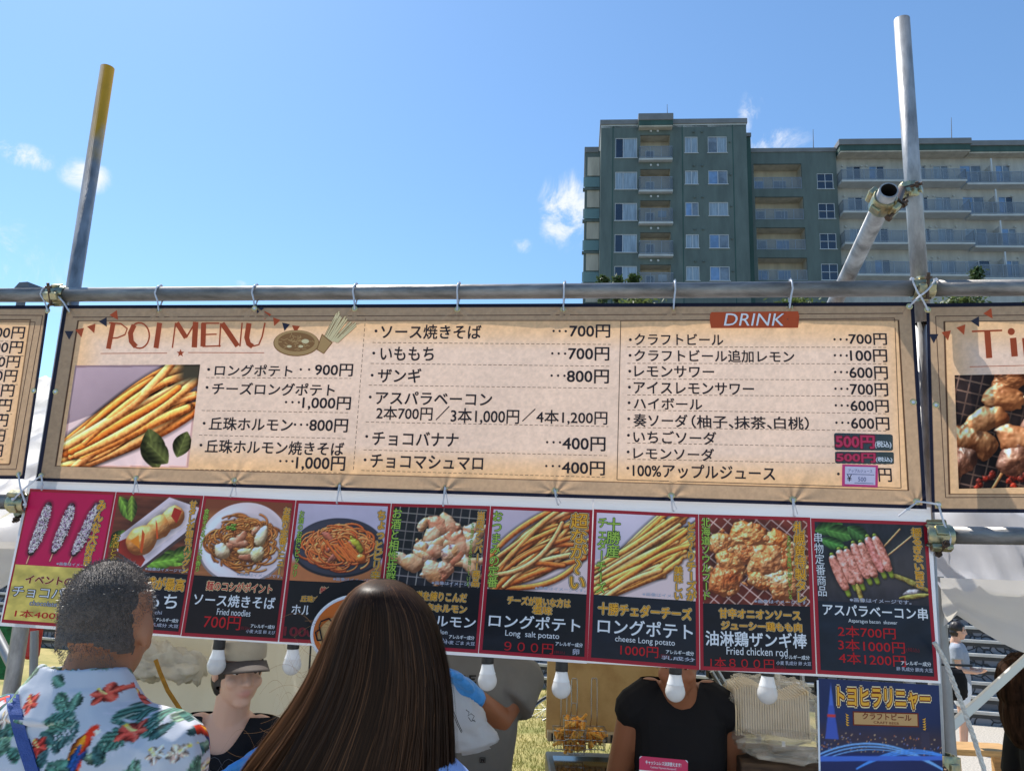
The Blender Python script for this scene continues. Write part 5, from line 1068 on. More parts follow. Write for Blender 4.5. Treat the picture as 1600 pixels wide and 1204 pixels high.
for i, (q, d) in enumerate(zip(PQ, POST)):
    root = thing('food_poster', d['lb'], 'poster', P(*bil(q, .5, 1.0), .02), 'row of food posters under the menu banner'); p = Print(root, wfp, q, lambda x, y: .04); PRN.append(p)
    redc = np.array((172, 30, 48))/255
    nb = vnoise(60, 60, 6, 6, 50+i, 4)
    sheet('sheet', q, 24, 30, wfp, 0, paper_m, lambda X, Y, s, t: np.tile(redc, (len(X), 1)), root); sheet('back', [q[1], q[0], q[3], q[2]], 8, 8, lambda x, y: wfp(x, y)+.002, 0, edge_m, lambda X, Y, s, t: np.tile(redc, (len(X), 1)), root)
    iq = lambda s0, s1, t0, t1: [tuple(bil(q, a, b)) for a, b in ((s0, t0), (s1, t0), (s1, t1), (s0, t1))]
    sp = d['split']; pic = d['pic']; e = .03 if i else .02
    sheet('photo', iq(e, 1-e, .022, sp), 190, 150, wfp, .0006, paper_m, lambda X, Y, s, t: pic.at(s, t), root)
    bg = np.array(d['bg'])/255.
    sheet('text_panel', iq(e, 1-e, sp, .975), 60, 50, wfp, .0006, paper_m, lambda X, Y, s, t: bg*(1+.5*(nb[(t*59).astype(int), (s*59).astype(int)]-.5))[:, None], root)
    if i != 8: p.lt('※画像はイメージです。', .48, .96, sp-.035, sp-.012, 'grey', .02)
    else: p.lt('※画像はイメージです。', .3, .82, .500, .526, 'grey', .02)
    if i not in (0,): p.lt('アレルギー成分', .70, .95, .885, .912, 'white', .02)
    if i not in (0, 5): p.lt(['', '乳成分 大豆', '小麦 大豆 卵 えび', '小麦 大豆 ごま', '小麦 ごま 大豆', '', '乳成分', '小麦 乳成分 卵 大豆', '卵 乳成分 豚肉 大豆'][i], .66, .96, .925, .95, 'grey', .02)
p = PRN[0]; p.vt('みんな大好き', .865, .06, .55, .105, GOLDD, tilt=-.05); p.lt('イベントの定番', .17, .93, .635, .70, layers=[('cream', .06), ('maroon', .03)]); p.lt('チョコバナナ', .05, .93, .72, .80, layers=[('navy', .06), ('white', .0)]); p.lt('chocolate banana', .27, .82, .822, .858, layers=[('navy', .05), ('grey', .0)]); p.lt('1本400円', .13, .74, .895, .952, 'red', .01)
p = PRN[1]; p.vt('お酒と合う', .09, .30, .57, .10, LIME[:1]+[('gold', 0)]); p.vt('甘タレが相性バツグン', .90, .04, .56, .085, GOLDD, tilt=.03); p.lt('もちもち感が最高', .08, .95, .60, .685, layers=GOLD); p.lt('いももち', .14, .90, .715, .815, 'white', .015); p.lt('potato mochi', .35, .75, .835, .87, 'grey', .005); p.lt('500円', .2, .62, .89, .95, 'red', .015); p.lt('(税込)', .63, .72, .925, .955, 'fade', .01)
p = PRN[2]; p.vt('食欲そそるソースの香り', .055, .09, .54, .06, LIME); p.vt('お祭り定番メニュー', .92, .05, .53, .085, GOLDD); p.lt('麺のコシがポイント', .18, .87, .60, .665, layers=REDO); p.lt('ソース焼きそば', .07, .92, .69, .775, 'white', .018); p.lt('Fried noodles', .33, .68, .79, .835, 'white', .0); p.lt('700円', .21, .59, .84, .935, 'red', .006); p.lt('(税込)', .59, .69, .905, .935, 'fade', .01)
p = PRN[3]; p.vt('お酒のお供にピッタリ', .075, .07, .54, .06, LIME); p.vt('ちょっとピリ辛', .915, .05, .54, .10, GOLDD); p.lt('絶対おすすめ!!', .36, .80, .60, .645, layers=REDO); p.lt('丘珠ホルモン使用', .17, .70, .668, .71, layers=GOLD); p.lt('ホルモン焼きそば', .09, .93, .73, .805, 'white', .018); p.lt('Pork colon fried noodles', .29, .9, .83, .868, 'white', .0); p.lt('1000円', .04, .52, .885, .96, 'fade', .03)
p = PRN[4]; p.vt('お酒と相性抜群', .065, .03, .55, .105, LIME); p.vt('当店ナンバー1商品', .915, .04, .55, .085, GOLDD); p.vt('玉ねぎの甘みが効いている', .84, .12, .55, .035, [('forest', .03), ('lime', -.01)]); p.lt('味噌を練りこんだ', .26, .84, .60, .66, layers=GOLD); p.lt('甘辛ホルモン', .36, .85, .68, .735, layers=GOLD); p.lt('丘珠ホルモン', .13, .95, .755, .835, 'white', .018); p.lt('Pork colon', .42, .68, .855, .885, 'white', .0); p.lt('800円', .12, .52, .89, .955, 'red', .006); p.lt('(税込)', .55, .68, .91, .945, 'grey', .01)
p = PRN[5]; p.vt('おつまみの定番', .075, .03, .55, .105, LIME); p.vt('超なが〜い', .875, .025, .535, .17, GOLDD); p.lt('チーズが嫌いな方は', .23, .82, .60, .655, layers=GOLD); p.lt('塩味', .47, .65, .655, .71, layers=GOLD); p.lt('ロングポテト', .07, .92, .725, .815, 'white', .018); p.lt('Long  salt potato', .23, .73, .83, .88, 'white', .0); p.lt('９００円', .23, .68, .905, .972, 'red', .006); p.lt('(税込)', .69, .79, .945, .968, 'fade', .01); p.lt('卵', .86, .92, .925, .965, 'grey', .02)
p = PRN[6]; p.vt('チェダーチーズ', .09, .05, .55, .10, LIME); p.vt('十勝産', .195, .05, .31, .135, LIME); p.vt('とろ〜りチーズが', .93, .05, .56, .095, GOLDD); p.vt('美味しい', .81, .34, .56, .085, GOLDD); p.lt('十勝チェダーチーズ', .08, .93, .61, .685, layers=GOLD); p.lt('ロングポテト', .08, .94, .71, .81, 'white', .018); p.lt('cheese Long potato', .24, .78, .82, .868, 'white', .0); p.lt('1000円', .29, .63, .875, .945, 'red', .006); p.lt('(税込)', .64, .74, .915, .945, 'fade', .01)
p = PRN[7]; p.vt('北海道ソウルフード', .06, .02, .55, .085, LIME); p.vt('札幌黄特製タレ', .895, .03, .55, .105, GOLDD); p.vt('玉ねぎの風味が効いている', .80, .12, .53, .04, [('forest', .03), ('lime', -.01)]); p.lt('甘辛オニオンソース', .17, .88, .60, .66, layers=GOLD); p.lt('ジューシー鶏もも肉', .19, .89, .68, .735, layers=GOLD); p.lt('油淋鶏ザンギ棒', .05, .93, .745, .84, 'white', .022); p.lt('Fried chicken rod', .23, .76, .845, .895, 'white', .0); p.lt('1本８００円', .09, .64, .915, .98, 'red', .006); p.lt('(税込)', .65, .74, .955, .98, 'fade', .01)
p = PRN[8]; p.vt('串物定番商品', .055, .09, .50, .085, [('white', -.008)], tilt=.02); p.vt('揺るぎない旨さ', .905, .04, .42, .09, GOLDD); p.lt('アスパラベーコン串', .07, .95, .545, .62, 'white', .02); p.lt('Asparagus bacon  skewer', .28, .69, .635, .665, 'white', .0); p.lt('2本700円', .19, .67, .68, .752, 'red', .006); p.lt('3本1000円', .185, .74, .765, .84, 'red', .006); p.lt('(税込)', .75, .86, .80, .83, 'fade', .01); p.lt('4本1200円', .185, .74, .85, .925, 'red', .006)
# beer poster
q = [(1278, 1059), (1467, 1070), (1480, 1345), (1284, 1335)]; root = thing('beer_poster', 'blue night-city craft beer poster with gold lettering, hanging lowest', 'poster', P(1380, 1340, .02)); p = Print(root, wfp, q, lambda x, y: .05); nt_ = pic_night(300, .72, 3)
sheet('sheet', q, 150, 200, wfp, 0, paper_m, lambda X, Y, s, t: nt_.at(s, t), root); sheet('back', [q[1], q[0], q[3], q[2]], 8, 8, lambda x, y: wfp(x, y)+.002, 0, edge_m, lambda X, Y, s, t: np.tile((.8, .8, .8), (len(X), 1)), root)
p.lt('トヨヒラリニャー', .16, .92, .045, .15, layers=[('cream', .16), ('brown', .10), ('gold', .035)], tilt=-.012); p.lpoly([(.28, .175), (.82, .165), (.82, .245), (.28, .255)], 'brown', .0009, 'ribbon'); p.lpoly([(.29, .182), (.81, .172), (.81, .238), (.29, .248)], 'kraft', .0012, 'ribbon'); p.lt('クラフトビール', .36, .76, .18, .216, 'brown', .02, .0016, tilt=-.004); p.lt('CRAFT BEER', .45, .66, .224, .238, 'brown', .0, .0016)
for sx in (.25, .85):
    for k in range(5): p.lpoly([(sx+.0, .20+k*.014), (sx+(.03 if sx > .5 else -.03), .19+k*.014), (sx+(.02 if sx > .5 else -.02), .205+k*.014)], 'gold', .0011, 'barley_drawing')
p.strokes([(1277.6, 1062, 1283.5, 1335, 3)], 'white', .0008, 'poster_margin')
# clear vinyl backing
vin_m = mat('clear vinyl', rgb(226, 228, 234)[:3], .18, trans=.25, tcol=(.8, .8, .84, 1), bump=.25, bscale=60, stretch=(.15, 1, 6), coat=.6)
for (q, lb) in [([(45, 750), (926, 770), (917, 1036), (-1, 977)], 'white vinyl backing sheet behind the first six food posters'), ([(929, 771), (1454, 792), (1470, 1067), (916, 1035)], 'white vinyl backing sheet behind the last three food posters')]:
    o = sheet('vinyl_backing', q, 80, 30, lambda x, y: .029+.002*np.sin(np.asarray(x)/40), 0, vin_m, lambda X, Y, s, t: np.ones((len(X), 3)), None); tag(o, lb, 'plastic sheet')
# ------------------------------------------------------------------ cable ties
tie_m = mat('nylon tie', rgb(224, 226, 232)[:3], .35, trans=.3, spec=.6)
def strap(b, pts, w=.0054, th=.0012):
    pts = [np.asarray(p, float) for p in pts]; b.tube(pts, w*.5, 8)
def smooth(pts, n=6):
    pts = [np.asarray(p, float) for p in pts]; o = []
    for i in range(len(pts)-1):
        p0, p1, p2, p3 = pts[max(i-1, 0)], pts[i], pts[i+1], pts[min(i+2, len(pts)-1)]
        for t in np.linspace(0, 1, n, endpoint=False): o.append(.5*((2*p1)+(-p0+p2)*t+(2*p0-5*p1+4*p2-p3)*t*t+(-p0+3*p1-3*p2+p3)*t**3))
    return o+[pts[-1]]
def top_tie(xg, yg, xp, yp, label, hx=0):
    t = thing('cable_tie', label, 'cable tie', P(xg, yg, -.003), 'white nylon cable ties'); b = MB(); r = PR+.003; c = P(xp, yp, wp); g = P(xg, yg, -.004)
    pts = [P(xg, yg, .010), g, c*.5+g*.5-FN*.012+FN*.0, c-FN*(r+.0005)-FZ*.008]
    for a in np.linspace(0, 170, 8): pts.append(c-FN*r*math.cos(R(a))+FZ*r*math.sin(R(a)))
    pts.append(P(xg, yg, .012)); strap(b, smooth(pts, 5)); b.build('strap', [tie_m], t)
    h = MB(); h.box(c+FZ*(r+.002)+FE*(.001+hx), .008, .007, .006, ax=[FE, FN, FZ], bev=.001); h.tube([c+FZ*(r+.003)+FE*hx, c+FZ*(r+.007)+FE*(hx+.002)-FN*.004], .0015, 6); h.build('lock_head', [tie_m], t)
for (x, xp, lb) in [(248, 250, 'cable tie over the M of the menu heading, first on the main pipe'), (397.5, 400, 'cable tie beside the right bunting string'), (554, 556, 'cable tie above the drawing of chips'), (714.5, 717, 'cable tie above the sauce noodle line'), (880, 882, 'cable tie above the column of 700円 prices'), (1052.5, 1054, 'cable tie above the craft beer line'), (1234, 1235, 'cable tie above the DRINK tag')]:
    top_tie(x, {248: 484, 397.5: 481.5, 554: 482, 714.5: 483, 880: 483, 1052.5: 481, 1234: 479.5}[x], xp, 460.5-(xp-104)*.00745, lb)
top_tie(107.5, 485.5, 97, 460.6, 'long slanting cable tie right of the left clamp'); top_tie(74.5, 485.5, 73, 461, 'cable tie left of the left clamp holding the price banner corner')
for (xg, yg, xe, ye, lb) in [(1421, 478.5, 1462, 437, 'cable tie crossing rightward over the right clamp'), (1449.5, 483.5, 1425, 436, 'cable tie crossing leftward over the right clamp')]:
    t = thing('cable_tie', lb, 'cable tie', P(xg, yg, -.003), 'white nylon cable ties'); b = MB(); o = -.016 if xg < 1440 else -.010
    strap(b, smooth([P(xg, yg, .01), P(xg, yg, -.004), P((xg*2+xe)/3, (yg*2+ye)/3, o-.004), P((xg+2*xe)/3, (yg+2*ye)/3+3, o-.004), P(xe, ye, -.004), P(xe, ye-1, .03)], 5)); b.build('strap', [tie_m], t)
    h = MB(); h.box(P(xe, ye, -.006), .011, .008, .007, ax=[FE, FN, FZ], bev=.001); h.build('lock_head', [tie_m], t)
for (x, y, L, dx, lb) in [(212, 747, 22, -4, 'cable tie stub under the fries photo'), (366, 750, 24, -6, 'cable tie stub above the sauce yakisoba poster'), (530, 758, 26, -4, 'cable tie stub above the black-bowl noodle poster'), (695, 762, 26, -3, 'cable tie stub above the grilled offal poster'), (867, 766, 20, 4, 'cable tie stub above the long salt potato poster'), (1049, 774, 22, 2, 'cable tie stub above the cheese potato poster'), (1239, 780, 24, 1, 'cable tie stub above the fried chicken poster')]:
    t = thing('cable_tie', lb, 'cable tie', P(x, y+L, .02), 'white nylon cable ties'); b = MB(); strap(b, smooth([P(x, y, .01), P(x, y, -.003), P(x+dx*.4, y+L*.5, -.004), P(x+dx, y+L, .014), P(x+dx+2, y+L+2, .026)], 5)); strap(b, smooth([P(x+1, y+2, -.003), P(x+4+dx*.3, y+L*.55, .0), P(x+7+dx*.6, y+L*.95, .018)], 4), .003); b.build('strap', [tie_m], t)
    h = MB(); h.box(P(x+.5, y+1, -.005), .007, .006, .007, ax=[FE, FN, FZ], bev=.001); h.build('lock_head', [tie_m], t)
for (pts, lb) in [([(1432.5, 783, .01), (1432.5, 783, -.004), (1450, 785, -.006), (1466, 788, -.004), (1466, 788, .01)], 'cable tie joining the lower corners of the main and right banners'), ([(1466, 788.5, .008), (1467, 790, -.004), (1476, 820, -.008), (1485, 838, -.008), (1482, 856, -.002), (1478, 858, .03)], 'cable tie hanging over the lower right clamp'), ([(1432.5, 783, .01), (1431, 785, -.003), (1418, 795, .0), (1404, 806, .015)], 'loose cable tie tail left of the right pole'), ([(64, 743, .01), (64, 743, -.004), (45, 757, -.008), (22, 779, -.004), (18, 786, .02)], 'cable tie slanting from the main banner corner to the left clamp'), ([(29, 741, .01), (29, 741, -.004), (32, 762, -.010), (40, 788, -.006), (38, 792, .02)], 'cable tie hanging from the price banner corner'), ([(64, 743, .01), (65, 745, -.003), (66, 757, .0), (65, 765, .02)], 'short cable tie at the magenta poster top')]:
    t = thing('cable_tie', lb, 'cable tie', P(*pts[-1]), 'white nylon cable ties'); b = MB(); strap(b, smooth([P(*p_) for p_ in pts], 6), .0055); b.build('strap', [tie_m], t); h = MB(); h.box(P(*pts[-2])-FN*.003, .010, .007, .007, ax=[FE, FN, FZ], bev=.001); h.build('lock_head', [tie_m], t)
# ------------------------------------------------------------------ inside the stall
def uz(x, y, w): p = P(x, y, w); return float((p-FO)@FE), float(p[2])
canvas_m = mat('off-white curtain', rgb(222, 216, 206)[:3], .75, var=.06, vscale=2, bump=.15, bscale=60, trans=.3, tcol=(.8, .74, .66, 1))
wv_c = 2.1; cu0, cu1 = uz(120, 1050, wv_c)[0], uz(560, 1050, wv_c)[0]
V = []; nx, ny = 110, 40
for j in range(ny):
    for i in range(nx):
        u = cu0+(cu1-cu0)*i/(nx-1); q = j/(ny-1); V.append(FP(u, wv_c+.05*math.sin(u*11+1.8*math.sin(u*4))*(1-.4*q)+.05*wr(u, q*.6, 2.4), .02+1.98*q))
b = MB(); b.add(V, grid_faces(nx, ny), smooth=True); tag(b.build('tent_curtain', [canvas_m]), 'off-white hanging tent curtain behind the woman in the cap', 'curtain')
# gathered canvas bundle
u0, z0 = uz(228, 1032, 1.9); u1, z1 = uz(322, 1040, 1.9)
V = []; nx, ny = 70, 60
for i in range(nx):
    q = i/(nx-1); u = u0-.2+(u1-u0+.2)*q
    for j in range(ny):
        a = 2*math.pi*j/ny; r = .10*(1-.25*q)*(1+.65*mnoise.fractal(Vector((u*5, math.cos(a)*1.6, math.sin(a)*1.6)), .7, 2, 5)); r *= (.35 if i in (0, nx-1) else 1)
        V.append(FP(u, 1.86+r*.8*math.cos(a), z0-.01+r*1.05*math.sin(a)))
F = [(i*ny+j, i*ny+(j+1) % ny, (i+1)*ny+(j+1) % ny, (i+1)*ny+j) for i in range(nx-1) for j in range(ny)]
F += [tuple(range(ny))[::-1], tuple((nx-1)*ny+j for j in range(ny))]
b = MB(); b.add(V, F, smooth=True); tag(b.build('canvas_bundle', [canvas_m]), 'crumpled bundle of rolled canvas tied up left of the woman in the cap', 'canvas')
b = MB(); b.tube([P(243, 1030, 1.74), P(250, 1050, 1.74), P(262, 1078, 1.75), P(281, 1107, 1.77), P(300, 1150, 1.8)], .011, 8); tag(b.build('webbing_cord', [mat('ochre cord', rgb(166, 120, 40)[:3], .8, var=.2, vscale=40)]), 'ochre cord hanging from the canvas bundle', 'cord')
b = MB(); b.tube([P(486, 1000, .9), P(483, 1050, .9), P(480, 1085, .9), P(476, 1118, .9), P(470, 1210, .95)], .004, 8); tag(b.build('power_cable', [mat('black rubber', (.012, .012, .012), .5)]), 'thin black cable hanging beside the second bulb', 'cable')
# bulbs
sock_m = mat('black socket', (.014, .014, .015), .45, bump=.1); neck_m = mat('bulb collar', rgb(226, 228, 230)[:3], .35); glob_m = mat('opal globe', rgb(226, 226, 226)[:3], .12, coat=.5, trans=.35, tcol=(.85, .85, .86, 1), spec=.6)
wire_m = MATS['black rubber']
BULBS = [(338, 1038, 'white bulb hanging in front of the cap of the woman behind the counter'), (456, 1038, 'white bulb hanging by the thin black cable, next to the long-haired woman'), (761.5, 1062, 'white bulb in front of the grey T-shirt'), (877, 1074, 'white bulb above the fryer baskets'), (1055, 1079, 'white bulb in front of the face of the man in black'), (1199, 1082, 'white bulb in front of the wrapped containers')]
bw = .22; tops = []
for k, (x, yc, lb) in enumerate(BULBS):
    c = P(x, yc+1, bw); r = .0300; tl = FE*[.03, -.02, -.03, .0, .02, .05][k]+FN*.02; ax = FZ+tl; ax /= np.linalg.norm(ax)
    t = thing('light_bulb', lb, 'light bulb', c-FZ*r, 'bulbs strung under the posters')
    prof = [(0, -r)]+[(r*math.cos(R(a)), r*math.sin(R(a))) for a in range(-78, 26, 8)]+[(.0262, .0165), (.0245, .021)]
    b = MB(); b.lathe(c, prof, ax, 28); b.build('globe', [glob_m], t)
    b = MB(); b.lathe(c, [(.0252, .0208), (.0249, .0225), (.0222, .030), (.0182, .048), (.0176, .052), (0, .052)], ax, 28); b.build('collar', [neck_m], t)
    b = MB(); b.lathe(c, [(0, .05), (.0192, .051), (.0196, .056), (.0192, .079), (.0186, .083), (.015, .088), (.006, .10), (0, .10)], ax, 24); s_ = b.build('socket', [sock_m], t); tops.append(c+ax*.10)
b = MB(); pts = [tops[0]-FE*1.2+FZ*.03]
for a, c in zip(tops, tops[1:]): pts += [a+FZ*.004, (a+c)/2+FZ*.02]
pts += [tops[-1]+FZ*.004, tops[-1]+FE*.545+FZ*.02-FN*.08]; b.tube(smooth(pts, 6), .0035, 8); tag(b.build('bulb_string', [wire_m]), 'black cable carrying the six bulbs behind the poster row', 'cable')
# counter
steel_m = mat('brushed steel', rgb(176, 178, 180)[:3], .35, metal=.85, var=.15, vscale=20, stretch=(1, 12, 1), bump=.05); dsteel_m = mat('dark steel', rgb(84, 82, 80)[:3], .4, metal=.7, var=.3, vscale=10); wood_m = mat('pine board', rgb(186, 144, 92)[:3], .7, var=.25, vscale=6, stretch=(1, 8, 8), bump=.15)
CT = 1.13; t = thing('serving_counter', 'serving counter board just below the picture edge, carrying plates and the payment card', 'counter', FP(.1, .5, 0))
b = MB(); b.box(FP(-.15, .48, CT-.02), 2.3, .5, .04, ax=[FE, FN, FZ], bev=.004); b.build('counter_top', [wood_m], t)
for u in (-1.2, .95):
    for w in (.28, .68): b = MB(); b.box(FP(u, w, (CT-.04)/2), .05, .05, CT-.04, ax=[FE, FN, FZ], bev=.004); b.build('leg', [steel_m], t)
def cp(x, y, z=CT):
    g = gnd(x, y, z); return g
c = FP(.33, .52, CT); c = at(958, 1222, 2.78); c[2] = CT
t = thing('white_bowl', 'white bowl whose rim shows at the bottom edge before the man in black', 'bowl', c); b = MB(); b.lathe(c, [(0, 0), (.045, 0), (.06, .02), (.078, .066), (.081, .068), (.081, .072), (.076, .071), (.055, .025), (0, .015)], FZ, 32); b.build('bowl', [mat('white plastic', rgb(232, 232, 228)[:3], .35)], t)
t = thing('paper_cone', 'folded grey paper food cone standing on the counter beneath the second-to-last left bulbs', 'paper cone', at(832, 1240, 2.7)); c = at(832, 1236, 2.7); c[2] = CT
b = MB(); top = c+FZ*.115; V = [c-FE*.035-FN*.02, c+FE*.03-FN*.025, c+FE*.03+FN*.02, c-FE*.035+FN*.02, top-FE*.055-FN*.03, top+FE*.02-FN*.045-FZ*.05, top+FE*.04+FN*.03-FZ*.04, top-FE*.005+FN*.03+FZ*.02]
b.add(V, [(0, 1, 5, 4), (1, 2, 6, 5), (2, 3, 7, 6), (3, 0, 4, 7), (3, 2, 1, 0)]); b.build('cone', [mat('grey paper', rgb(178, 172, 166)[:3], .85, var=.12, vscale=60, bump=.2)], t)
c = at(858, 1236, 2.76); c[2] = CT; b = MB(); b.box(c+FZ*.012, .15, .10, .024, ax=[FE, FN, FZ], bev=.008); tag(b.build('foil_tray', [dsteel_m]), 'dark metal tray at the bottom edge right of the paper cone', 'tray')
# payment card
q = [(999, 1180), (1075, 1187), (1074, 1262), (998, 1254)]; wfc = lambda x, y: .20+0*np.asarray(x, float)
t = thing('payment_card', 'red and white cashless payment card standing in front of the man in black', 'sign', P(1036, 1262, .2)); p = Print(t, wfc, q, lambda x, y: .09)
p.lpoly(rrect(5, .05, .05), 'white', .0005, 'card'); p.lpoly([(.0, .06), (.06, .0), (.94, .0), (1, .06), (1, .29), (0, .29)], 'pink', .0012, 'header'); p.lt('キャッシュレス決済使えます!', .13, .86, .075, .16, 'white', .03, .0018); p.lt('Cashless Payment Accepted!', .23, .76, .19, .245, 'white', .0, .0018)
p.lpoly([(.05, .36), (.19, .36), (.19, .52), (.05, .52)], 'pink', .0012, 'icon'); p.lpoly([(.27, .40), (.52, .40), (.52, .48), (.27, .48)], 'navy', .0012, 'icon'); p.lpoly([(.6, .38), (.92, .38), (.92, .5), (.6, .5)], 'steel', .0012, 'icon')
b = MB(); b.box(P(1036, 1222, .215), .08, .012, .09, ax=[FE, FN, FZ]); b.build('card_stand', [neck_m], t)
# ---- fryer
fd = 4.1
A = at(853, 1150, fd); B = at(1030, 1156, fd); fx = B-A; fx[2] = 0; fx /= np.linalg.norm(fx); fy = np.array([-fx[1], fx[0], 0]); FA = [fx, fy, FZ]; zt = float(at(880, 1152, fd)[2]); mid = (A+B)/2; L = float(np.linalg.norm((B-A)[:2]))+.16; O = np.array([A[0], A[1], 0])+fx*L/2
t = thing('deep_fryer', 'dark deep fryer with a grease-stained beige splashback behind the hanging baskets', 'fryer', O)
splash_m = mat('greasy beige steel', rgb(206, 172, 118)[:3], .38, col2=rgb(176, 136, 84)[:3], vscale=5, cut=(.45, .72), bump=.05, spec=.4, detail=8)
b = MB(); b.box(O+fy*.03+FZ*(zt+.30), L, .03, .62, ax=FA, bev=.006); b.build('splashback', [splash_m], t)
b = MB(); b.box(O-fy*.22+FZ*(zt-.07)/2, L, .5, zt-.07, ax=FA, bev=.01); b.build('body', [dsteel_m], t)
b = MB(); b.box(O-fy*.012+FZ*(zt+.012), L-.01, .05, .045, ax=FA, bev=.003); vb = b.build('vent_strip', [mat('pale enamel', rgb(190, 176, 150)[:3], .4)], t)
b = MB()
for k in range(26): b.box(O-fx*(L/2-.03-k*(L-.06)/25)-fy*.039+FZ*(zt+.012), .011, .006, .034, ax=FA)
b.build('slots', [dark_m], vb)
b = MB(); b.box(O-fy*.26+FZ*(zt-.066), L-.06, .36, .006, ax=FA); b.build('oil_well', [mat('hot oil', (.05, .025, .008), .08, spec=.8)], t)
wire_s = mat('chrome wire', rgb(186, 184, 180)[:3], .25, metal=.9); chip_ms = mat('golden chips', rgb(244, 160, 50)[:3], .55, col2=rgb(252, 204, 104)[:3], vscale=30)
for (x, y, lb, hl, n) in [(881, 1152, 'fryer basket of chips furthest left', .17, 26), (897.5, 1136, 'raised fryer basket of chips, highest of the four', .16, 34), (897, 1160, 'fryer basket of chips below the raised one', .12, 26), (929, 1152, 'fryer basket of chips nearest the man in black', .21, 24)]:
    dz = fd-.12 if y != 1136 else fd-.2
    c = at(x, y, dz); t = thing('fryer_basket', lb, 'fryer basket', c-FZ*.04, 'fryer baskets with chips'); b = MB(); wX, wY, hZ = .052, .05, .042
    for z, s in ((hZ, 1), (0, .95), (-hZ, .88)):
        pts = [c+fx*wX*s*a+fy*wY*s*d+FZ*z for a, d in ((-1, -1), (1, -1), (1, 1), (-1, 1))]; b.tube(pts, .0022, 6, closed=True, cap=False)
    for k in range(7):
        a = -1+k/3; b.tube([c+fx*wX*a-fy*wY+FZ*hZ, c+fx*wX*a*.88-fy*wY*.88-FZ*hZ], .0008, 5); b.tube([c+fx*wX*a+fy*wY+FZ*hZ, c+fx*wX*a*.88+fy*wY*.88-FZ*hZ], .0008, 5); b.tube([c+fx*wX*a*.88-fy*wY*.88-FZ*hZ, c+fx*wX*a*.88+fy*wY*.88-FZ*hZ], .0008, 5)
        b.tube([c-fx*wX+fy*wY*a+FZ*hZ, c-fx*wX*.88+fy*wY*a*.88-FZ*hZ], .0008, 5); b.tube([c+fx*wX+fy*wY*a+FZ*hZ, c+fx*wX*.88+fy*wY*a*.88-FZ*hZ], .0008, 5)
    b.build('basket', [wire_s], t)
    b = MB(); b.tube(smooth([c-fx*.016+fy*wY+FZ*hZ, c-fx*.014+fy*(wY-.02)+FZ*(hZ+.05), c-fx*.013+fy*(wY-.01)+FZ*(hZ+hl), c+fy*(wY-.01)+FZ*(hZ+hl+.012), c+fx*.013+fy*(wY-.01)+FZ*(hZ+hl), c+fx*.014+fy*(wY-.02)+FZ*(hZ+.05), c+fx*.016+fy*wY+FZ*hZ], 5), .0026, 7); b.build('handle', [wire_s], t)
    b = MB()
    for k in range(n):
        p = c+fx*random.uniform(-.04, .04)+fy*random.uniform(-.04, .03)+FZ*random.uniform(-.03, .035); d = np.array([random.gauss(0, 1), random.gauss(0, .6), random.gauss(.5, .8)]); d /= np.linalg.norm(d); q = np.cross(d, FZ+.01); q /= np.linalg.norm(q); b.box(p, random.uniform(.035, .075), .0125, .0125, ax=[d, q, np.cross(d, q)], bev=.002)
    ch = b.build('chips', [chip_ms], t); ch['kind'] = 'stuff'
# ---- wrapped lids, crate, shelf
c = at(1207, 1130, 3.0); c0 = at(1212, 1158, 3.0); film_m = mat('cling film', rgb(226, 218, 204)[:3], .15, alpha=.34, bump=.5, bscale=22, spec=.9, coat=.5); lid_m = mat('cream food lids', rgb(226, 206, 170)[:3], .45)
zb = float(c0[2]); base = np.array([c[0], c[1], zb])
t = thing('wrapped_container_stack', 'stack of cream food containers wrapped in wrinkled clear film on a crate', 'food containers', base)
b = MB()
for k in range(30): b.box(base+FE*(-.135+k*.0088)+FZ*(.10+.012*math.sin(k*.23))+FN*.06, .0062, .2, .15+.02*math.sin(k*.23+.4), ax=[FE, FN, FZ], bev=.002)
b.build('containers', [lid_m], t)
def lump(c, rx, ry, rz, name, m, par, amp=.2, sc=6, n=40, sq=.62, sd=0):
    V = []
    for j in range(1, n):
        for i in range(n):
            th = math.pi*j/n; ph = 2*math.pi*i/n; d = np.array([math.sin(th)*math.cos(ph), math.sin(th)*math.sin(ph), math.cos(th)]); e = np.sign(d)*np.abs(d)**sq
            k = 1+amp*mnoise.fractal(Vector((d*sc*.5+sd).tolist()), .8, 2, 5); V.append(np.asarray(c)+FE*e[0]*rx*k+FN*e[1]*ry*k+FZ*e[2]*rz*k)
    F = [(j*n+i, j*n+(i+1) % n, (j+1)*n+(i+1) % n, (j+1)*n+i) for j in range(n-2) for i in range(n)]+[tuple(range(n)), tuple(range((n-2)*n, (n-1)*n))[::-1]]
    b = MB(); b.add(V, F, smooth=True); return b.build(name, [m], par)
lump(base+FZ*.10+FN*.06, .165, .135, .115, 'film_wrap', film_m, t, .16, 5, sd=2); lump(base+FZ*.005+FE*.03, .16, .14, .045, 'loose_film', film_m, t, .3, 6, sd=5)
b = MB(); b.box(base+FE*.02-FN*.081+FZ*.012, .012, .002, .018, ax=[FE, FN, FZ]); b.build('tag', [neck_m], t)
t = thing('wooden_crate', 'weathered brown crate under the wrapped containers', 'crate', np.array([c[0], c[1], 0])); cm = mat('old brown timber', rgb(96, 74, 54)[:3], .8, col2=rgb(56, 42, 32)[:3], vscale=7, stretch=(1, 1, 6), bump=.4)
for k in range(6): b = MB(); b.box(np.array([c[0], c[1], 0])+FE*.05+FN*.06+FZ*(zb-.055-.11*k-.05), .36, .3, .10, ax=[FE, FN, FZ], bev=.006); b.build('slat', [cm], t)
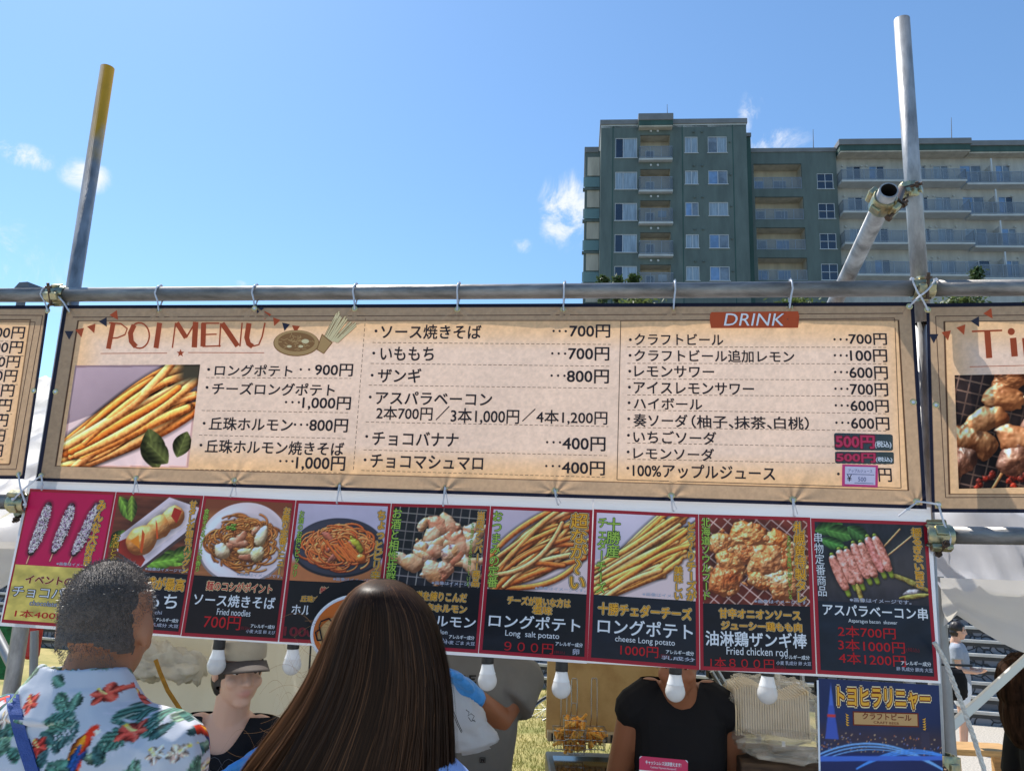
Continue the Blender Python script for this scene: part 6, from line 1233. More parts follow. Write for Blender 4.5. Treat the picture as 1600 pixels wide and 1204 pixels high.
b = MB(); b.box(np.array([c[0], c[1], 0])+FE*.05+FN*.06+FZ*(zb-.69)/2, .33, .27, zb-.70, ax=[FE, FN, FZ]); b.build('base', [cm], t)
c = at(1172, 1180, 3.0); b = MB(); b.box(np.array([c[0], c[1], .62]), .04, .3, 1.24, ax=[FE, FN, FZ], bev=.004); tag(b.build('steel_panel', [steel_m]), 'narrow grey steel side panel between the man in black and the crate', 'panel')
t = thing('equipment_rack', 'black rack with chrome rods behind the wrapped containers', 'rack', at(1170, 1060, 3.9)*np.array([1, 1, 0]))
b = MB()
for (x0, y0, x1, y1) in [(1105, 1052, 1275, 1058), (1105, 1075, 1280, 1086)]: A = at(x0, y0, 3.9); B = at(x1, y1, 3.9); d = (B-A)/np.linalg.norm(B-A); b.box((A+B)/2, np.linalg.norm(B-A), .06, .035, ax=[d, np.cross(FZ, d), FZ], bev=.004)
b.build('shelf', [mat('black metal', (.015, .015, .017), .4, metal=.4)], t)
b = MB()
for (x0, y0, x1, y1) in [(1112, 1048, 1142, 1098), (1120, 1046, 1150, 1096), (1215, 1040, 1216, 1120), (1253, 1050, 1256, 1110)]: b.tube([at(x0, y0, 3.8), at(x1, y1, 3.8)], .011, 10)
b.build('rod', [steel_m], t)
b = MB()
for x in (1108, 1276): A = at(x, 1060, 3.92); b.tube([np.array([A[0], A[1], 0]), A], .014, 8)
b.build('post', [MATS['black metal']], t)
# ---- far bits
t = thing('bicycle_wheel', 'black tyre of a parked cycle lying behind the stall beside the fryer', 'wheel', gnd(850, 1122)); c = gnd(852, 1121)+FZ*.1; b = MB(); pts = [c+np.array([.21*math.cos(a), .13*math.sin(a), .11*math.cos(a*1)+.10*math.sin(a)]) for a in np.linspace(0, 6.283, 40, endpoint=False)]; b.tube(pts, .022, 10, closed=True, cap=False); b.build('tyre', [wire_m], t); b = MB(); b.tube([c*.14+p*.86 for p in pts], .008, 8, closed=True, cap=False); b.build('rim', [steel_m], t)
b = MB()
for k in range(0, 40, 4): b.tube([c, c*.14+pts[k]*.86], .002, 4)
b.build('spokes', [steel_m], t)
b = MB(); b.tube([at(803, 1040, 4.6), at(810, 1068, 4.6), at(812, 1090, 4.6)], [.02, .028, .036], 12); o1 = tag(b.build('pink_sleeve_bundle', [mat('pink cloth', rgb(222, 120, 140)[:3], .8, bump=.4, bscale=30)]), 'pink cloth bundle hanging behind the man in grey', 'bundle')
lump(at(811, 1103, 4.6), .042, .03, .05, 'bundle_end', MATS['pink cloth'], o1, .35, 8, 20, .8, 1)
t = thing('wooden_bench', 'plain wooden bench plank behind the right pole', 'bench', gnd(1520, 1175)); hb = .42; A = gnd(1470, 1167, hb); B = gnd(1578, 1172, hb); d = (B-A)/np.linalg.norm(B-A); q = np.cross(FZ, d); b = MB(); b.box((A+B)/2, np.linalg.norm(B-A), .30, .05, ax=[d, q, FZ], bev=.006); b.build('seat', [wood_m], t)
for s in (.12, .88):
    for k in (-.1, .1): b = MB(); b.box(A*(1-s)+B*s+q*k-FZ*(hb/2+.025), .06, .05, hb-.05, ax=[d, q, FZ]); b.build('leg', [wood_m], t)
# left edge
b = MB(); A = at(2, 984, 5.2); b.box(A-FZ*.12, .26, .02, .36, bev=.004); tag(b.build('green_banner', [mat('green mesh cloth', rgb(18, 96, 56)[:3], .8, var=.4, vscale=40)]), 'green cloth panel at the left edge below the magenta poster', 'cloth panel')
b = MB(); A = at(54, 992, 4.6); b.box(A, .07, .07, .26, bev=.02); tag(b.build('red_canister', [mat('red paint', rgb(176, 26, 26)[:3], .4)]), 'red canister behind the left pole under the magenta poster', 'canister')
b = MB(); b.tube([P(-40, 925, .35), P(24, 1048, .2)], .017, 12); tag(b.build('frame_brace', [leg_m]), 'grey diagonal tube meeting the left pole under the magenta poster', 'tube')
b = MB(); b.tube([P(54, 985, .4), P(46, 1300, .4)], .014, 12); tag(b.build('frame_tube', [leg_m]), 'thin grey upright tube right of the left pole', 'tube')
# oval fan
t = thing('oval_fan', 'oval orange hand fan with white rim, half hidden by the long hair', 'fan', P(545, 1037, -.10)); c = P(547, 983, -.10); fe = FE*math.cos(R(-18))+FZ*math.sin(R(18)); fz = np.cross(fe, -FN)*1.0; fz = fz if fz[2] > 0 else -fz
def oval(a, b_, off, col, nm):
    k = MB(); th = np.linspace(0, 2*math.pi, 48, endpoint=False); k.add([c-FN*off+fe*a*math.cos(q)+fz*b_*math.sin(q) for q in th]+[c-FN*(off-.002)+fe*a*math.cos(q)+fz*b_*math.sin(q) for q in th], [tuple(range(48)), tuple(range(48, 96))[::-1]]+[(i, (i+1) % 48, 48+(i+1) % 48, 48+i) for i in range(48)]); return k.build(nm, [INK[col]], t)
oval(.118, .094, .0, 'white', 'rim'); oval(.108, .085, .003, 'orange', 'face'); oval(.095, .05, .0055, 'kraft', 'band')
b = MB(); m = c-FN*.009-fe*.062+fz*.012
for (a, d) in (((-.02, -.03), (-.02, .02)), ((.02, -.03), (.02, .02)), ((-.02, -.03), (.02, -.03)), ((-.02, .02), (-.012, .032)), ((-.012, .032), (.012, .034)), ((.012, .034), (.02, .02)), ((-.02, .012), (-.034, .008)), ((-.034, .008), (-.034, -.015)), ((-.034, -.015), (-.02, -.018))): b.tube([m+fe*a[0]+fz*a[1], m+fe*d[0]+fz*d[1]], .0022, 5)
b.build('mug_drawing', [INK['black']], t)
b = MB(); th = np.linspace(0, 2*math.pi, 40, endpoint=False); k = c+FN*.012+fz*.035; b.add([k+fe*.125*math.cos(q)+fz*.10*math.sin(q) for q in th]+[k+FN*.006+fe*.125*math.cos(q)+fz*.10*math.sin(q) for q in th], [tuple(range(40)), tuple(range(40, 80))[::-1]]+[(i, (i+1) % 40, 40+(i+1) % 40, 40+i) for i in range(40)]); b.build('dark_backing', [INK['black']], t)
b = MB(); b.tube([c-fz*.09+FN*.004, c-fz*.2+FN*.004], .006, 8); b.build('handle', [INK['black']], t)
# ------------------------------------------------------------------ people
def remesh(mb, vox, sm=2, it=.5):
    me = bpy.data.meshes.new('r'); me.from_pydata(np.concatenate(mb.v).tolist(), [], mb.f); o = bpy.data.objects.new('r', me); C.objects.link(o)
    m = o.modifiers.new('a', 'REMESH'); m.mode = 'VOXEL'; m.voxel_size = vox
    if sm: s_ = o.modifiers.new('b', 'SMOOTH'); s_.iterations = sm; s_.factor = it
    dg = bpy.context.evaluated_depsgraph_get(); r = bpy.data.meshes.new_from_object(o.evaluated_get(dg)); bpy.data.objects.remove(o); bpy.data.meshes.remove(me)
    V = np.zeros(len(r.vertices)*3); r.vertices.foreach_get('co', V); N = np.zeros(len(r.vertices)*3); r.vertices.foreach_get('normal', N)
    F = [tuple(p.vertices) for p in r.polygons]; bpy.data.meshes.remove(r); return V.reshape(-1, 3), N.reshape(-1, 3), F
def rotm(yaw=0, pitch=0, roll=0): return np.array((Matrix.Rotation(yaw, 3, 'Z') @ Matrix.Rotation(pitch, 3, 'X') @ Matrix.Rotation(roll, 3, 'Y')))
class Fig:
    """local frame: faces -y, z up, feet at z=0"""
    def __init__(s, base, yaw, H): s.b = np.asarray(base, float); s.M = rotm(yaw); s.k = H/1.70
    def w(s, p): return np.asarray(p, float)@s.M.T*s.k+s.b
    def l(s, q): return (np.asarray(q, float)-s.b)@s.M/s.k
def loft_ell(mb, rings, n=24):
    """rings: (z, cx, cy, rx, ry)"""
    a = np.linspace(0, 2*math.pi, n, endpoint=False); mb.rings([np.stack([cx+rx*np.sign(np.cos(a))*np.abs(np.cos(a))**.85, cy+ry*np.sign(np.sin(a))*np.abs(np.sin(a))**.85, np.full(n, z)], 1) for z, cx, cy, rx, ry in rings])
def head_prims(mb, hc, hr, face=True):
    T = lambda p: np.asarray(p, float)@hr.T+hc
    rt = hr.T
    mb.ell(T((0, .014, .03)), (.075, .094, .088), rt, 20); mb.ell(T((0, -.022, -.030)), (.061, .070, .078), rt, 20); mb.ell(T((0, -.060, -.086)), (.030, .028, .022), rt, 12)
    mb.cap(T((0, .012, -.06)), T((0, .03, -.17)), .056, .060)
    for s in (-1, 1):
        mb.ell(T((s*.074, .010, -.004)), (.011, .020, .031), rt, 10); mb.ell(T((s*.036, -.062, -.024)), (.026, .024, .024), rt, 12)
        if face: mb.cap(T((s*.012, -.080, .036)), T((s*.048, -.066, .034)), .012, .009)
    if face:
        mb.cap(T((0, -.086, .022)), T((0, -.107, -.020)), .0085, .0125)
        for s in (-1, 1): mb.ell(T((s*.012, -.095, -.025)), (.0095, .011, .008), rt, 8)
        mb.ell(T((0, -.086, -.052)), (.024, .011, .0055), rt, 10); mb.ell(T((0, -.083, -.062)), (.020, .011, .0065), rt, 10)
def head_face(fig, hc, hr, par, iris=(.04, .02, .012), brow=(.02, .014, .01)):
    T = lambda p: fig.w(np.asarray(p, float)@hr.T+hc)
    e = MB(); ir = MB(); bw_ = MB(); lid = MB(); k = fig.k; D = fig.M@hr
    for s in (-1, 1):
        e.ell(T((s*.031, -.0665, .010)), (.0135*k, .0115*k, .0085*k), D.T, 14); ir.ell(T((s*.031, -.0755, .010)), (.0062*k, .0032*k, .0068*k), D.T, 12)
        pts = [T((s*x, y, z)) for x, y, z in ((.017, -.082, .030), (.030, -.0825, .0345), (.044, -.076, .033), (.053, -.067, .027))]; bw_.tube(smooth(pts, 4), [.002*k]+[.0034*k]*11+[.0015*k], 8)
        lid.tube(smooth([T((s*x, y, z)) for x, y, z in ((.018, -.0745, .012), (.030, -.0785, .0185), (.045, -.0705, .012))], 4), .0016*k, 6)
    e.build('eyes', [mat('eye white', rgb(226, 222, 216)[:3], .2)], par); ir.build('irises', [mat('iris', iris, .1)], par); bw_.build('eyebrows', [mat('brow hair', brow, .8)], par); lid.build('eyelids', [MATS['brow hair']], par)
skin_mats = {}
def skin(name, c): 
    m = mat(name, rough=.5, attr='Col', spec=.35, bump=.03, bscale=220); b = m.node_tree.nodes['Principled BSDF']; b.inputs['Subsurface Weight'].default_value = .12; b.inputs['Subsurface Radius'].default_value = (.02, .008, .004); b.inputs['Subsurface Scale'].default_value = .5; return m
def body(fig, par, hc, hr, arms, col, torso=None, hand=True, neck=(.0, .0), face=True, female=False, vox=.0065, legs=None, lipc=(.55, .18, .16)):
    mb = MB(); fsh = .92 if female else 1.0
    tr = torso or [(.80, 0, .0, .15, .10), (.90, 0, 0, .165, .112), (1.05, 0, .0, .135, .098), (1.2, 0, -.005, .155, .112), (1.30, 0, 0, .165, .108), (1.37, 0, .005, .145, .085), (1.415, 0, .01, .09, .065), (1.44, 0, .012, .05, .05)]
    loft_ell(mb, [(z, cx, cy, rx*fsh, ry) for z, cx, cy, rx, ry in tr])
    mb.cap((neck[0]*.5, .015+neck[1]*.5, 1.40), hc+hr@np.array((0, .016, -.07)), .062*fsh, .055*fsh); head_prims(mb, hc, hr, face)
    for s in (-1, 1):
        mb.cap((s*.085, 0, .88), (s*.095, -.01, .48), .082, .055); mb.cap((s*.095, -.01, .48), (s*.095, .015, .09), .052, .036); mb.cap((s*.095, .03, .035), (s*.10, -.13, .025), .034, .028)
    for s, (sh, el, wr_, hd) in arms.items():
        sh, el, wr_ = map(lambda p: np.asarray(p, float), (sh, el, wr_)); mb.cap((s*.10, .0, 1.375), sh, .055, .058); mb.cap(sh, el, .056*fsh if not female else .045, .042*fsh); mb.cap(el, wr_, .043*fsh, .028*fsh)
        if hand and hd is not None: hand_prims(mb, wr_, np.asarray(hd[0], float), np.asarray(hd[1], float), s, hd[2])
    V, N, F = remesh(mb, vox, 3)
    cc = np.tile(np.asarray(col[:3], float), (len(V), 1)); L_ = (V-hc)@hr
    lip = np.clip(1.4-np.hypot(L_[:, 0]/.025, (L_[:, 2]+.057)/.013), 0, 1)*(L_[:, 1] < -.07); cc = cc*(1-lip[:, None]*.55)+np.array(lipc)*lip[:, None]*.55
    nz = np.array([mnoise.noise(Vector((p*14).tolist())) for p in V[::1]]); cc = cc*(1+.07*nz[:, None])
    return mesh_obj('body', fig.w(V), F, [skin('skin', None)], par, None, [True]*len(F), cc)
def hand_prims(mb, wr_, d, pn, s, curl, sc=1.0, rf=.0085):
    """hand from wrist along d; pn = palm normal; thumb on the side d x pn *s"""
    d = d/np.linalg.norm(d); pn = pn-d*(pn@d); pn /= np.linalg.norm(pn); sd = np.cross(d, pn)
    A = np.array([d, sd, pn]); mb.ell(wr_+d*.048*sc, (.054*sc, .040*sc, .0165*sc), A, 14); mb.cap(wr_-d*.012, wr_+d*.03*sc, .024*sc, .024*sc)
    for i, (o, L) in enumerate(((-.030, .066), (-.010, .077), (.010, .072), (.028, .056))):
        p = wr_+d*.088*sc+sd*o*sc; q = d.copy(); r_ = rf*sc*(1.06-.04*i); a = curl*(.8+.12*i)
        for j, l in enumerate((.45, .31, .24)):
            q2 = q*math.cos(a)+pn*math.sin(a) if j or True else q; q2 = q2-(q2@sd)*sd; q2 /= np.linalg.norm(q2); n = p+(q2+sd*o*1.2)*L*l*sc; mb.cap(p, n, r_*(1-.1*j), r_*(.93-.1*j), 10); p = n
            q = q2; a = curl*(.9 if j == 0 else .7); pn2 = np.cross(sd, q); pn = -pn2 if pn2@pn < 0 else pn2
    pn = A[2]; b0 = wr_+d*.028*sc-sd*.032*sc*1; t1 = b0+(d*.6-sd*.7+pn*.35)/1.0*.036*sc; mb.cap(b0, t1, .0135*sc, .0105*sc, 10); mb.cap(t1, t1+(d*.9-sd*.25+pn*.35)*.030*sc, .0105*sc, .0085*sc, 10)
def wrinkle(V, N, amp=.004, sc=9, seed=0, stretch=(1, 1, .45)):
    st = np.array(stretch); d = np.array([mnoise.fractal(Vector(((p*st)*sc+seed).tolist()), .9, 2, 4) for p in V]); r = np.array([(1-abs(mnoise.noise(Vector(((p*st)*sc*.8+seed+7).tolist()))))**3 for p in V]); return V+N*(amp*(d*.8+r*.9-.4))[:, None]
def garment(fig, par, name, prims, m, vox=.009, cut=None, amp=.004, sc=9, paint=None, seed=0, sub=False):
    mb = MB(); prims(mb); V, N, F = remesh(mb, vox, 2); V = wrinkle(V, N, amp, sc, seed)
    if cut is not None:
        kill = cut(V)
        if kill.dtype != bool:
            g = kill; kill = g > 0; bnd = sorted({i for f in F if any(kill[j] for j in f) for i in f if not kill[i]}); B_ = V[bnd]; e = 1e-4; G = np.stack([(cut(B_+np.eye(3)[k]*e)-cut(B_-np.eye(3)[k]*e))/(2*e) for k in range(3)], 1); st = -cut(B_)[:, None]*G/np.maximum((G*G).sum(1), 1e-6)[:, None]; st[:, 1] = 0; ln = np.linalg.norm(st, axis=1)[:, None]; V[bnd] = B_+st*np.minimum(1, vox*1.3/np.maximum(ln, 1e-9))
        F = [f for f in F if not any(kill[i] for i in f)]
    cols = None
    if paint is not None: cols = lin(np.clip(paint(V, N), 0, 1)*255)
    return mesh_obj(name, fig.w(V), F, [m], par, None, [True]*len(F), cols)
def tshirt(arms, sl=.55, rx=1.0, torso=None, loose=.018, low=.78, drop=0):
    def f(mb):
        tr = torso or [(low, 0, .0, .168, .118), (.90, 0, 0, .172, .122), (1.05, 0, .0, .155, .115), (1.2, 0, -.005, .168, .124), (1.30, 0, 0, .172, .116), (1.37, 0, .005, .150, .092), (1.412, 0, .01, .097, .072), (1.432, 0, .012, .075, .062)]
        loft_ell(mb, [(z, cx, cy, r1*rx+loose*.2, r2+loose*.3) for z, cx, cy, r1, r2 in tr])
        for s, (sh, el, *_r) in arms.items():
            sh = np.asarray(sh, float); el = np.asarray(el, float); e = sh*(1-sl)+el*sl; mb.cap((s*.09, .0, 1.372), sh, .067, .071+loose*.4)
            if sl: mb.tube([sh, sh*.5+e*.5, e], [.069+loose*.4, .066+loose*.6, .060+loose*.9], 18)
    return f
black_cloth = mat('black cotton', (.010, .010, .012), .85, bump=.15, bscale=300, spec=.2); trous_m = mat('dark trousers', (.03, .032, .04), .85, bump=.1)
def trousers(fig, par, m=None):
    def f(mb):
        loft_ell(mb, [(.80, 0, 0, .166, .118), (.9, 0, 0, .176, .125), (1.0, 0, 0, .155, .112)])
        for s in (-1, 1): mb.cap((s*.088, 0, .86), (s*.098, -.01, .48), .094, .068); mb.tube([(s*.098, -.01, .48), (s*.1, .01, .07)], [.068, .055], 16)
    return garment(fig, par, 'trousers', f, m or trous_m, .011, None, .004, 8)
def hair_cap(fig, par, hc, hr, m, cut, grow=.006, vox=.006, amp=.003, long=False):
    mb = MB(); T = lambda p: np.asarray(p, float)@hr.T+hc; mb.ell(T((0, .016, .032)), (.075+grow, .094+grow, .088+grow), hr.T, 24); mb.ell(T((0, .03, -.03)), (.070+grow, .07+grow, .07), hr.T, 20)
    if long: mb.ell(T((0, .035, -.10)), (.092, .075, .15), hr.T, 20)
    V, N, F = remesh(mb, vox, 2); V = wrinkle(V, N, amp, 30, 3, (1, 1, .25)); Lc = (V-hc)@hr; kill = cut(Lc); F = [f for f in F if not any(kill[i] for i in f)]; return mesh_obj('hair', fig.w(V), F, [m], par, None, [True]*len(F))
SK_L = lin((214, 168, 142)); SK_T = lin((176, 122, 92)); SK_D = lin((150, 98, 70))
hair_dk = mat('dark hair', (.018, .012, .010), .45, var=.5, vscale=60, stretch=(1, 1, .1), spec=.5)

# ---------- man in the Hawaiian shirt, seen from behind
def man_hawaiian():
    top = at(160, 880, 1.50); H = (top[2]-.25)*1.70/1.672; base = np.array([top[0]+.004, 1.50, .25]); fig = Fig(base, math.pi-.22, H)
    t = thing('person', 'man with cropped dark hair in a Hawaiian shirt of parrots and palms, seen from behind', 'person', base)
    hc = np.array([.0, -.03, 1.556]); hr = rotm(.30, .10)
    arms = {-1: ((-.158, .0, 1.352), (-.196, .04, 1.06), (-.17, -.16, .95), ((0, -.6, -.5), (1, 0, 0), .35)), 1: ((.165, .0, 1.352), (.21, .04, 1.06), (.2, -.16, .95), ((0, -.6, -.5), (-1, 0, 0), .35))}
    body(fig, t, hc, hr, arms, SK_T, female=True); head_face(fig, hc, hr, t)
    # shirt print
    random.seed(21); p = Pic(620, 1.15, (176, 200, 222)); p.seed = 900
    def frond(x, y, L, a, c):
        for k in range(15):
            q = k/14; bx = x+math.cos(a)*L*q; by = y+math.sin(a)*L*q; l = L*.42*math.sin(math.pi*(.12+.83*q))**.8
            for sg in (-1, 1): p.leaf(bx, by, l, .0075, a+sg*(1.05-.5*q), jit(c, .2))
        p.line([(x, y), (x+math.cos(a)*L, y+math.sin(a)*L)], .0022, [v*.6 for v in c])
    def monstera(x, y, r, a, c):
        d = p.ell(x, y, r, r*.82, c, a, .004); ca, sa = math.cos(a), math.sin(a); u = ((p.X-x)*ca+(p.Y-y)*sa)/r; v = (-(p.X-x)*sa+(p.Y-y)*ca)/(r*.82); m = (d < 1)
        p.img *= np.where(m, 1+.35*np.sin((u*1.2-np.abs(v)*1.4)*11)-.1, 1)[..., None]; p.img = np.where((m & (np.abs(v) < .035))[..., None], np.array((150, 184, 176))/255, p.img)
        for k in range(5):
            for sg in (-1, 1): q = -.6+k*.3; ex, ey = x+ca*r*(q+.25)-sa*sg*r*.82*1.05, y+sa*r*(q+.25)+ca*sg*r*.82*1.05; p.ell(ex, ey, r*.30, r*.055, (186, 206, 230), a+sg*1.15, .003)
    def hib(x, y, r, c):
        for k in range(5): a = k*1.257+x*9; p.leaf(x, y, r, r*.34, a, jit(c, .12))
        p.line([(x, y), (x+r*.7, y-r*.5)], .003, (246, 226, 150)); p.ell(x+r*.7, y-r*.5, .006, .006, (250, 220, 90))
    def parrot(x, y, s, fl):
        p.leaf(x, y-.01*s, .13*s, .026*s, 1.35, (40, 70, 140)); p.leaf(x-.004*fl*s, y+.06*s, .16*s, .011*s, 1.5, (206, 66, 40)); p.leaf(x, y-.05*s, .12*s, .034*s, 1.2 if fl > 0 else 1.9, (214, 64, 36)); p.leaf(x+.015*fl*s, y-.03*s, .11*s, .024*s, 1.25, (236, 150, 40)); p.leaf(x+.02*fl*s, y+.0*s, .10*s, .016*s, 1.35, (34, 84, 160)); p.ell(x-.005*fl*s, y-.05*s, .022*s, .024*s, (210, 60, 36)); p.ell(x-.022*fl*s, y-.045*s, .012*s, .010*s, (240, 238, 232))
    for k in range(105):
        x = random.uniform(0, 1.15); y = random.uniform(0, 1); r = random.random(); c = random.choice([(70, 122, 116), (92, 142, 130), (58, 102, 106), (112, 150, 132), (116, 146, 166)])
        if r < .5: frond(x, y, random.uniform(.10, .17), random.random()*6.28, c)
        elif r < .75: monstera(x, y, random.uniform(.05, .075), random.random()*6.28, c)
        else: p.leaf(x, y, random.uniform(.07, .13), .03, random.random()*6.28, c)
    for (x, y) in [(.22, .30), (.95, .42), (.50, .55), (.75, .16), (.12, .70), (.86, .80), (1.07, .2), (.40, .12), (.62, .36)]: hib(x, y, .055, random.choice([(212, 74, 66), (230, 116, 100), (222, 92, 80)]))
    for (x, y) in [(.55, .82), (.9, .25), (.3, .52), (.05, .4)]: hib(x, y, .05, (232, 224, 214))
    for (x, y, f) in [(.37, .34, 1), (.98, .66, 1)]: parrot(x, y, 1.15, f)
    def paint(V, N):
        side = V[:, 1] > 0; u = V[:, 0]*2.9+.62+np.where(side, 0, .37); u = u+N[:, 0]*.03; v = (1.50-V[:, 2])*3.3; return p.at(np.abs(np.mod(u, 2)-np.where(np.mod(u, 2) > 1, 2*(np.mod(u, 2)-1), 0)) % 1.0, np.mod(v, 1.0))
    shm = mat('printed shirt', rough=.8, attr='Col', bump=.05, bscale=400, trans=.08, spec=.25)
    tr = [(.74, 0, .01, .185, .14), (.90, 0, .01, .19, .142), (1.05, 0, .01, .188, .136), (1.2, 0, .01, .195, .136), (1.30, 0, .012, .202, .126), (1.365, 0, .015, .192, .108), (1.41, 0, .018, .15, .09), (1.445, 0, .02, .098, .078), (1.468, 0, .022, .080, .070)]
    tr = [(a_, b_, c_, d_*(.86 if a_ < 1.4 else .95), e_) for a_, b_, c_, d_, e_ in tr]
    def pr_(mb):
        tshirt(arms, .78, 1.02, tr, .03)(mb)
        n = 28; a = np.linspace(0, 2*math.pi, n, endpoint=False)   # collar
        for (z0, r0, z1, r1) in ((1.492, .073, 1.425, .102),): mb.rings([np.stack([np.cos(a)*r0, .012+np.sin(a)*r0*.95, np.full(n, z0)+.012*np.sin(a)], 1), np.stack([np.cos(a)*(r1+.012), .016+np.sin(a)*(r1+.008), np.full(n, z1)], 1), np.stack([np.cos(a)*r1, .016+np.sin(a)*r1*.95, np.full(n, z1-.004)], 1), np.stack([np.cos(a)*(r0-.008), .012+np.sin(a)*(r0-.008), np.full(n, z0-.01)], 1)], closed=True, cap=False)
    sh = garment(fig, t, 'hawaiian_shirt', pr_, shm, .0036, lambda V: (V[:, 2] > 1.484) & (np.hypot(V[:, 0], V[:, 1]) < .02), .009, 6, paint, 2)
    trousers(fig, t)
    # cropped hair: scalp shell + bristles
    hm = mat('cropped hair', (.095, .072, .058), .6, var=.4, vscale=150, spec=.5, bump=.5, bscale=420); mb = MB(); T = lambda q: np.asarray(q, float)@hr.T+hc
    mb.ell(T((0, .015, .031)), (.0735, .0955, .0892), hr.T, 24); mb.ell(T((0, .028, -.02)), (.0695, .0760, .068), hr.T, 20); V, N, F = remesh(mb, .0055, 2); Lc = (V-hc)@hr
    edge = -.036+.010*np.cos(Lc[:, 0]*42); kill = (Lc[:, 1] < -.062-.2*(Lc[:, 2]-.06)) & (Lc[:, 2] < .085) | (Lc[:, 2] < np.where(Lc[:, 1] > .03, edge, np.where(Lc[:, 1] > .0, -.012, .012))) | ((np.hypot(Lc[:, 1]-.01, Lc[:, 2]+.004) < .034) & (np.abs(Lc[:, 0]) > .06))
    keep = [f for f in F if not any(kill[i] for i in f)]; mo = mesh_obj('hair', fig.w(V), keep, [hm], t, None, [True]*len(keep))
    idx = np.where(~kill & ((np.abs(Lc[:, 0]) < .062) | (Lc[:, 2] > -.012)))[0]; SV = []; SF = []; rg = np.random.default_rng(4)
    for _ in range(15000):
        i = rg.choice(idx); nrm = N[i]; g = V[i]+rg.normal(0, .003, 3); L = rg.uniform(.0028, .0056)*np.clip(.25+(Lc[i, 2]+.04)/.12, .2, 1); d = nrm+rg.normal(0, .28, 3)+np.array([0, 0, -.15-np.clip((.05-Lc[i, 2])*16, 0, 1.6)]); d /= np.linalg.norm(d); q = np.cross(d, rg.normal(0, 1, 3)); q /= np.linalg.norm(q); SV += [g-q*.00055, g+q*.00055, g+d*L]; SF.append((len(SV)-3, len(SV)-2, len(SV)-1))
    nb_ = np.where((Lc[:, 1] > .05) & (np.abs(Lc[:, 0]) < .048) & (Lc[:, 2] < edge) & (Lc[:, 2] > edge-.032))[0]
    for _ in range(2600):
        i = rg.choice(nb_); dz = (edge[i]-Lc[i, 2])/.032
        if rg.random() < dz: continue
        g = V[i]-N[i]*.0035+rg.normal(0, .0015, 3); L = .004*(1-.6*dz); d = N[i]*.6+rg.normal(0, .2, 3)+np.array([0, 0, -.9]); d /= np.linalg.norm(d); q = np.cross(d, rg.normal(0, 1, 3)); q /= np.linalg.norm(q); SV += [g-q*.0004, g+q*.0004, g+d*L]; SF.append((len(SV)-3, len(SV)-2, len(SV)-1))
    o = mesh_obj('hair_bristles', fig.w(np.array(SV)), SF, [mat('bristle', (.135, .112, .095), .42, var=.6, vscale=200, spec=.7)], t); o['kind'] = 'stuff'
    # navy strap over the left shoulder
    bvh = BVHTree.FromPolygons([Vector(v.co) for v in sh.data.vertices], [tuple(pp.vertices) for pp in sh.data.polygons]); off = np.array(ORIG[sh.name]); RGs = []
    pts2 = [(x_, y_) for x_, y_ in [(20, 1078), (20, 1084), (20, 1090), (21, 1098), (22, 1106), (25, 1120), (29, 1136), (35, 1158), (42, 1180), (51, 1208), (60, 1240)]]
    for (x, y) in pts2:
        row = []
        for dx in (-10.5, -5, 0, 5, 10.5):
            d = ray(x+dx, y); d = d/np.linalg.norm(d); h = bvh.ray_cast(Vector((CAM-off).tolist()), Vector(d.tolist()))
            row.append((np.array(h[0])+off-d*.004) if h[0] is not None else None)
        if all(r is not None for r in row): RGs.append(np.array(row))
    if len(RGs) > 2:
        RGs = [np.array([smooth([r[i] for r in RGs], 4)[j] for i in range(5)]) for j in range((len(RGs)-1)*4+1)]; n = len(RGs); VV = np.concatenate([r for r in RGs]); back = VV+FN*.003; FF = [(j*5+i, j*5+i+1, (j+1)*5+i+1, (j+1)*5+i) for j in range(n-1) for i in range(4)]
        FF += [tuple(q+n*5 for q in f[::-1]) for f in FF]; mesh_obj('shoulder_strap', np.concatenate([VV, back]), FF, [mat('navy webbing', rgb(62, 84, 146)[:3], .8, bump=.4, bscale=500, var=.1, vscale=200)], t)
man_hawaiian()

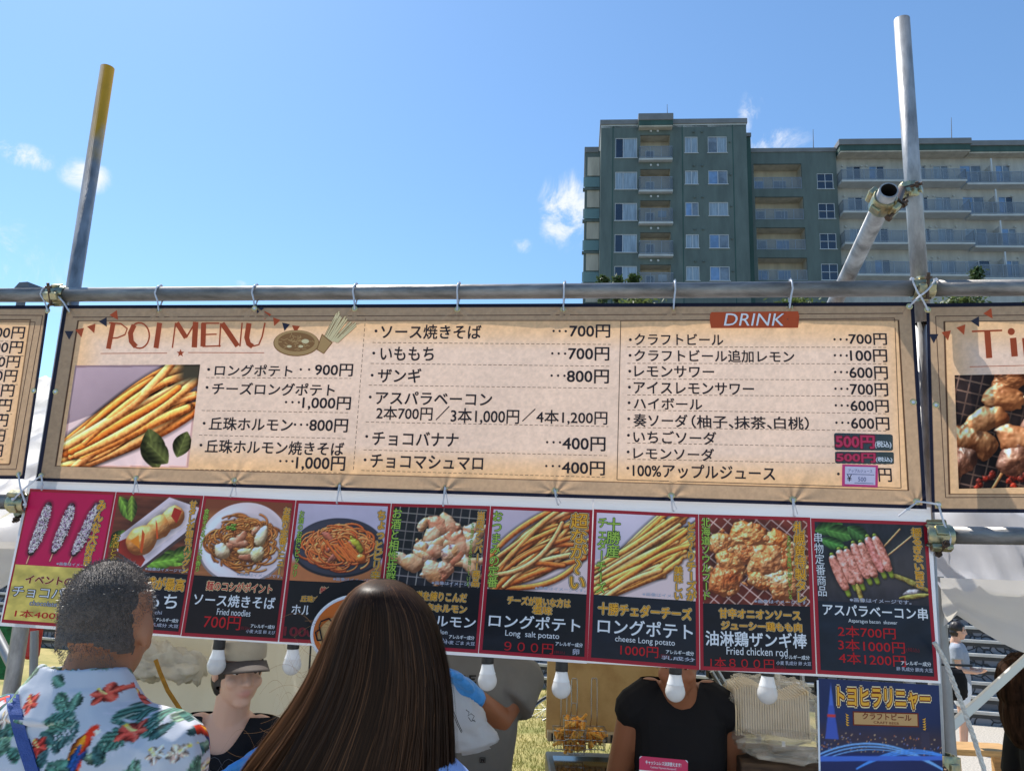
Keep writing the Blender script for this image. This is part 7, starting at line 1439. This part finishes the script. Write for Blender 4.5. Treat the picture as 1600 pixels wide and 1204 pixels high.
# ---------- woman with long hair, seen from behind
def woman_hair():
    d0 = 1.50; top = at(592, 908, d0); H = (top[2]-.25)*.995; base = np.array([float(at(560, 1100, d0)[0]), d0+.0, .25]); fig = Fig(base, math.pi-.12, H)
    t = thing('person', 'woman with very long straight brown hair and pale blue shirt, seen from behind', 'person', base)
    hw = at(598, 985, d0); hl = fig.l(hw); hc = np.array([hl[0], -.005, 1.588]); hr = rotm(-.1, .04)
    arms = {-1: ((-.148, .0, 1.345), (-.180, .03, 1.08), (-.15, -.17, 1.0), ((0, -.7, .2), (1, 0, 0), .5)), 1: ((.136, .0, 1.335), (.160, .03, 1.08), (.15, -.17, 1.0), ((0, -.7, .2), (-1, 0, 0), .5))}
    body(fig, t, hc, hr, arms, SK_L, female=True, neck=(hl[0], 0)); head_face(fig, hc, hr, t)
    bl = mat('pale blue cotton', rgb(158, 184, 236)[:3], .8, bump=.1, bscale=250, trans=.12); garment(fig, t, 'blue_shirt', tshirt(arms, .95, .86, None, .012, .76), bl, .009, None, .005, 8, None, 5)
    trousers(fig, t)
    # hair rings from its outline
    OUT = [(903.5, 588, 606), (906, 578, 620), (911, 568, 632), (918, 558, 644), (930, 546, 656), (950, 533, 672), (975, 521, 682), (1000, 511, 689), (1030, 498, 696), (1060, 484, 701), (1100, 461, 704), (1130, 440, 705), (1160, 418, 706), (1204, 384, 707), (1260, 356, 706), (1330, 340, 700), (1400, 340, 690), (1430, 360, 680)]
    def ringf(q):
        f = q*(len(OUT)-1); i = min(int(f), len(OUT)-2); a = f-i; y, l, r = [OUT[i][k]*(1-a)+OUT[i+1][k]*a for k in range(3)]
        ry = .105*math.sin(min(1, q*3.2+.12)*1.57)*(1-.45*max(0, q-.45)); dd = d0+.0-.05*max(0, q-.4)
        L, R_ = at(l, y, dd), at(r, y, dd); return (L+R_)/2, np.linalg.norm(R_-L)/2, ry
    RG = []; n = 40; th = np.linspace(0, 2*math.pi, n, endpoint=False)
    for k in range(46):
        c, rx, ry = ringf(k/45); RG.append(c+np.cos(th)[:, None]*np.array([1, 0, 0])*(rx-.006)+np.sin(th)[:, None]*np.array([0, 1, 0])*(ry-.004))
    b = MB(); b.rings([r for r in RG]); hb = mat('brown hair under', (.010, .006, .005), .9, spec=.05); b.build('hair', [hb], t)
    SV = []; SF = []; SC_ = []; rg = random.Random(8)
    LK = [(rg.uniform(math.pi*.92, math.pi*2.08) if i % 6 else rg.uniform(0, 6.28), rg.uniform(.955, 1.03), rg.random(), rg.uniform(3, 8), rg.random()*6.28, rg.uniform(.03, .09)) for i in range(150)]
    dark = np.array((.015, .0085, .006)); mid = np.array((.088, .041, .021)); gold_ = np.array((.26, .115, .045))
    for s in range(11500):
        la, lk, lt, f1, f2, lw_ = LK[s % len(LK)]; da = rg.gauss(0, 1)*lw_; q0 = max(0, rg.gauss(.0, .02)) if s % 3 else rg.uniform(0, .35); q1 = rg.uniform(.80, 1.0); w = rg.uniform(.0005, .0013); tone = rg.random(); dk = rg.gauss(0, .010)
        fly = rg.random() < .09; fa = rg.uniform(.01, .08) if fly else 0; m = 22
        lightq = max(0, -math.cos(la+da))**3; t_ = np.clip(.15+.75*lt*tone+.25*(tone > .9), 0, 1); col = dark*(1-t_)+mid*t_+gold_*(lightq**1.5*(.25+.75*tone)+(.16 if tone > .955 else 0))  # strands on the left have sunlit gold mixed into their colour
        o = len(SV)
        for j in range(m):
            q = q0+(q1-q0)*j/(m-1); c, rx, ry = ringf(q); aa = la+da*(1.15-.75*q)+.05*math.sin(q*f1+f2)*q+.006*math.sin(q*31+s); k = 1+(lk-1)*min(1, q*2.5)+dk*min(1, q*3)+fa*q*(.3+math.sin(q*5+f2))
            p = c+np.array([math.cos(aa)*rx*k, math.sin(aa)*ry*k, 0]); tn_ = np.array([-math.sin(aa), math.cos(aa), 0]); ww = w*(1 if j < m-3 else .5)*(.5 if fly else 1)
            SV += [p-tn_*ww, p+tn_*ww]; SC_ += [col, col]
            if j: SF.append((o+2*j-2, o+2*j-1, o+2*j+1, o+2*j))
    # stray hairs on the sunny side
    for s in range(38):
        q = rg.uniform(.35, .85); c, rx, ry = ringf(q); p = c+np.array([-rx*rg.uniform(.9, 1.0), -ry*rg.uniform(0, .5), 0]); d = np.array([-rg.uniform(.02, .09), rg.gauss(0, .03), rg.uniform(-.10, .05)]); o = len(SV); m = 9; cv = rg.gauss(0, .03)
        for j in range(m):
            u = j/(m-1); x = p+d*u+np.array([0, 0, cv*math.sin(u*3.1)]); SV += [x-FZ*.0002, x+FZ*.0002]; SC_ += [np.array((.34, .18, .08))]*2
            if j: SF.append((o+2*j-2, o+2*j-1, o+2*j+1, o+2*j))
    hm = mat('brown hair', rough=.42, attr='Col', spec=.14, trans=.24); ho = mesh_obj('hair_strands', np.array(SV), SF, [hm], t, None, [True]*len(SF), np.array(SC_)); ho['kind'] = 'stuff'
woman_hair()

# ---------- woman in cap behind the counter
def woman_cap():
    d0 = 2.80; ch = at(375, 1090, d0); base = np.array([float(at(362, 1100, d0)[0]), d0, 0]); H = 1.70*(ch[2]/1.478)*1.0; fig = Fig(base, .0, H)
    t = thing('person', 'woman in beige cap and black scoop-neck T-shirt wearing a blue glove behind the counter', 'person', base)
    hc = np.array([.024, -.038, 1.572]); hr = rotm(.66, .04)
    hl = fig.l(at(376, 1181, 2.62)); el = fig.l(at(436, 1235, 2.72))
    arms = {-1: ((-.168, .0, 1.335), (-.225, .01, 1.07), (-.15, -.15, .93), ((0.3, -.7, -.4), (1, 0, 0), .35)), 1: ((.168, .0, 1.335), el, hl+np.array([.05, .02, -.028]), None)}
    body(fig, t, hc, hr, arms, SK_L, female=True, vox=.0055); head_face(fig, hc, hr, t)
    def scoop(V): return np.maximum(np.minimum(.012-V[:, 1], V[:, 2]-(1.325+.10*(np.abs(V[:, 0])/.078)**2.6)), V[:, 2]-1.425)
    ts = garment(fig, t, 't_shirt', tshirt(arms, .5, .92, [(.78, 0, .0, .168, .118), (.90, 0, 0, .172, .122), (1.05, 0, .0, .148, .112), (1.2, 0, -.005, .164, .121), (1.30, 0, 0, .172, .114), (1.37, 0, .005, .150, .090), (1.405, 0, .01, .10, .072), (1.42, 0, .012, .085, .062)], .012), black_cloth, .0042, scoop, .003, 9, None, 9)
    bvh = BVHTree.FromPolygons([Vector(v.co) for v in ts.data.vertices], [tuple(pp.vertices) for pp in ts.data.polygons]); off = np.array(ORIG[ts.name]); b = MB()
    def on(x, y):
        d = ray(x, y); d = d/np.linalg.norm(d); h = bvh.ray_cast(Vector((CAM-off).tolist()), Vector(d.tolist())); return np.array(h[0])+off-d*.002 if h[0] is not None else None
    for (cx, cy, rr) in [(314, 1196, 11), (335, 1194, 10), (357, 1197, 10)]:
        pts = [on(cx+rr*math.cos(a)*(1+.12*math.sin(3*a+cx)), cy+rr*1.2*math.sin(a)) for a in np.linspace(0, 6.283, 9)]; pts = [q for q in pts if q is not None]
        if len(pts) > 3: b.tube(pts, .0008, 5)
    pts = [on(x, 1177.5) for x in (330, 333.5, 337)]
    if all(q is not None for q in pts): b.tube(pts, .001, 5)
    if b.v: b.build('shirt_print', [mat('faded print', (.10, .10, .11), .8)], ts)
    trousers(fig, t)
    mb = MB(); wr_ = hl+np.array([.035, .015, -.015]); dd = np.array([-.62, -.35, .52-.9]); hand_prims(mb, wr_, np.array([-.72, -.25, -.42]), np.array([.3, -.5, -.6]), 1, .42, 1.05, .0100); mb.cap(wr_, wr_+np.array([.06, .02, .03]), .030, .034)
    V, N, F = remesh(mb, .0038, 2); gm = mat('blue nitrile', rgb(58, 140, 214)[:3], .42, bump=.25, bscale=90, var=.08, vscale=30); mesh_obj('glove', fig.w(wrinkle(V, N, .0012, 60, 2, (1, 1, 1))), F, [gm], t, None, [True]*len(F))
    hair_cap(fig, t, hc, hr, hair_dk, lambda L: ((L[:, 1] < -.045) & (np.abs(L[:, 0]) < .074)) | (L[:, 2] < -.11) | ((L[:, 1] < .0) & (L[:, 2] < -.05)), .007)
    # cap
    T = lambda p: np.asarray(p, float)@hr.T+hc; mb = MB(); n = 32; a = np.linspace(0, 2*math.pi, n, endpoint=False); RG = []
    for z, s in ((.048, 1.0), (.075, 1.0), (.100, .95), (.116, .84), (.129, .62), (.137, .32), (.139, .02)): RG.append(T(np.stack([np.cos(a)*.088*s, .014+np.sin(a)*.106*s, np.full(n, z)+.012*(np.sin(a) > 0)*np.abs(np.sin(a))*-1], 1)))
    b = MB(); b.rings([fig.w(r) for r in RG], cap=False); capm = mat('beige cap cloth', rgb(176, 164, 142)[:3], .85, bump=.15, bscale=200, var=.06, vscale=20); co = b.build('cap', [capm], t)
    V = []; m = 17; kk = 7
    for side in (0, 1):
        for j in range(kk):
            q = j/(kk-1)
            for i in range(m):
                x = -1+2*i/(m-1); yy = .014-.106*math.sqrt(max(0, 1-(x*.86)**2))-.082*q*(1-.55*x*x); V.append(fig.w(T((x*.0775, yy, .050-.018*q-.020*x*x*(.6+.4*q)-side*.0035))))
    F = [(j*m+i, j*m+i+1, (j+1)*m+i+1, (j+1)*m+i) for j in range(kk-1) for i in range(m-1)]; F2 = [tuple(v+kk*m for v in f[::-1]) for f in F]; capm = mat('dark brim cloth', rgb(70, 60, 54)[:3], .8); rim = [(i+(kk-1)*m, i+1+(kk-1)*m, i+1+(kk-1)*m+kk*m, i+(kk-1)*m+kk*m) for i in range(m-1)]
    b = MB(); b.add(V, F+F2+rim, 0, True); b.build('brim', [capm], co)
woman_cap()

# ---------- man in black sleeveless top
def man_black():
    d0 = 3.06; shz = float(at(1060, 1080, d0)[2]); base = np.array([float(at(1061, 1100, d0)[0]), d0, 0]); H = 1.70*shz/1.385; fig = Fig(base, -.05, H)
    t = thing('person', 'broad man in a black cap-sleeve top with bare arms behind the payment card', 'person', base)
    hc = np.array([-.022, -.115, 1.505]); hr = rotm(-.25, .30)
    arms = {-1: ((-.150, .0, 1.325), (-.212, .05, 1.05), (-.18, -.17, .90), ((.2, -.8, -.3), (1, 0, 0), .5)), 1: ((.150, .0, 1.325), (.212, .05, 1.05), (.17, -.17, .90), ((-.2, -.8, -.3), (-1, 0, 0), .5))}
    tr = [(.80, 0, .0, .16, .11), (.90, 0, 0, .17, .118), (1.05, 0, .0, .165, .11), (1.2, 0, -.005, .185, .122), (1.30, 0, 0, .19, .112), (1.36, 0, .005, .165, .088), (1.405, 0, .0, .10, .066), (1.43, 0, -.01, .055, .052)]
    tr = [(a, b_, c_, d_*.80, e_) for a, b_, c_, d_, e_ in tr]
    body(fig, t, hc, hr, arms, SK_D, tr, neck=(-.02, -.09)); head_face(fig, hc, hr, t)
    tr2 = [(.78, 0, .0, .178, .126), (.90, 0, 0, .182, .13), (1.05, 0, .0, .18, .126), (1.2, 0, -.005, .198, .134), (1.30, 0, 0, .204, .122), (1.36, 0, .005, .180, .097), (1.398, 0, .0, .118, .078), (1.42, 0, -.005, .09, .068)]
    tr2 = [(a, b_, c_, d_*.80, e_) for a, b_, c_, d_, e_ in tr2]
    garment(fig, t, 'black_top', tshirt(arms, .0, .97, tr2, .010), black_cloth, .0045, lambda V: np.maximum(np.minimum(-V[:, 1], V[:, 2]-(1.36+.07*(np.abs(V[:, 0]+.01)/.075)**2.4)), V[:, 2]-1.425), .0055, 7, None, 4)
    trousers(fig, t); hair_cap(fig, t, hc, hr, hair_dk, lambda L: ((L[:, 1] < -.055) & (L[:, 2] < .075)) | (L[:, 2] < -.05) | ((L[:, 2] < .0) & (L[:, 1] < .02)), .006)
man_black()

# ---------- man in grey T-shirt holding a bag
def man_grey():
    d0 = 3.15; base = np.array([float(at(728, 1100, d0)[0]), d0, 0]); shz = float(at(728, 1036, d0)[2]); H = 1.70*shz/1.385; fig = Fig(base, .25, H)
    t = thing('person', 'tanned man in grey T-shirt and blue glove bending his arm around a plastic bag', 'person', base)
    el = fig.l(at(781, 1124, d0-.06)); wr_ = fig.l(at(737, 1083, d0-.28)); sh = (.188, -.01, 1.335)
    arms = {1: (sh, el, wr_, None), -1: ((-.188, 0, 1.335), (-.24, .03, 1.06), (-.22, -.05, .82), ((0, -.2, -1), (1, 0, 0), .4))}
    hc = np.array([0, -.03, 1.58]); hr = rotm(-.2, .1); body(fig, t, hc, hr, arms, SK_D); head_face(fig, hc, hr, t)
    gm = mat('grey jersey', rgb(112, 110, 106)[:3], .85, var=.08, vscale=6, bump=.12, bscale=260); ts = garment(fig, t, 't_shirt', tshirt(arms, .62, 1.0, None, .03, .70), gm, .009, lambda V: V[:, 2] > 1.428, .006, 8, None, 12)
    trousers(fig, t); hair_cap(fig, t, hc, hr, hair_dk, lambda L: ((L[:, 1] < -.055) & (L[:, 2] < .075)) | (L[:, 2] < -.05) | ((L[:, 2] < .0) & (L[:, 1] < .02)), .006)
    bvh = BVHTree.FromPolygons([Vector(v.co) for v in ts.data.vertices], [tuple(pp.vertices) for pp in ts.data.polygons]); off = np.array(ORIG[ts.name])
    b = MB(); V = []
    def on(x, y, o=.003):
        d = ray(x, y); d = d/np.linalg.norm(d); h = bvh.ray_cast(Vector((CAM-off).tolist()), Vector(d.tolist())); return np.array(h[0])+off-d*o if h[0] is not None else None
    def patch(pts, o):
        q = [on(x, y, o) for x, y in pts]
        if all(z is not None for z in q): b.add(q, [tuple(range(len(q)))])
    for (x0, y0, x1, y1) in [(733, 1054, 736, 1066), (733, 1054, 744, 1056.5), (733, 1059, 742, 1061.5), (733, 1064, 744, 1066.5), (724, 1054, 727, 1066), (727, 1058, 732, 1061)]: patch([(x0, y0), (x1, y0), (x1, y1), (x0, y1)], .006)
    for (x0, y0, x1, y1) in [(749.5, 1182.5, 758.5, 1183.6), (749.5, 1190, 758.5, 1191), (749.5, 1182.5, 750.5, 1191), (757.5, 1182.5, 758.5, 1191), (751.5, 1184.5, 753, 1189.5), (755.3, 1184.5, 756.8, 1189.5)]: patch([(x0, y0), (x1, y0), (x1, y1), (x0, y1)], .008)
    b.add([on(753, 1185, .008), on(754.5, 1185, .008), on(755.6, 1189, .008), on(754.4, 1189, .008)], [(0, 1, 2, 3)]) if all(on(*q) is not None for q in ((753, 1185), (754.5, 1185), (755.6, 1189), (754.4, 1189))) else None
    if b.v: b.build('shirt_print', [INK['black']], ts)
    mb = MB(); tip = fig.l(at(708, 1052, d0-.36)); d = tip-wr_; hand_prims(mb, wr_+d*.12, d, np.array([-.5, -.2, -.8]), -1, .30, 1.12, .0105); mb.cap(wr_-d*.25, wr_+d*.3, .031, .029)
    V, N, F = remesh(mb, .0040, 2); mesh_obj('glove', fig.w(wrinkle(V, N, .0015, 50, 4, (1, 1, 1))), F, [MATS['blue nitrile']], t, None, [True]*len(F))
man_grey()
# plastic bag held by him
c = at(727, 1130, 2.86); t = thing('plastic_bag', 'milky plastic bag of food with dark scribbled marks held by the man in grey', 'bag', c-FZ*.15)
ax = np.array([.42, 0, -1]); V = []; n = 36; m = 30
for j in range(m):
    q = j/(m-1); y = 1062+112*q; xc = 703+40*q; w = (.018+.062*math.sin(min(1, q*1.25)*1.5))*(1 if j < m-2 else .6); cc = at(xc, y, 2.84)
    for i in range(n):
        a = 2*math.pi*i/n; k = 1+.22*mnoise.fractal(Vector((math.cos(a)*1.6, math.sin(a)*1.6, q*5)), .8, 2, 5); V.append(cc+np.array([math.cos(a)*w*k, math.sin(a)*w*.42*k, .25*math.cos(a)*w]))
F = [(j*n+i, j*n+(i+1) % n, (j+1)*n+(i+1) % n, (j+1)*n+i) for j in range(m-1) for i in range(n)]+[tuple((m-1)*n+i for i in range(n))]
b = MB(); b.add(V, F, smooth=True); bg = b.build('bag', [mat('milky film', rgb(206, 206, 208)[:3], .25, trans=.35, bump=.4, bscale=30, coat=.3, spec=.6)], t)
b = MB()
for pts in ([(728, 1108), (733, 1112), (731, 1118), (736, 1114), (741, 1118), (738, 1124), (743, 1127)], [(732, 1120), (736, 1126), (742, 1124)], [(707, 1112), (714, 1130), (721, 1144)], [(709, 1111), (716, 1129), (722, 1142)], [(706, 1113), (709, 1110)]): b.tube([at(x, y, 2.84-.052) for x, y in pts], .0012, 5)
b.build('scribble', [INK['black']], t)

# ---------- passers-by at the right
def passer(label, x, ytop, yfoot, depth, yaw, hairc, topm, shortm, arms, skinc, long=False):
    f = gnd(x, yfoot); d = f[1]; tp = at(x, ytop, d); base = np.array([f[0], f[1], 0]); fig = Fig(base, yaw, tp[2]); t = thing('person', label, 'person', base)
    hc = np.array([0, -.02, 1.585]); hr = rotm(.2, .15); body(fig, t, hc, hr, arms, skinc, female=True, vox=.009); head_face(fig, hc, hr, t)
    garment(fig, t, 'top', tshirt(arms, .5, .95, None, .02, .80), topm, .011, lambda V: V[:, 2] > 1.428, .004, 8)
    def sh(mb):
        loft_ell(mb, [(.74, 0, 0, .17, .125), (.9, 0, 0, .178, .127), (1.0, 0, 0, .155, .112)])
        for s in (-1, 1): mb.cap((s*.088, 0, .84), (s*.095, -.005, .66), .098, .092)
    garment(fig, t, 'shorts', sh, shortm, .011, None, .004, 8)
    hair_cap(fig, t, hc, hr, hairc, lambda L: ((L[:, 1] < -.05) & (L[:, 2] < .07)) | (L[:, 2] < -.09) | ((L[:, 2] < .0) & (L[:, 1] < .0)), .012); return t
wsh = mat('white shorts cloth', rgb(226, 226, 228)[:3], .8); gtop = mat('grey striped top', rgb(150, 156, 166)[:3], .8, var=.15, vscale=40, stretch=(20, 1, 1))
ar = {-1: ((-.168, 0, 1.335), (-.22, -.03, 1.08), (-.12, -.22, 1.06), ((.7, -.3, .1), (0, 0, 1), .5)), 1: ((.168, 0, 1.335), (.21, -.03, 1.08), (.10, -.24, 1.05), ((-.7, -.3, .1), (0, 0, 1), .5))}
passer('passer-by in grey top and white shorts walking by the stone terrace', 1509, 972, 1172, 8, .9, hair_dk, gtop, wsh, ar, SK_L)
b = MB(); c = at(1492, 1068, 7.2)
lump(c, .10, .06, .14, 'black_shoulder_bag', black_cloth, None, .12, 4, 24, .7, 3)
o = bpy.data.objects['black_shoulder_bag']; tag(o, 'black shoulder bag carried by the passer-by in white shorts', 'bag')
ar2 = {-1: ((-.18, 0, 1.335), (-.24, 0, 1.06), (-.24, -.1, .85), ((0, -.2, -1), (1, 0, 0), .3)), 1: ((.18, 0, 1.335), (.24, 0, 1.06), (.24, -.1, .85), ((0, -.2, -1), (-1, 0, 0), .3))}
def near_right():
    d0 = 3.4; top = at(1648, 1030, d0); base = np.array([top[0], d0, 0]); fig = Fig(base, 1.9, top[2]); t = thing('person', 'dark-haired person in black at the right edge, only the head and sleeve showing', 'person', base)
    hq = fig.l(np.array([float(at(1606, 1075, d0)[0]), d0, 1.4])); hc = np.array([hq[0], hq[1], 1.575]); hr = rotm(0, .1); body(fig, t, hc, hr, ar2, SK_L, female=True, vox=.008); head_face(fig, hc, hr, t)
    garment(fig, t, 't_shirt', tshirt(ar2, .6, 1, None, .02), black_cloth, .010, lambda V: V[:, 2] > 1.428, .004, 8); trousers(fig, t)
    brn = mat('dark brown hair', (.03, .014, .008), .85, var=.7, vscale=50, stretch=(1, 1, .1), spec=.1, bump=.4, bscale=60)
    hair_cap(fig, t, hc, hr, brn, lambda L: ((L[:, 1] < -.06) & (L[:, 2] < .07)) | (L[:, 2] < -.30), .028, .006, .006, True)
near_right()
